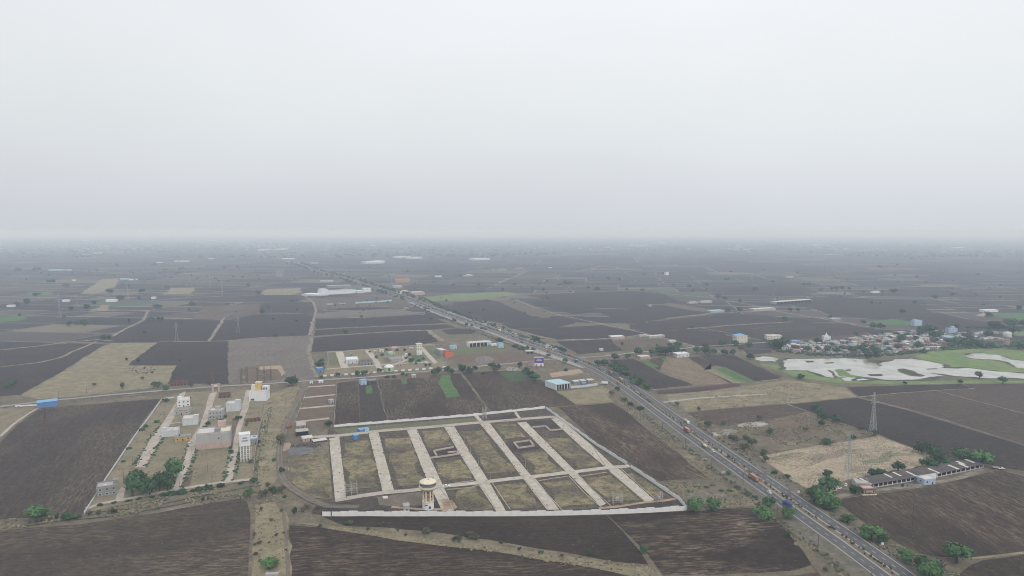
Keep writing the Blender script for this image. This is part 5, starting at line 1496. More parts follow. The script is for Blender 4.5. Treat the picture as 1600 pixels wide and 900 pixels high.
# ================================================================ water towers
def big_tower():
    x, y = G(669, 795)
    r = thing('water_tower', 'big cream water tower with grey blue band standing at the front of the walled plots', 'water tower', (x, y, .1), R(8))
    MB().lathe(0, 0, [(4.1, 0), (4.1, 5.6)], 0, 28).build('base_wall', M['wallwhite'], r, smooth=False)
    q = MB()
    q.box(1.2, -4.1, 1.6, 1.3, .3, 1.6); q.box(-1.4, -4.05, 3.9, 2.2, .2, .5)
    q.build('opening', M['opening'], r)
    MB().lathe(0, 0, [(4.4, 5.6), (4.4, 6.0)], 0, 28).build('floor_slab', M['towercream'], r)
    cm = MB().box(0, 0, 0, .75, .75, 9.2).mesh('column', M['towercream'])
    for i in range(8):
        t = 2 * math.pi * (i + .5) / 8
        o = ob('column', cm, r)
        o.location = (3.7 * math.cos(t), 3.7 * math.sin(t), 6.0)
        o.rotation_euler = (0, 0, t)
    for z in (8.6, 11.6):
        q = MB()
        for i in range(8):
            t0, t1 = 2 * math.pi * (i + .5) / 8, 2 * math.pi * (i + 1.5) / 8
            q.bar((3.7 * math.cos(t0), 3.7 * math.sin(t0), z), (3.7 * math.cos(t1), 3.7 * math.sin(t1), z), .28)
        q.build('ring_beam', M['towerochre'], r)
    MB().lathe(0, 0, [(.7, 6.0), (.7, 15)], 0, 14).build('shaft', M['towerochre'], r)
    q = MB()
    for i in range(26):
        t = i * .42
        q.box(2.3 * math.cos(t), 2.3 * math.sin(t), 6.0 + i * .34, 1.6, .7, .14, 0, t)
    q.build('stair', M['towerochre'], r)
    b = MB().lathe(0, 0, [(3.9, 13.9), (5.3, 14.9), (6.35, 16.0), (6.6, 16.8), (6.2, 17.0)], 0, 32).build('bowl', M['towercream'], r, smooth=True)
    MB().lathe(0, 0, [(6.55, 17.0), (6.55, 17.35)], 0, 32).build('gallery', M['towercream'], r)
    q = MB()
    for i in range(28):
        t = 2 * math.pi * i / 28
        q.bar((6.4 * math.cos(t), 6.4 * math.sin(t), 17.3), (6.4 * math.cos(t), 6.4 * math.sin(t), 18.3), .06)
        t2 = t + 2 * math.pi / 28
        q.bar((6.4 * math.cos(t), 6.4 * math.sin(t), 18.3), (6.4 * math.cos(t2), 6.4 * math.sin(t2), 18.3), .06)
    q.build('gallery_rail', M['steel'], r)
    MB().lathe(0, 0, [(5.75, 17.2), (5.75, 19.8)], 0, 32).build('tank_band', M['blueband'], r)
    MB().lathe(0, 0, [(6.15, 19.8), (6.15, 20.3), (5.6, 20.7), (3.4, 21.5), (1.2, 21.9), (.3, 22.0)], 0, 32).build('dome', M['towercream'], r, smooth=True)
    MB().lathe(.4, -.6, [(.55, 21.75), (.55, 22.3), (.2, 22.4)], 0, 10).build('hatch', M['grey'], r)
    q = MB()
    for k, (a, z) in enumerate(((2.2, 1.6), (2.6, 2.2), (3.0, 1.5), (1.6, 1.3))):
        q.bar((4.6 * math.cos(a), 4.6 * math.sin(a), 21), (4.6 * math.cos(a), 4.6 * math.sin(a), 21 + z), .1)
    q.build('vent_pipe', M['towerochre'], r)
big_tower()
def colony_tank():
    (x, y), L, a = frame_of((376, 723), (391, 721))
    r = thing('water_tank', 'white rectangular water tank raised on white frame legs in the left colony', 'water tank', (x, y, .1), a)
    D = 7.0
    top = HT(376, 723, 25)
    cm = MB().box(0, 0, 0, .6, .6, top).mesh('leg', M['white'])
    for i in range(4):
        for yy in (.3, D - .3):
            o = ob('leg', cm, r)
            o.location = (.3 + (L - .6) * i / 3, yy, 0)
    q = MB()
    for k in range(1, 4):
        z = top * k / 4
        for yy in (.3, D - .3):
            q.bar((.3, yy, z), (L - .3, yy, z), .22)
        for xx in (.3, L - .3):
            q.bar((xx, .3, z), (xx, D - .3, z), .22)
    q.build('cross_beam', M['white'], r)
    th = HT(376, 723, 43) - top
    MB().box(L / 2, D / 2, top, L + 1, D + 1, th).build('tank', M['white'], r)
    q = MB()
    for row, (w, zz) in enumerate(((.5, .62), (.7, .40))):
        for k in range(6):
            q.box(L / 2 + L * w * ((k + .5) / 6 - .5), -.55, top + th * zz, L * w / 6 * .66, .08, th * .13)
    q.build('lettering', M['blueband'], r)
    MB().box(L / 2, D / 2, top + th, L + 1.5, D + 1.5, .3).build('roof', M['white'], r)
    MB().box(L * 1.1, D * .5, 0, 2, D * .5, top * .8).build('stair', M['pink'], r)
colony_tank()
def village_tower():
    x, y = G(1573, 541)
    r = thing('water_tower', 'pale lilac cup shaped water tower rising at the right edge beyond the marsh', 'water tower', (x, y, .1))
    h = HT(1573, 541, 22)
    q = MB()
    for i in range(8):
        t = 2 * math.pi * i / 8
        q.bar((4.2 * math.cos(t), 4.2 * math.sin(t), 0), (3.8 * math.cos(t), 3.8 * math.sin(t), h * .58), .5)
    q.build('column', M['pink'], r)
    q = MB()
    for z in (.15, .3, .45):
        q.lathe(0, 0, [(4.3, h * z), (4.3, h * z + .6)], 0, 12)
    q.build('ring_beam', M['palewhite'], r)
    MB().lathe(0, 0, [(3.4, h * .55), (6.2, h * .7), (6.4, h * .9), (5.4, h * .94), (5.6, h * .99), (.5, h * 1.04)], 0, 20).build('tank', M['palewhite'], r, smooth=False)
village_tower()

# ================================================================ pylons, poles
def lattice(name, label, base, hpx, w0, mat='steel', arms=3, thick=.21, n=9, group=None, wtop=.9, cat='pylon'):
    x, y = G(*base)
    h = HT(base[0], base[1], hpx)
    r = thing(name, label, cat, (x, y, 0), R(14), group)
    wa = lambda z: w0 / 2 + (wtop / 2 - w0 / 2) * min(1, (z / h) / .82) ** .85
    q = MB()
    zs = [h * (1 - (1 - i / n) ** 1.25) for i in range(n + 1)]
    cs = ((-1, -1), (1, -1), (1, 1), (-1, 1))
    for z0, z1 in zip(zs, zs[1:]):
        for i in range(4):
            a, b = cs[i], cs[(i + 1) % 4]
            p = lambda c, z: (c[0] * wa(z), c[1] * wa(z), z)
            q.bar(p(a, z0), p(a, z1), thick)
            q.bar(p(a, z0), p(b, z1), thick * .55, sides=3)
            q.bar(p(b, z0), p(a, z1), thick * .55, sides=3)
            q.bar(p(a, z1), p(b, z1), thick * .5, sides=3)
    q.build('lattice_body', M[mat], r)
    for k in range(arms):
        z = h * (.74 + .09 * k)
        q = MB()
        for s_ in (-1, 1):
            L = w0 * (.62 - .08 * k)
            for yy in (-1, 1):
                q.bar((s_ * wa(z), yy * wa(z), z), (s_ * L, 0, z + .3), thick * .6, sides=3)
                q.bar((s_ * wa(z + 1.6), yy * wa(z), z + 1.8), (s_ * L, 0, z + .3), thick * .5, sides=3)
            q.bar((s_ * L, 0, z + .3), (s_ * L, 0, z - 1.3), .12, sides=4)
        q.build('cross_arm', M[mat], r)
    return r
lattice('pylon', 'tall steel lattice pylon at the corner of straw stubble and dark field', (1364, 676), 63, 5.4, n=12, thick=.2)
lattice('pylon', 'slender lattice pylon standing in the straw stubble nearer the highway', (1325, 752), 78, 5.6, n=12, thick=.11)
lattice('pylon', 'rust brown lattice pylon inside the big dark field at left', (72, 689), 52, 8.5, 'steelred', n=9, thick=.15)
lattice('pylon', 'reddish lattice pylon beside the red brick ruin and village road', (331, 601), 33, 7, 'steelred', thick=.16)
for i, (a, b, hp) in enumerate(((93, 497, 38), (200, 470, 22), (276, 535, 32), (347, 463, 24), (372, 520, 26), (328, 450, 22), (120, 478, 18), (148, 433, 14), (296, 441, 14), (612, 445, 12), (1175, 437, 14))):
    lattice('far_pylon', '%s hazy grey pylon from the left on the open fields' % ordw(sorted([93, 200, 276, 347, 372, 328, 120, 148, 296, 612, 1175]).index(a)), (a, b), hp, 6.5, 'steel', thick=.085, n=6, group='pylons receding over the fields')
def pole(name, label, base, hpx, mat='pole', arm=True, r_=.22, group=None, cat='pole'):
    x, y = G(*base)
    h = HT(base[0], base[1], hpx)
    r = thing(name, label, cat, (x, y, 0), R(random.uniform(20, 40)), group)
    q = MB().bar((0, 0, 0), (0, 0, h), r_, sides=6, r2=r_ * .7)
    q.build('shaft', M[mat], r)
    if arm:
        MB().box(0, 0, h - 1.0, 1.9, .15, .16).build('cross_arm', M[mat], r)
        q = MB()
        for s_ in (-.85, 0, .85):
            q.bar((s_, 0, h - .85), (s_, 0, h - .45), .07)
        q.build('insulator', M['polepale'], r)
    return r
HP = [(981, 637, 12), (1006, 655, 13), (1035, 675, 15), (1071, 704, 19), (1112, 735, 20), (1161, 758, 19), (1214, 813, 22), (1278, 863, 28), (1361, 925, 32)]
for i, (a, b, hp) in enumerate(HP):
    pole('utility_pole', '%s dark utility pole along the left verge of the highway, counted from the junction' % ordw(i), (a, b), hp, group='poles along the left verge of the highway')
pole('utility_pole', 'lone dark utility pole in the middle of the lower right ploughed field', (1426, 821), 31)
pole('utility_pole', 'lone dark utility pole at the bottom right corner near the frame edge', (1592, 893), 21)
pole('utility_pole', 'pole with flat head beside the trees at the foot of the first colony lane', (193, 756), 20)
for i, (a, b, hp) in enumerate(((257, 655, 12), (264, 642, 12), (277, 636, 11), (218, 723, 9), (207, 724, 10), (300, 713, 16), (291, 742, 19), (281, 767, 14), (324, 738, 15), (312, 672, 12))):
    pole('lane_pole', '%s pole from the left along the lanes of the left colony' % ordw(sorted([257, 264, 277, 218, 207, 300, 291, 281, 324, 312]).index(a)), (a, b), hp, 'steelred', False, .14, group='poles of the left colony lanes')
IP = [(789, 695, 15), (821, 731, 14), (726, 695, 12), (735, 710, 12), (748, 727, 13), (766, 753, 12), (589, 674, 11), (706, 663, 10), (734, 646, 9), (975, 717, 9), (967, 728, 8), (680, 760, 10), (530, 700, 9), (994, 724, 8)]
for i, (a, b, hp) in enumerate(sorted(IP)):
    pole('street_light', '%s pale slim pole from the left inside the walled plots' % ordw(i), (a, b), hp, 'polepale', False, .13, group='pale slim poles of the walled plots')
for i, (a, b, hp) in enumerate(((92, 624, 12), (135, 614, 9), (216, 613, 8), (463, 600, 8), (549, 592, 7), (1112, 682, 10), (1138, 666, 8), (1086, 634, 10), (1198, 648, 5), (430, 560, 12), (411, 560, 12), (843, 560, 12), (861, 566, 10), (864, 566, 10), (901, 556, 8), (1000, 580, 9), (1310, 760, 14), (521, 562, 3))):
    pole('field_pole', '%s thin pole from the left along the village road and field edges' % ordw(sorted([92, 135, 216, 463, 549, 1112, 1138, 1086, 1198, 430, 411, 843, 861, 864, 901, 1000, 1310, 521]).index(a)), (a, b), hp, 'pole', True, .16, group='thin poles along road and field edges')
def hframe(label, A, B, hpx, mat='polepale', cols=2, rungs=4):
    (x, y), L, a = frame_of(A, B)
    h = HT(A[0], A[1], hpx)
    r = thing('pole_structure', label, 'pole frame', (x, y, 0), a)
    pm = MB().bar((0, 0, 0), (0, 0, h), .2, sides=6).mesh('pole', M[mat])
    for i in range(cols):
        for yy in (0, 3.0):
            o = ob('pole', pm, r)
            o.location = (L * i / (cols - 1), yy, 0)
    q = MB()
    for k in range(rungs):
        z = h * (.25 + .7 * k / rungs)
        for yy in (0, 3.0):
            q.bar((-.5, yy, z), (L + .5, yy, z), .12)
        for xx in (0, L):
            q.bar((xx, 0, z), (xx, 3.0, z), .1)
    q.build('cross_beam', M[mat], r)
    MB().box(L * .5, 1.5, h * .35, min(2.2, L * .5), 1.4, 1.8).build('transformer', M['steel'], r)
hframe('wide pale pole frame with transformer at the foot of the first concrete lane', (540, 776), (558, 774), 21, cols=3)
hframe('pale pole frame with ladder like rungs near the front wall at right', (959, 790), (972, 789), 20, rungs=5)
hframe('narrow pale pole frame near the right corner of the walled plots', (1028, 787), (1035, 786), 16)
hframe('tall narrow pole frame beside the back wall of the walled plots', (755, 656), (760, 655.5), 19, rungs=5)
hframe('dark pole frame of the small substation on the orange dirt', (378, 600), (387, 598), 25, 'pole')
hframe('second dark pole frame of the small substation on the orange dirt', (403, 597), (424, 594), 22, 'pole', 3)

# ================================================================ vehicles
WH = {}
def wheels(root, xs, track, r, z=None):
    if r not in WH:
        q = MB()
        q.bar((0, -.17, 0), (0, .17, 0), r, sides=14)
        WH[r] = (q.mesh('wheel', M['tyre']), MB().bar((0, -.19, 0), (0, .19, 0), r * .5, sides=10).mesh('rim', M['steel']))
    for x in xs:
        for s_ in (-1, 1):
            w = ob('wheel', WH[r][0], root)
            w.location = (x, s_ * track / 2, r)
            ob('rim', WH[r][1], w)
def car(label, x, y, z, rz, paint='carwhite', cat='car', group=None, L=4.9, tall=1.05):
    r = thing('car', label, cat, (x, y, z), rz, group)
    k = L / 4.3
    MB().extrude_profile([(-2.1 * k, .3), (2.1 * k, .3), (2.15 * k, .62), (2.0 * k, .82), (1.15 * k, .95), (-1.75 * k, 1.0), (-2.1 * k, .9)], 1.75).build('body', M[paint], r)
    MB().extrude_profile([(1.1 * k, .95), (.45 * k, 1.45 * tall), (-1.2 * k, 1.48 * tall), (-1.75 * k, 1.0)], 1.5).build('glasshouse', M['glass'], r)
    MB().extrude_profile([(.42 * k, 1.452 * tall), (.35 * k, 1.52 * tall), (-1.15 * k, 1.54 * tall), (-1.25 * k, 1.482 * tall)], 1.46).build('roof', M[paint], r)
    wheels(r, (-1.3 * k, 1.35 * k), 1.6, .33)
    for s_ in (-1, 1):
        MB().box(2.1 * k, s_ * .62, .62, .12, .35, .16).build('headlight', M['white'], r)
    return r
def truck(label, x, y, z, rz, kind, body, cab, group=None, L=9.5, cat='truck', load=None):
    r = thing('truck', label, cat, (x, y, z), rz, group)
    MB().box(-.4, 0, .75, L - .6, 1.1, .35).build('chassis', M['pole'], r)
    xc = L / 2 - 1.1
    c = MB().extrude_profile([(xc - 1.0, .6), (xc + 1.05, .6), (xc + 1.1, 1.5), (xc + .85, 2.75), (xc - 1.0, 2.85)], 2.35).build('cab', M[cab], r)
    w = MB().box(xc + .99, 0, 1.65, .1, 2.0, .85)
    w.build('windscreen', M['glass'], r)
    for s_ in (-1, 1):
        MB().box(xc + .15, s_ * 1.18, 1.7, 1.1, .05, .75).build('side_window', M['glass'], r)
        MB().box(xc + 1.1, s_ * .85, .85, .1, .35, .25).build('headlight', M['white'], r)
    x0, x1 = -L / 2, xc - 1.15
    bl, cx = x1 - x0, (x0 + x1) / 2
    if kind == 'box':
        MB().box(cx, 0, 1.12, bl, 2.45, 2.75).build('container', M[body], r)
        q = MB()
        MB().box(cx, 0, 3.87, bl - .1, 2.35, .12).build('roof_panel', M['tarp' if body == 'truckbrown' else 'roofgrey'], r)
        n = int(bl / .8)
        for i in range(n + 1):
            for s_ in (-1, 1):
                q.box(x0 + bl * i / n, s_ * 1.25, 1.2, .1, .07, 2.6)
        q.build('side_rib', M[cab], r)
        MB().box(x0 - .04, 0, 1.25, .08, 2.2, 2.4).build('rear_door', M[load or body], r)
    elif kind == 'open':
        q = MB()
        q.box(cx, 0, 1.12, bl, 2.4, .15)
        for s_ in (-1, 1):
            q.box(cx, s_ * 1.2, 1.27, bl, .1, 1.7)
        q.box(x0 + .05, 0, 1.27, .1, 2.3, 1.7); q.box(x1 - .05, 0, 1.27, .1, 2.3, 2.2)
        q.build('cargo_bed', M[body], r)
        q = MB()
        rnd = random.Random(label)
        for i in range(7):
            q.box(cx + bl * (i / 7 - .43), 0, 1.3, bl / 7 * 1.1, 2.15, 1.7 + rnd.uniform(-.2, .5), top=(.8, .8))
        q.build('load', M[load or 'tarp'], r)
    elif kind == 'tank':
        q = MB()
        q.bar((x0 + .1, 0, 2.25), (x1 - .1, 0, 2.25), 1.2, sides=16)
        q.build('tank', M[body], r, smooth=False)
        for k in (.25, .5, .75):
            MB().bar((x0 + bl * k, 0, 3.3), (x0 + bl * k, 0, 3.65), .35, sides=10).build('manhole', M['steel'], r)
        MB().box(cx, 0, 1.05, bl, 1.6, .25).build('tank_frame', M[load or 'truckred'], r)
    elif kind == 'mixer':
        MB().bar((x0 + .4, 0, 2.7), (x1 - 1.6, 0, 2.2), .75, sides=14, r2=1.25).bar((x1 - 1.6, 0, 2.2), (x1, 0, 2.0), 1.25, sides=14, r2=.8).build('drum', M[body], r)
        MB().box(cx, 0, 1.05, bl, 1.8, .35).build('frame', M[load or 'truckbrown'], r)
    xs = (xc + .05, x0 + 1.2, x0 + 2.4) if L > 7 else (xc, x0 + 1.3)
    wheels(r, xs, 2.2, .5)
    return r
def on_road(px, py, side=None):
    x, y = G(px, py)
    s_, off, d = hw_near(x, y)
    if side is not None and not (2.9 < abs(off) < 11.3 and (off > 0) == (side > 0)):
        off = side * (4.9 if abs(off) < 7 else 9.2)
    p, d = hw_at(s_)
    rz = math.atan2(d[1], d[0])
    if off > 0:
        rz += math.pi
    return p[0] + d[1] * off, p[1] - d[0] * off, ZR + .03, rz
truck('long brown container truck with orange cab end on the left carriageway', *on_road(1177, 751, -1), 'box', 'truckbrown', 'truckorange', L=13, load='truckorange')
truck('red sided truck with flat orange rear door on the left carriageway', *on_road(1073, 676, -1), 'box', 'truckred', 'truckred', L=11, load='truckorange')
truck('cream tanker with white cab coming toward the camera on the right carriageway', *on_road(1078, 662, 1), 'tank', 'truckcream', 'carwhite', L=10)
truck('brown truck with round cream drum just behind a white car', *on_road(1101, 701, -1), 'mixer', 'towercream', 'truckbrown', L=8.5)
truck('blue truck beside the roadside trees at lower right', *on_road(1230, 793, -1), 'open', 'truckblue', 'truckblue', L=9, load='truckblue')
truck('red loaded truck with white cab by the big tree below the junction', *on_road(954, 584, 1), 'open', 'truckred', 'carwhite', L=11, load='tarp')
truck('cream topped truck turning at the median gap', *on_road(967, 595, 1), 'open', 'truckbrown', 'truckcream', L=8, load='truckcream')
truck('small red cargo rickshaw on the left carriageway at the median gap', *on_road(965.5, 601, -1), 'box', 'tarp', 'truckred', L=5)
x_, y_ = G(944, 601)
truck('white lorry pulled off at the end of the pale blue wall', x_, y_, .6, R(160), 'box', 'carwhite', 'carwhite', L=9)
car('white car following the brown drum truck', *on_road(1114, 707, -1))
car('white car beside the median just above the blue truck', *on_road(1202, 772, -1))
truck('bright orange truck on the highway above the billboard house', *on_road(857, 551, -1), 'open', 'truckorange', 'truckorange', L=9.5, load='truckred')
truck('dark grey tipper truck with white cab above the junction', *on_road(815, 536, -1), 'open', 'truckgrey', 'carwhite', L=10.5, load='truckgrey')
truck('white van truck high on the highway before the green strip', *on_road(781, 518, 1), 'box', 'carwhite', 'carwhite', L=7)
car('white van passing the bright orange truck', *on_road(864, 547.5, 1), L=5, tall=1.2)
truck('dull red truck entering the junction', *on_road(887, 557, 1), 'open', 'truckred', 'truckbrown', L=8)
truck('grey green covered truck at the junction mouth', *on_road(893, 567, -1), 'box', 'truckgrey', 'truckgrey', L=9)
truck('orange loaded truck just below the junction', *on_road(916, 569, 1), 'open', 'truckorange', 'truckorange', L=9, load='sand')
car('dark car crossing at the junction', *on_road(898, 561, 1), paint='truckgrey')
for i, (a, b, sd_) in enumerate(((779, 527, -1), (735, 502, 1), (700, 489, 1), (683, 481, 1), (662, 478, -1), (640, 466, 1), (598, 452, 1), (845, 545, 1), (540, 435, 1), (728, 503, -1))):
    car('%s far vehicle on the highway beyond the junction, from the near end' % ordw(i), *on_road(a, b, sd_), group='far vehicles on the highway', L=6, tall=1.5, cat='van')
def ground_car(label, px, py, rz, **k):
    x, y = G(px, py)
    return car(label, x, y, k.pop('z', .55), rz, **k)
ground_car('white car parked on the cross lane right of the big water tower', 698, 761, R(15))
ground_car('white car parked in front of the low white box house', 251, 682, R(70))
ground_car('white car parked beside the unfinished yellow house', 298, 692.5, R(75))
ground_car('leftmost of the white cars under the trees by the animal shed', 1303, 768, R(15))
ground_car('middle of the white cars under the trees by the animal shed', 1311, 765, R(30), L=5)
ground_car('rightmost of the white cars under the trees by the animal shed', 1322, 760, R(60))
ground_car('white car parked on the path at the right end of the animal shed', 1565, 734, R(170), L=4.6)
ground_car('dark car parked by the low white wall left of the blue shed', 9, 638, R(5), paint='truckgrey')
x_, y_ = G(451, 669)
truck('small rusty red trailer truck beside the dirt track by the workers camp', x_, y_, .3, R(60), 'open', 'truckbrown', 'truckred', L=6)
x_, y_ = G(1557, 733)
def tractor():
    r = thing('tractor_trailer', 'pale farm trailer left of the white car at the end of the animal shed', 'trailer', (x_, y_, .25), R(172))
    MB().box(0, 0, .9, 5, 2.2, .15).build('bed', M['palegrey'], r)
    MB().box(0, 1.05, 1.05, 5, .1, .6).build('side_board', M['steel'], r)
    MB().box(0, -1.05, 1.05, 5, .1, .6).build('side_board', M['steel'], r)
    MB().bar((2.5, 0, .9), (4.2, 0, .6), .08).build('drawbar', M['pole'], r)
    wheels(r, (-.6, .6), 1.9, .45)
tractor()
# motorcycles and riders
def skin_person(name, label, loc, rz, joints, edges, rad, mats, group=None):
    me = bpy.data.meshes.new('body')
    me.from_pydata(joints, edges, [])
    o = bpy.data.objects.new('body', me)
    C.objects.link(o)
    m = o.modifiers.new('Skin', 'SKIN')
    for i, rr in enumerate(rad):
        me.skin_vertices[0].data[i].radius = (rr, rr)
    me.skin_vertices[0].data[0].use_root = True
    o.modifiers.new('Sub', 'SUBSURF').levels = 1
    me.materials.append(M[mats])
    return o
def motorbike(label, px, py, side, shirt):
    x, y, z, rz = on_road(px, py, side)
    r = thing('motorcycle', label, 'motorcycle', (x, y, z), rz, None)
    for wx in (-.62, .66):
        w = MB().bar((wx, -.06, .3), (wx, .06, .3), .3, sides=14).build('wheel', M['tyre'], r)
        MB().bar((wx, -.08, .3), (wx, .08, .3), .12, sides=8).build('rim', M['steel'], w)
    MB().extrude_profile([(-.6, .55), (.1, .35), (.5, .6), (.3, .95), (0, .98), (-.2, .82), (-.75, .84)], .26).build('frame', M['truckgrey'], r)
    MB().bar((.66, 0, .3), (.42, 0, 1.05), .04).build('fork', M['steel'], r)
    MB().bar((.40, -.33, 1.07), (.40, .33, 1.07), .025).build('handlebar', M['steel'], r)
    J = [(0, 0, .92), (.05, 0, 1.2), (.08, 0, 1.42), (.1, 0, 1.52), (.12, 0, 1.66), (.08, .19, 1.4), (.22, .25, 1.18), (.38, .28, 1.08), (.08, -.19, 1.4), (.22, -.25, 1.18), (.38, -.28, 1.08),
         (.02, .12, .9), (.38, .18, .82), (.2, .16, .42), (.34, .16, .36), (.02, -.12, .9), (.38, -.18, .82), (.2, -.16, .42), (.34, -.16, .36)]
    E_ = [(0, 1), (1, 2), (2, 3), (3, 4), (2, 5), (5, 6), (6, 7), (2, 8), (8, 9), (9, 10), (0, 11), (11, 12), (12, 13), (13, 14), (0, 15), (15, 16), (16, 17), (17, 18)]
    rad = [.16, .15, .17, .06, .11, .07, .05, .035, .07, .05, .035, .10, .08, .055, .04, .10, .08, .055, .04]
    root = thing('person', 'rider in %s on the %s' % ('a pale shirt' if shirt == 'cloth' else 'dark clothes', label), 'person', (x, y, z), rz)
    b = skin_person('person', '', None, 0, J, E_, rad, shirt)
    b.parent = root
    q = MB().lathe(.12, 0, [(.03, 1.55), (.1, 1.6), (.12, 1.7), (.09, 1.79), (.02, 1.82)], 0, 10).build('helmet', M['opening' if shirt == 'cloth' else 'cloth'], root)
motorbike('motorcycle on the left carriageway between two white cars', 1150, 737, -1, 'cloth')
motorbike('motorcycle alone on the right carriageway above the stubble field', 1126, 698, 1, 'clothdark')
motorbike('motorcycle near the brown container truck front', 1164, 740, -1, 'clothdark')
# grazing cattle on the olive meadow
def cow_mesh():
    q = MB()
    q.extrude_profile([(-1.0, .85), (-.95, 1.35), (-.2, 1.42), (.7, 1.4), (.95, 1.2), (.9, .75), (.2, .62), (-.6, .7)], .62)
    q.extrude_profile([(.85, 1.3), (1.25, 1.0), (1.55, .45), (1.35, .38), (1.1, .75), (.8, .9)], .28)
    for a, b in ((-.8, .2), (-.8, -.2), (.7, .2), (.7, -.2)):
        q.bar((a, b, .8), (a - .06, b, .42), .11, r2=.07)
        q.bar((a - .06, b, .42), (a, b, 0), .07, r2=.05)
    q.bar((-1.0, 0, 1.3), (-1.15, 0, .6), .04)
    for s_ in (-1, 1):
        q.bar((1.15, s_ * .1, 1.15), (1.1, s_ * .3, 1.3), .035)
    return q.mesh('cow', M['hide'])
CM = cow_mesh()
rnd = random.Random(3)
COWS = sorted([(196 + rnd.uniform(0, 46), 574 + rnd.uniform(0, 11)) for _ in range(26)])
for i, (a, b) in enumerate(COWS):
    o = ob('cow', CM)
    x, y = G(a, b)
    o.location = (x, y, .3)
    o.rotation_euler = (0, 0, rnd.uniform(0, 6.28))
    tag(o, 'dark cow grazing in the herd on the olive meadow at left', 'cow', 'herd of dark cattle on the meadow')
# roadside signs
def sign(label, px, py, hpx, mat='white', w=1.6):
    x, y = G(px, py)
    h = HT(px, py, hpx)
    r = thing('road_sign', label, 'sign', (x, y, .2), R(-6))
    MB().bar((0, 0, 0), (0, 0, h - w), .08).build('post', M['steel'], r)
    MB().box(0, -.08, h - w, w, .06, w).build('sign_plate', M[mat], r)
sign('small white road sign on the right verge near the bottom', 1379, 857, 9)
sign('small white sign plate on the right verge by the tree group', 1248, 771, 4)
# culvert headwall at the bottom edge and pale slabs on the left verge
(x_, y_) = G(425, 899)
o = MB().box(0, 0, 0, 7.5, 2.4, 1.2).box(-3.5, 2.2, 0, .4, 3, 1.1).box(3.5, 2.2, 0, .4, 3, 1.1).build('culvert', M['palegrey'])
o.location = (x_, y_, .1)
tag(o, 'small grey culvert headwall cut off by the bottom edge', 'culvert')
for i, (a, b) in enumerate(((1100, 718), (1130, 739))):
    rubble('stone_heap', a, b, 8, 2.5, 26, 'gravelwhite', '%s pale stone heap on the left verge of the highway' % ('upper' if i == 0 else 'lower'), size=1.4, seed=20 + i)

# ================================================================ vegetation
def crown_mesh(name, seed, mat, leaves=620, lobes=9, flat=.72, leaf=.10, droop=0.0):
    """unit crown: radius about 1, base at z=0; lobes of small leaf faces with gaps, over a broken inner mass"""
    rnd = random.Random(seed)
    q = MB()
    L = []
    for i in range(lobes):
        t = rnd.uniform(0, 6.28)
        rr = rnd.uniform(.15, .62) if i else 0
        L.append((rr * math.cos(t), rr * math.sin(t), flat * rnd.uniform(.55, 1.15) - .12 * rr, rnd.uniform(.28, .48)))
    for cx, cy, cz, cr in L:
        # inner mass, knobbly
        n = len(q.v)
        rows, cols = 4, 7
        for i in range(rows):
            ph = math.pi * (i + .5) / rows
            for j in range(cols):
                th_ = 2 * math.pi * j / cols + i * .4
                k = cr * rnd.uniform(.55, .85)
                q.v.append((cx + k * math.sin(ph) * math.cos(th_), cy + k * math.sin(ph) * math.sin(th_), cz + k * .8 * math.cos(ph)))
        for i in range(rows - 1):
            for j in range(cols):
                q.f.append((n + i * cols + j, n + (i + 1) * cols + j, n + (i + 1) * cols + (j + 1) % cols, n + i * cols + (j + 1) % cols))
                q.m.append(0)
        q.f.append(tuple(n + j for j in range(cols))); q.m.append(0)
    for k in range(leaves):
        cx, cy, cz, cr = rnd.choice(L)
        d = Vector((rnd.gauss(0, 1), rnd.gauss(0, 1), rnd.gauss(.25, .9))).normalized()
        p = Vector((cx, cy, cz)) + Vector((d.x, d.y, d.z * .85)) * cr * rnd.uniform(.78, 1.18)
        if droop:
            p.z -= droop * (p.x * p.x + p.y * p.y)
        if p.z < .05:
            continue
        nrm = (d + Vector((rnd.gauss(0, .5), rnd.gauss(0, .5), rnd.gauss(.3, .5)))).normalized()
        u = nrm.orthogonal().normalized()
        w = nrm.cross(u)
        a = rnd.uniform(0, 6.28)
        u, w = u * math.cos(a) + w * math.sin(a), w * math.cos(a) - u * math.sin(a)
        s_ = leaf * rnd.uniform(.6, 1.35)
        q.poly([p - u * s_, p - w * s_ * .6, p + u * s_, p + w * s_ * .7])
    return q.mesh(name, M[mat])
def trunk_mesh(seed, n=5):
    rnd = random.Random(seed)
    q = MB()
    top = (rnd.uniform(-.05, .05), rnd.uniform(-.05, .05), .48)
    q.bar((0, 0, -.02), (top[0] * .5, top[1] * .5, .25), .075, sides=7, r2=.058)
    q.bar((top[0] * .5, top[1] * .5, .24), top, .058, sides=7, r2=.045)
    for i in range(n):
        t = 2 * math.pi * i / n + rnd.uniform(-.4, .4)
        l = rnd.uniform(.3, .55)
        b = (top[0] + l * math.cos(t), top[1] + l * math.sin(t), top[2] + rnd.uniform(.2, .5))
        q.bar(top, b, .036, sides=5, r2=.016)
    return q.mesh('trunk', M['bark'])
KINDS = {}
for kd, mt, nl, lf, fl in (('mid', 'leaf', 620, .10, .75), ('dark', 'leafdark', 560, .10, .72), ('light', 'leaflight', 640, .10, .75), ('dry', 'leafdry', 300, .085, .8), ('bush', 'leafdark', 260, .13, .45), ('greenbush', 'leaf', 260, .13, .45)):
    KINDS[kd] = [crown_mesh('crown', len(mt) * 5 + i * 13 + len(kd), mt, nl, 9 + i % 3, fl, lf) for i in range(5)]
TRK = [trunk_mesh(i) for i in range(4)]
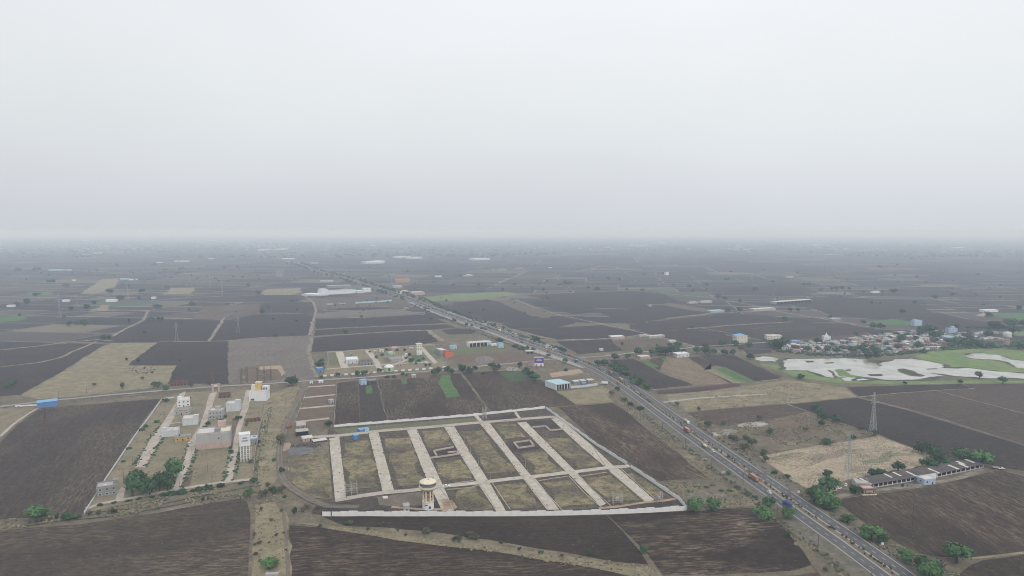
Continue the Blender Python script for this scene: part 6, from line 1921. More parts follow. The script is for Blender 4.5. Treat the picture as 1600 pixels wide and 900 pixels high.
def tree(px, py, wpx, kind, label, group=None, cat='tree', name='tree', tall=1.0, rnd=random.Random(99)):
    x, y = G(px, py)
    w = wpx / SC(py)
    r = thing(name, label, cat, (x, y, .1), rnd.uniform(0, 6.28), group)
    s_ = w / 2 / .76
    bush = 'bush' in kind
    c = ob('crown' if not bush else 'foliage', rnd.choice(KINDS[kind]), r)
    c.scale = (s_ * rnd.uniform(.9, 1.1), s_ * rnd.uniform(.9, 1.1), s_ * tall * rnd.uniform(.92, 1.08))
    c.location = (0, 0, 0 if bush else .16 * s_ * tall)
    if not bush:
        t = ob('trunk', rnd.choice(TRK), r)
        t.scale = (s_ * 1.0, s_ * 1.0, s_ * 1.35 * tall)
    return r
GROUPS = []
def trees(what, group, items, cat='tree', name='tree'):
    """items: (px, py of the foot, crown width in px, kind[, tall]); labels count along the group from the left"""
    items = sorted(items)
    kn = {'mid': 'green', 'dark': 'dark green', 'light': 'bright green', 'dry': 'thin dry', 'bush': 'dark', 'greenbush': 'green'}
    for i, it in enumerate(items):
        lab = (ordw(i) + ' from left, %s %s' % ({'dark': 'dark', 'light': 'bright', 'dry': 'dry'}.get(it[3], 'green'), what)) if len(items) > 1 else 'a %s %s' % (kn[it[3]], what)
        tree(it[0], it[1], it[2], it[3], lab, group if len(items) > 1 else None, cat, name, it[4] if len(it) > 4 else 1.0)
# singles and pairs that stand out
trees('spreading tree in the row at the foot of the left colony', 'tree row at the foot of the left colony',
      [(207, 776, 30, 'mid', 1.45), (218, 764, 27, 'mid', 1.4), (234, 774, 25, 'mid', 1.3), (249, 768, 23, 'mid', 1.4), (262, 768, 25, 'mid', 1.5), (271, 753, 28, 'mid', 1.5), (256, 758, 18, 'mid', 1.3)])
tree(56, 812, 33, 'light', 'bright wide low tree on the field edge at lower left', tall=.7)
tree(1495, 880, 42, 'light', 'large bright green tree on its own at the lower right beside the field path', tall=.9)
tree(515, 668, 13, 'dark', 'round dark tree at the left end of the back compound wall')
tree(457, 603, 17, 'dark', 'round dark tree beside the village road right of the tower house')
tree(1004, 864, 14, 'mid', 'small green tree on the line between two lower dark fields')
tree(421, 890, 26, 'light', 'bright green bushy tree near the bottom above the culvert', tall=.8)
tree(1086, 799, 27, 'light', 'left of two bright trees outside the compound wall corner')
tree(1115, 797, 22, 'light', 'right of two bright trees outside the compound wall corner')
tree(1192, 814, 26, 'light', 'roadside tree closest to the field corner left of the highway')
tree(1202, 795, 22, 'mid', 'tree on the highway edge level with the white car')
tree(1232, 810, 22, 'light', 'roadside tree right of the blue truck')
tree(1230, 839, 10, 'mid', 'small thin tree on the left verge below the roadside trees')
tree(1138, 743, 8, 'mid', 'small tree on the left verge near the container truck')
tree(461, 805, 9, 'dark', 'slim palm like tree on the meadow left of the front wall', tall=1.8)
tree(438, 695, 17, 'dry', 'grey green tree beside the dirt track by the workers camp', tall=1.1)
tree(440, 738, 8, 'dark', 'small dark tree inside the bend of the dirt track', tall=1.3)
tree(191, 609, 7, 'dry', 'lone palm like tree on the olive meadow beside the road', tall=2.0)
trees('tree in the right verge thicket below the stubble', 'thicket on the right verge', [(1272, 786, 26, 'mid'), (1296, 768, 27, 'mid'), (1287, 792, 30, 'light'), (1300, 797, 26, 'light'), (1278, 778, 22, 'mid')])
trees('tree on the right verge of the highway toward the bottom', 'trees on the right verge', [(1325, 818, 18, 'light'), (1362, 845, 30, 'light'), (1380, 850, 20, 'light'), (1416, 878, 24, 'light'), (1443, 895, 30, 'mid'), (1462, 912, 46, 'light'), (1355, 838, 18, 'mid')])
trees('tree behind the long animal shed', 'trees behind the animal shed', [(1362, 746, 14, 'dark', 1.2), (1376, 746, 20, 'dark', .8), (1393, 743, 8, 'dark'), (1404, 737, 15, 'mid', 1.2), (1434, 736, 12, 'greenbush'), (1452, 733, 22, 'mid'), (1467, 726, 20, 'dark'), (1478, 729, 17, 'mid'),
      (1440, 707, 22, 'mid', .9), (1462, 716, 22, 'dark'), (1504, 722, 28, 'mid', .85), (1534, 727, 34, 'light', .75)])
trees('tree around the left end of the animal shed', 'trees by the parked cars', [(1292, 745, 14, 'mid'), (1336, 772, 20, 'dark', .8), (1410, 761, 6, 'dark')])
trees('tree on the rough ground right of the highway', 'trees on the rough ground right of the highway',
      [(1106, 668, 12, 'mid'), (1130, 666, 9, 'mid'), (1186, 657, 10, 'dry'), (1148, 691, 13, 'dry'), (1164, 688, 13, 'mid', .8), (1164, 704, 14, 'dry'), (1204, 681, 12, 'mid', 1.2), (1193, 712, 10, 'mid', 1.2), (1292, 695, 17, 'mid', .7), (1332, 687, 10, 'mid'),
       (1284, 667, 9, 'mid', 1.5), (1280, 649, 15, 'mid'), (1275, 642, 12, 'mid'), (1286, 655, 14, 'dark'), (1306, 660, 18, 'mid', .8), (1258, 675, 10, 'dry'), (1367, 681, 9, 'mid', 1.2), (1345, 672, 12, 'dry', .7), (1146, 686, 12, 'bush'), (1175, 698, 16, 'dry'),
       (1092, 644, 6, 'dry', 1.6), (1058, 635, 9, 'dry'), (1196, 722, 12, 'dry'), (1230, 748, 10, 'mid', .8), (1210, 740, 9, 'bush')])
trees('tree between the highway and the market gardens', 'trees between highway and market gardens',
      [(935, 573, 12, 'dark'), (945, 572, 14, 'mid'), (970, 587, 22, 'mid', 1.0), (963, 580, 18, 'mid'), (988, 598, 16, 'mid'), (1000, 603, 14, 'mid'), (1008, 607, 12, 'mid'), (995, 601, 14, 'light', .8), (980, 592, 14, 'dark'), (954, 576, 10, 'mid'), (1013, 610, 9, 'dark')])
trees('tree along the village road above the market gardens', 'trees along the village road right of the highway',
      [(961, 563, 13, 'mid'), (981, 560, 9, 'mid'), (997, 557, 16, 'mid'), (1018, 556, 13, 'mid'), (1030, 555, 16, 'dark'), (1040, 556, 18, 'dark'), (1052, 554, 18, 'mid'), (1060, 543, 12, 'mid'), (1068, 553, 9, 'mid'), (1088, 553, 13, 'mid'), (1103, 554, 15, 'mid'),
       (1114, 553, 10, 'dark'), (1101, 545, 11, 'dry'), (1129, 541, 12, 'mid'), (1146, 555, 11, 'mid'), (1131, 555, 12, 'dark'), (1149, 541, 11, 'dark'), (1171, 544, 11, 'mid'), (1157, 548, 8, 'dry'), (1171, 562, 11, 'dark'), (972, 540, 6, 'dark', 1.2), (1026, 541, 5, 'mid'), (1047, 542, 8, 'mid')])
VT = [(1207, 545, 16), (1219, 546, 20), (1226, 540, 18), (1212, 540, 14), (1243, 548, 12), (1262, 550, 12), (1278, 536, 12), (1293, 551, 14), (1308, 552, 13), (1317, 549, 12), (1330, 551, 15), (1343, 550, 14), (1350, 545, 12), (1352, 554, 14), (1338, 527, 13), (1364, 549, 13), (1388, 551, 12),
      (1390, 531, 8), (1410, 534, 14), (1404, 548, 14), (1440, 524, 18), (1452, 521, 18), (1458, 530, 18), (1466, 526, 13), (1480, 537, 12), (1497, 541, 20), (1508, 542, 22), (1517, 540, 16), (1510, 530, 15), (1513, 521, 9), (1364, 514, 12), (1376, 513, 12), (1380, 523, 8), (1434, 545, 14),
      (1460, 538, 13), (1530, 543, 16), (1548, 545, 14), (1591, 546, 18), (1600, 545, 16), (1583, 524, 16), (1545, 528, 15), (1560, 515, 16), (1585, 513, 18), (1600, 511, 14), (1575, 510, 16), (1550, 513, 14), (1493, 513, 9), (1430, 533, 11), (1418, 526, 10), (1373, 538, 11), (1400, 525, 9),
      (1444, 552, 10), (1486, 545, 12), (1475, 548, 10), (1278, 549, 10), (1370, 558, 18), (1355, 560, 14), (1300, 541, 8), (1325, 539, 8), (1352, 535, 8), (1384, 541, 9)]
trees('tree in and around the village beyond the pond', 'trees of the village', [(a, b, w * .95, ('mid', 'dark', 'mid', 'dark', 'dry')[i % 5]) for i, (a, b, w) in enumerate(VT)])
trees('tree on the pond bank toward the right', 'trees on the near pond bank', [(1530, 592, 16, 'dry', .9), (1567, 600, 14, 'mid', .9), (1499, 599, 8, 'dark'), (1252, 592, 10, 'dark'), (1413, 601, 6, 'dark')])
trees('tree along the left verge where the highway meets the meadow', 'trees on the left verge below the junction', [(976, 628, 11, 'mid', .7), (955, 618, 10, 'dry', .9), (965, 612, 9, 'mid'), (986, 634, 10, 'bush'), (1000, 640, 10, 'bush')])
trees('tree by the village road before the small colony', 'trees before the small far colony',
      [(498, 575, 14, 'dark'), (502, 568, 9, 'mid'), (527, 589, 8, 'dark'), (559, 588, 11, 'dark'), (571, 587, 11, 'dark'), (592, 583, 9, 'dark'), (502, 591, 7, 'bush'), (605, 591, 8, 'bush'), (615, 590, 7, 'bush'), (629, 588, 7, 'mid'), (636, 588, 6, 'mid'), (665, 573, 6, 'mid'), (641, 567, 9, 'mid'),
       (683, 583, 12, 'dark'), (700, 581, 11, 'dark'), (718, 576, 9, 'mid'), (722, 582, 14, 'dark'), (733, 582, 12, 'dark'), (741, 578, 8, 'dark'), (768, 576, 12, 'dark'), (779, 577, 10, 'dark'), (775, 581, 8, 'dark'), (829, 590, 14, 'dark'), (822, 583, 12, 'dark'), (836, 595, 13, 'mid'), (812, 574, 10, 'dark'), (755, 584, 6, 'bush'),
       (677, 585, 9, 'dark'), (706, 583, 9, 'dark')])
trees('tree beside the highway around the junction', 'trees around the junction', [(781, 534, 10, 'dark', .8), (836, 532, 10, 'dark'), (840, 534, 8, 'dark'), (880, 551, 9, 'mid'), (875, 547, 7, 'dark'), (824, 547, 9, 'mid', .8), (815, 546, 10, 'bush'), (805, 543, 10, 'bush'), (883, 568, 10, 'mid'), (884, 580, 8, 'bush'), (857, 557, 8, 'mid', .7), (833, 547, 8, 'bush'), (900, 567, 6, 'bush')])
trees('tree or bush along the bottom left field edge', 'trees of the lower left field edge', [(57, 818, 8, 'dry', 1.2), (78, 815, 6, 'dry', 1.3), (88, 812, 7, 'dark', 1.5), (102, 812, 18, 'mid', .7), (117, 811, 14, 'mid', .7), (125, 810, 8, 'dry'), (45, 818, 8, 'dry'), (66, 815, 10, 'dry', .8), (140, 806, 10, 'dry', .8), (154, 804, 8, 'dry'), (178, 803, 9, 'dark', 1.2), (317, 783, 5, 'dry', 1.6), (325, 781, 5, 'dry', 1.6), (248, 795, 6, 'bush')])
trees('tree in the dry clump where the two dirt tracks part', 'trees where the dirt tracks part', [(390, 778, 14, 'mid', 1.3), (409, 778, 10, 'dry', 1.5), (415, 777, 9, 'dry', 1.6), (425, 772, 11, 'dark', 1.3), (418, 762, 10, 'dry'), (440, 770, 14, 'dry', .8), (396, 754, 10, 'mid'), (445, 777, 7, 'bush'), (474, 800, 12, 'dry', .8), (480, 795, 12, 'dry', .7), (497, 795, 9, 'dry', .6), (399, 690, 6, 'mid'), (428, 722, 6, 'mid', 1.2)])
trees('bush beside the lanes of the left colony', 'bushes of the left colony', [(222, 673, 8, 'greenbush'), (228, 668, 9, 'greenbush'), (244, 661, 9, 'greenbush'), (325, 664, 8, 'dark'), (321, 671, 8, 'mid'), (345, 660, 8, 'dark'), (352, 654, 7, 'dry'), (370, 656, 7, 'dark'), (376, 655, 6, 'dark'), (258, 628, 7, 'dark'), (296, 624, 5, 'dark'), (385, 667, 7, 'dry'), (360, 708, 7, 'dark'), (361, 702, 6, 'dark'), (392, 724, 7, 'mid'), (404, 692, 6, 'dark'), (200, 702, 10, 'greenbush', .6), (192, 722, 8, 'greenbush', .6), (247, 606, 12, 'mid'), (258, 610, 10, 'mid'), (241, 604, 9, 'dark'), (298, 605, 8, 'dry'), (327, 602, 7, 'dry')], 'bush', 'bush')
trees('bush in the row behind the lane wall of the left colony', 'row of bushes under the left colony', [(201, 784, 10, 'bush', .7), (217, 781, 10, 'bush', .7), (238, 778, 9, 'bush', .7), (255, 775, 11, 'bush', .8), (268, 773, 15, 'bush', .8), (283, 771, 17, 'bush', .9), (300, 768, 9, 'bush', .7), (312, 766, 13, 'bush', .8), (325, 764, 14, 'bush', .9), (345, 761, 15, 'bush', .8), (376, 756, 8, 'bush', .7), (156, 791, 8, 'bush'), (178, 787, 9, 'bush', .6)], 'bush', 'bush')
trees('thorny clump along the dry strip below the front compound wall', 'clumps on the dry strip below the front wall', [(545, 818, 13, 'greenbush', .6), (500, 824, 9, 'dry', .6), (592, 822, 8, 'dry', .6), (622, 830, 7, 'dry', .7), (668, 833, 12, 'dry', .8), (662, 835, 8, 'dry'), (716, 848, 15, 'dry', .9), (733, 841, 16, 'dry', .8), (744, 844, 13, 'dry', .8), (708, 846, 8, 'dry'), (783, 849, 6, 'greenbush'), (812, 861, 6, 'dry', 1.2), (846, 864, 10, 'greenbush', .6), (921, 866, 8, 'mid', 1.0), (634, 838, 6, 'dry'), (575, 829, 6, 'dry'), (878, 872, 7, 'dry'), (1290, 893, 7, 'dry')], 'bush', 'bush')
trees('bush on the dry meadow of the lower left track', 'bushes of the lower left meadow', [(397, 838, 7, 'dry'), (405, 850, 8, 'dry', .7), (400, 868, 9, 'dry', .7), (407, 878, 8, 'dry', .7), (424, 815, 6, 'dry'), (420, 850, 5, 'dry'), (432, 838, 6, 'dry'), (440, 800, 6, 'dry'), (398, 852, 6, 'greenbush'), (446, 862, 5, 'dry'), (444, 835, 5, 'dry'), (408, 798, 7, 'dry')], 'bush', 'bush')
trees('bush in the scrub right of the compound wall corner', 'bushes in the scrub by the wall corner', [(1075, 768, 9, 'greenbush', .5), (1090, 762, 8, 'greenbush', .5), (1103, 762, 8, 'bush', .5), (1127, 768, 9, 'bush', .5), (1113, 759, 8, 'greenbush', .5), (1140, 768, 9, 'bush', .6), (1168, 772, 12, 'greenbush', .6), (1180, 778, 10, 'bush', .6), (1150, 762, 9, 'bush', .5), (1120, 786, 6, 'dry')], 'bush', 'bush')
MIDT = [(18, 604, 10, 'mid'), (24, 600, 9, 'mid'), (10, 608, 9, 'mid'), (215, 567, 5, 'dark', 1.6), (197, 564, 4, 'dark', 1.6), (281, 566, 5, 'dark', 1.3), (147, 603, 6, 'dry'), (238, 584, 5, 'dry'), (223, 594, 7, 'dry'), (163, 531, 11, 'mid'), (170, 530, 7, 'dark'), (108, 510, 10, 'dark'), (132, 509, 11, 'mid'),
        (119, 508, 6, 'mid'), (236, 502, 8, 'mid'), (250, 502, 9, 'dry'), (201, 503, 5, 'dark', 1.4), (136, 484, 11, 'dark'), (146, 476, 8, 'dark'), (187, 470, 11, 'dark'), (217, 468, 6, 'dark'), (170, 459, 11, 'dark'), (223, 458, 9, 'dark'), (245, 482, 13, 'dark', .7), (300, 478, 9, 'dark'), (110, 486, 9, 'dry'), (42, 475, 11, 'dark'),
        (25, 478, 8, 'dark'), (104, 449, 9, 'dark'), (80, 443, 12, 'dark', .7), (57, 462, 12, 'dark', .5), (260, 450, 8, 'dark'), (388, 448, 9, 'dark'), (183, 417, 8, 'dark'), (283, 422, 9, 'dark'), (258, 424, 7, 'dark'), (350, 419, 5, 'dark'), (100, 496, 4, 'dark'), (225, 521, 4, 'dark'), (540, 522, 8, 'dark'), (430, 527, 7, 'dark'), (456, 525, 7, 'dry'),
        (410, 490, 8, 'dark'), (455, 472, 9, 'dark', .6), (403, 460, 8, 'dark'), (747, 446, 7, 'dark'), (707, 446, 6, 'dark'), (677, 442, 6, 'dark'), (636, 426, 6, 'dark'), (720, 432, 5, 'dark'), (785, 454, 5, 'dark'), (820, 491, 4, 'dark'), (888, 446, 14, 'dark', .6), (876, 447, 8, 'dark'), (918, 451, 7, 'dry'), (933, 454, 7, 'dark'), (979, 454, 5, 'dark'),
        (1004, 457, 7, 'dark'), (968, 438, 7, 'dark'), (950, 436, 5, 'dark'), (1007, 430, 5, 'dark'), (1037, 429, 7, 'dark'), (1053, 447, 6, 'dark'), (1078, 450, 9, 'dark', .9), (1082, 458, 6, 'dry', 1.4), (1105, 446, 6, 'dark'), (1122, 467, 10, 'dry'), (1132, 469, 8, 'dark'), (1156, 473, 7, 'mid'), (1180, 455, 7, 'dark', 1.2), (1134, 438, 10, 'mid', .7), (1142, 426, 5, 'dark'),
        (1136, 488, 9, 'dark'), (1155, 488, 9, 'mid'), (1233, 487, 8, 'dark'), (1247, 488, 7, 'dark', 1.3), (1227, 502, 10, 'mid', .8), (1297, 497, 6, 'dark'), (1349, 506, 7, 'dark'), (1081, 513, 5, 'dark'), (1307, 454, 8, 'dark'), (1316, 453, 8, 'dark'), (1326, 453, 6, 'dark'), (1300, 453, 6, 'dark'), (1281, 455, 5, 'dark'), (1264, 447, 9, 'dark', .7), (1257, 446, 7, 'dark'), (1207, 441, 6, 'dark'),
        (1378, 458, 6, 'dark'), (1398, 458, 11, 'dark', .8), (1350, 458, 5, 'dark'), (1430, 475, 5, 'dark', 1.3), (1411, 489, 10, 'dark', .7), (1460, 467, 8, 'dark'), (1489, 462, 6, 'dark', .9), (1529, 430, 6, 'dark'), (1545, 495, 10, 'dark'), (1592, 485, 11, 'dark'), (1362, 475, 6, 'dark'), (1375, 419, 9, 'dark', .6), (1432, 434, 7, 'dark', .6), (1403, 415, 5, 'dark'), (1247, 427, 5, 'dark'),
        (1426, 406, 7, 'dark'), (805, 447, 7, 'dark'), (843, 445, 5, 'dark'), (855, 440, 5, 'dark'), (849, 455, 5, 'dark'), (935, 445, 4, 'dark'), (30, 425, 12, 'dark', .6), (58, 424, 12, 'dark', .6), (240, 417, 10, 'dark', .6), (150, 424, 6, 'dark')]
FARMID = [t for t in MIDT if t[1] < 452]
MIDT = [t for t in MIDT if t[1] >= 452]
trees('lone tree on the hazy middle fields', 'scattered trees of the middle fields', MIDT)
# rows of roadside trees along the distant highway
rnd = random.Random(31)
k_ = 0
s = 1150.0
RT = []
while s < 4300:
    p, d = hw_at(s)
    for sd_ in (-1, 1):
        dens = .34 if s < 1750 else .75
        if rnd.random() < dens:
            off = sd_ * rnd.uniform(19, 30)
            RT.append((p[0] + d[1] * off, p[1] - d[0] * off, rnd.uniform(6, 11 if s < 1800 else 17)))
    s += rnd.uniform(16, 30) if s < 1750 else rnd.uniform(20, 36)
RTREES = RT
print('roadside', len(RT))
# median shrubs: 300 nearest singly, the rest as one mass
SH = [crown_mesh('median_shrub', 50 + i, 'leafshrub', 70, 3, .9, .2) for i in range(4)]
rnd = random.Random(8)
s, n_ = 10.0, 0
far_sh = []
while s < 2600:
    for off in (-.85, .85):
        if rnd.random() < .70:
            p, d = hw_at(s + rnd.uniform(-1, 1))
            o2 = off + rnd.uniform(-.3, .3)
            x, y, k = p[0] + d[1] * o2, p[1] - d[0] * o2, rnd.uniform(.55, 1.15)
            if y > 360 and n_ < 300:
                o = ob('median_shrub', rnd.choice(SH))
                o.location = (x, y, ZR + .1)
                o.scale = (k * 1.15, k * 1.15, k * 2.0)
                o.rotation_euler = (0, 0, rnd.uniform(0, 6))
                tag(o, 'small dark upright shrub planted in the highway median', 'shrub', 'shrubs planted in the highway median')
                n_ += 1
            elif n_ >= 300:
                far_sh.append((x, y, k))
    s += 4.2
def blob(q, x, y, z, rx, rz_, rnd, cols=6):
    n = len(q.v)
    for (ph, kk) in ((.0, 1), (.9, 1), (1.9, 1)):
        for j in range(cols):
            t = 2 * math.pi * j / cols + ph
            k = rnd.uniform(.7, 1.15)
            zz = z + rz_ * (.05 + ph * .42)
            rr = rx * (.75 if ph == 0 else 1.0 if ph < 1 else .55) * k
            q.v.append((x + rr * math.cos(t), y + rr * math.sin(t), zz + rz_ * rnd.uniform(-.08, .08)))
    for i in range(2):
        for j in range(cols):
            q.f.append((n + i * cols + j, n + i * cols + (j + 1) % cols, n + (i + 1) * cols + (j + 1) % cols, n + (i + 1) * cols + j))
            q.m.append(0)
    q.f.append(tuple(n + 2 * cols + j for j in range(cols)))
    q.m.append(0)
q = MB()
for x, y, k in far_sh:
    blob(q, x, y, ZR, k * 1.1, k * 2.2, rnd, 5)
tag(q.build('median_shrubs', M['leafshrub']), 'line of dark shrubs continuing along the distant highway median', 'shrubs', kind='stuff')

# rough tufts on waste ground, verges and plots: ground cover, one object per cover
def inside(P, x, y):
    c = False
    for i in range(len(P)):
        (x1, y1), (x2, y2) = P[i - 1], P[i]
        if (y1 > y) != (y2 > y) and x < (x2 - x1) * (y - y1) / (y2 - y1) + x1:
            c = not c
    return c
def tufts(name, label, zones, mat, size, cat='ground cover'):
    rnd = random.Random(label)
    q = MB()
    for px, n, k in zones:
        P = [G(*p) for p in px]
        xs, ys = [p[0] for p in P], [p[1] for p in P]
        for _ in range(n):
            for _t in range(8):
                x, y = rnd.uniform(min(xs), max(xs)), rnd.uniform(min(ys), max(ys))
                if noise.noise(Vector((x * .035, y * .035, 4))) > -.08 and inside(P, x, y):
                    s_ = size * k * rnd.uniform(.4, 1.3)
                    nn = len(q.v)
                    for j in range(5):
                        t = j * 1.257 + rnd.uniform(-.3, .3)
                        q.v.append((x + s_ * math.cos(t), y + s_ * math.sin(t), .40))
                    q.v.append((x + rnd.uniform(-.3, .3) * s_, y + rnd.uniform(-.3, .3) * s_, .40 + s_ * rnd.uniform(.6, 1.1)))
                    for j in range(5):
                        q.f.append((nn + j, nn + (j + 1) % 5, nn + 5))
                        q.m.append(0)
                    break
    return tag(q.build(name, M[mat]), label, cat, kind='stuff')
Z_VERGE_L = [(958, 608), (1005, 650), (1080, 712), (1160, 776), (1262, 852), (1330, 905), (1310, 930), (1270, 888), (1215, 815), (1180, 792), (1076, 795), (1035, 756), (1110, 750), (1050, 702), (975, 641)]
Z_VERGE_R = [(1020, 612), (1080, 655), (1150, 700), (1240, 762), (1330, 825), (1450, 905), (1500, 900), (1420, 865), (1340, 812), (1300, 785), (1240, 752), (1187, 716), (1120, 668), (1070, 645)]
Z_ROUGH = [(1105, 668), (1205, 656), (1264, 645), (1312, 661), (1372, 679), (1290, 693), (1190, 712), (1165, 700)]
Z_TRACK = [(402, 640), (470, 600), (455, 640), (432, 700), (436, 745), (430, 790), (452, 818), (450, 900), (396, 900), (398, 790), (395, 750), (404, 700)]
Z_STRIP = [(452, 818), (640, 838), (880, 868), (1020, 886), (1034, 905), (880, 882), (640, 846), (520, 828)]
Z_DRAIN = [(135, 804), (255, 777), (390, 754), (388, 780), (250, 800), (130, 815), (0, 828), (0, 812)]
Z_ROADM = [(0, 640), (240, 618), (400, 604), (480, 597), (480, 592), (400, 598), (240, 610), (0, 630)]
Z_BANKR = [(1105, 668), (1060, 640), (1158, 605), (1262, 597), (1322, 606), (1238, 630), (1100, 640)]
tufts('scrub_tufts', 'dark green scrub growing on the verges, rough ground and track sides', [(Z_VERGE_L, 900, .7), (Z_VERGE_R, 800, .7), (Z_ROUGH, 500, .8), (Z_TRACK, 420, .6), (Z_STRIP, 160, .7), (Z_DRAIN, 300, .7), (Z_ROADM, 250, .7), (Z_BANKR, 120, .7)], 'leafdry', 1.0)
tufts('dry_tufts', 'dry tan grass tufts on the verges, meadows and track sides', [(Z_VERGE_L, 1500, 1), (Z_VERGE_R, 1200, 1), (Z_ROUGH, 900, 1), (Z_TRACK, 1100, 1), (Z_STRIP, 600, 1), (Z_DRAIN, 500, 1), (Z_BANKR, 600, 1)], 'tan', .9)
tufts('plot_weeds', 'yellow green weeds growing over the soil of the walled plots', [(p, 90, .75) for p in PLOTS], 'lime', .5)
M['weed'] = plain('dry_weed', (0.165, 0.145, 0.085), 0.9, 0.4)
tufts('plot_dry_weeds', 'dry straw coloured weeds over the soil of the walled plots', [(p, 200, .8) for p in PLOTS], 'weed', .6)
STUB = [(1187, 714), (1240, 703), (1300, 693), (1374, 681), (1412, 696), (1454, 711), (1440, 728), (1330, 748), (1262, 764), (1236, 750)]
tufts('stubble_heaps', 'small dark clumps scattered over the straw stubble', [(STUB, 2600, .5)], 'leafdark', .62)
COL = [(254, 626), (288, 614), (388, 609), (415, 628), (408, 660), (395, 750), (255, 776), (133, 803), (165, 753), (230, 658)]
tufts('colony_weeds', 'low dark weeds over the empty plots of the left colony', [(COL, 700, .8)], 'leafdry', .6)
# low hedge of weeds along the colony lanes
def hedge(label, px, n, spread, size, mat):
    rnd = random.Random(label)
    P = resample([G(*p) for p in px], 3)
    q = MB()
    for _ in range(n):
        x, y = rnd.choice(P)
        k = size * rnd.uniform(.5, 1.3)
        blob(q, x + rnd.uniform(-spread, spread), y + rnd.uniform(-spread, spread), .35, k, k * 1.0, rnd, 5)
    return tag(q.build('weed_line', M[mat]), label, 'weeds', kind='stuff')
hedge('dark weeds along the left side of the first colony lane', [(209, 731), (230, 692), (250, 664)], 60, 2.2, 1.0, 'leafdark')
hedge('dark weeds along the right side of the first colony lane', [(227, 730), (245, 700), (262, 672)], 60, 2.2, 1.1, 'leafdark')
hedge('dark weeds along the right side of the second colony lane', [(282, 767), (296, 735), (308, 704)], 60, 2.0, 1.0, 'leafdark')
hedge('dark weeds along the left side of the second colony lane', [(267, 764), (284, 725), (292, 697)], 45, 2.0, .9, 'leafdark')
hedge('dark weeds along the left side of the third colony lane', [(349, 752), (356, 728), (362, 706)], 50, 2.0, 1.0, 'leafdark')
hedge('dark weeds along the right side of the third colony lane', [(364, 752), (370, 728), (374, 704)], 50, 1.6, .9, 'leafdark')
hedge('weeds along the dry watercourse beside the left colony', [(424, 630), (415, 665), (408, 700), (402, 740), (400, 765)], 90, 3.0, .9, 'leafdark')
hedge('dark scrub in the left roadside ditch of the highway', [(985, 632), (1030, 668), (1070, 698), (1115, 735), (1160, 766), (1205, 806), (1262, 850), (1320, 895)], 330, 3.5, .9, 'leafdry')
hedge('scrub along the right roadside ditch of the highway', [(1080, 660), (1150, 706), (1220, 755), (1300, 808), (1400, 875)], 170, 3.5, .9, 'leafdry')

hedge('continuous green hedge along the right side of the highway beyond the junction', [(655, 463), (700, 485), (740, 500), (790, 517), (850, 538), (888, 550)], 420, 6, 2.3, 'leafdark')
hedge('dry weeds along the left side of the highway beyond the junction', [(690, 496), (730, 513), (780, 533), (830, 552)], 150, 5, 1.5, 'leafdry')
hedge('green thicket strip between village and pond', [(1215, 549), (1260, 554), (1320, 556), (1360, 557), (1400, 554), (1450, 548)], 260, 9, 2.4, 'leafdark')
hedge('green thicket strip right of the village above the marsh', [(1480, 546), (1520, 543), (1560, 542), (1620, 541)], 220, 10, 2.6, 'leafdark')
hedge('pale green thicket strip behind the right hand fields', [(1520, 512), (1560, 512), (1620, 513)], 160, 12, 2.8, 'leafdark')
trees('garden tree inside the small far colony', 'garden trees of the small far colony', [(588, 561, 6, 'mid'), (597, 556, 5, 'dark'), (604, 549, 6, 'mid'), (616, 561, 5, 'dark'), (621, 549, 5, 'mid'), (634, 562, 6, 'mid'), (640, 557, 7, 'dark'), (645, 564, 6, 'mid'), (655, 566, 6, 'dark'), (661, 563, 5, 'mid'), (632, 549, 5, 'dark'), (578, 552, 5, 'mid'), (672, 572, 5, 'dry'), (650, 571, 6, 'dry')])
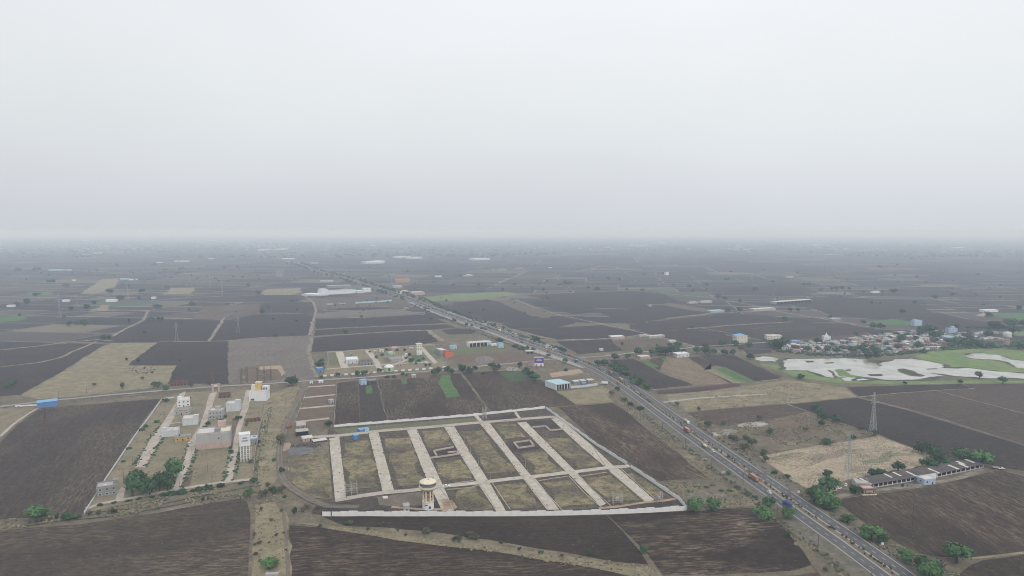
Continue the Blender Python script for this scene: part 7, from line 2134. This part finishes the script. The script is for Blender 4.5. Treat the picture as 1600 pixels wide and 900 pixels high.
# far trees of the plain: beyond counting, one mass of separate small crowns along the field edges
def far_trees():
    rnd = random.Random(77)
    q = MB()
    n = 0
    def ok(x, y):
        return y > 1500 and abs(x) < y * .80 + 200
    for a, b in FAR_EDGES:
        my = (a[1] + b[1]) / 2
        if not ok(a[0], a[1]) or my > 17000:
            continue
        L = math.dist(a, b)
        left = a[0] < -a[1] * .1
        dens = (.0012 + (.0026 if left else 0)) * (1 + max(0, (my - 3500)) / 3500)
        dens *= max(0, .9 + 3.2 * noise.noise(Vector((a[0] * .0011, a[1] * .0011, 11))))
        dens = min(dens, .014)
        k = int(L * dens + rnd.random())
        for _ in range(k):
            t = rnd.random()
            x, y = a[0] + (b[0] - a[0]) * t + rnd.gauss(0, 6), a[1] + (b[1] - a[1]) * t + rnd.gauss(0, 6)
            w = rnd.uniform(1.6, 4.2) * (1 + my / 14000)
            blob(q, x, y, w * .15, w, w * rnd.uniform(1.0, 1.5), rnd, 5 if y > 4000 else 7)
            n += 1
    for _ in range(5200):
        y = 5200 + 13000 * rnd.random() ** 1.2
        x = rnd.uniform(-.8, .8) * y
        if noise.noise(Vector((x * .0006, y * .0006, 2))) > (-.12 if x < 0 else .08):
            w = rnd.uniform(5, 13)
            blob(q, x, y, w * .1, w * 1.4, w, rnd, 5)
            n += 1
    for t in FARMID:
        x, y = G(t[0], t[1])
        w = t[2] / SC(t[1]) / 2
        for k in range(4):
            blob(q, x + rnd.uniform(-.6, .6) * w, y + rnd.uniform(-.4, .4) * w, w * .2 + rnd.uniform(0, .4) * w, w * .62, w * .8, rnd, 8)
    for x, y, w in RTREES:
        for k in range(3):
            blob(q, x + rnd.uniform(-.3, .3) * w, y + rnd.uniform(-.3, .3) * w, w * .12 + rnd.uniform(0, .25) * w, w * .36, w * .5, rnd, 7)
    print('far trees', n)
    M['farleaf'] = plain('far_foliage', (0.052, 0.078, 0.050), 0.9, 0.5, 0.02)
    return tag(q.build('far_trees', M['farleaf']), 'countless small dark trees scattered over the hazy plain to the horizon', 'trees', kind='stuff')
far_trees()
def far_town():
    rnd = random.Random(17)
    q = MB()
    for _ in range(760):
        if rnd.random() < .5:
            x, y = rnd.gauss(-5200, 1900), rnd.uniform(7200, 13500)
        else:
            y = rnd.uniform(6500, 15000)
            x = rnd.uniform(-.7, .75) * y
        q.box(x, y, 0, rnd.uniform(8, 34), rnd.uniform(8, 20), rnd.uniform(4, 12), rnd.choice([0, 0, 1]), rnd.uniform(0, 3))
    return tag(q.build('far_town', [M['rooflight'], M['palegrey']]), 'pale specks of distant town houses below the horizon', 'town', kind='stuff')
far_town()

# ================================================================ haze: the air over the plain
hz = MB().box(0, 16000, -1.5, 60000, 44000, 214.0)
hm = bpy.data.materials.new('haze_air')
hm.use_nodes = True
hn = hm.node_tree
hn.nodes.clear()
ho = hn.nodes.new('ShaderNodeOutputMaterial')
hv = hn.nodes.new('ShaderNodeVolumePrincipled')
hv.inputs['Density'].default_value = HAZE_DENSITY
hv.inputs['Color'].default_value = (*HAZE_COLOR, 1)
hv.inputs['Absorption Color'].default_value = (.72, .77, 1, 1)
hv.inputs['Anisotropy'].default_value = 0.0
hn.links.new(hv.outputs[0], ho.inputs['Volume'])
tag(hz.build('haze', hm), kind='stuff')

# labels stay within sixteen words
for o in bpy.data.objects:
    l = o.get('label')
    if l and len(l.replace('-', ' ').split()) > 16:
        print('LONG', len(l.split()), l)
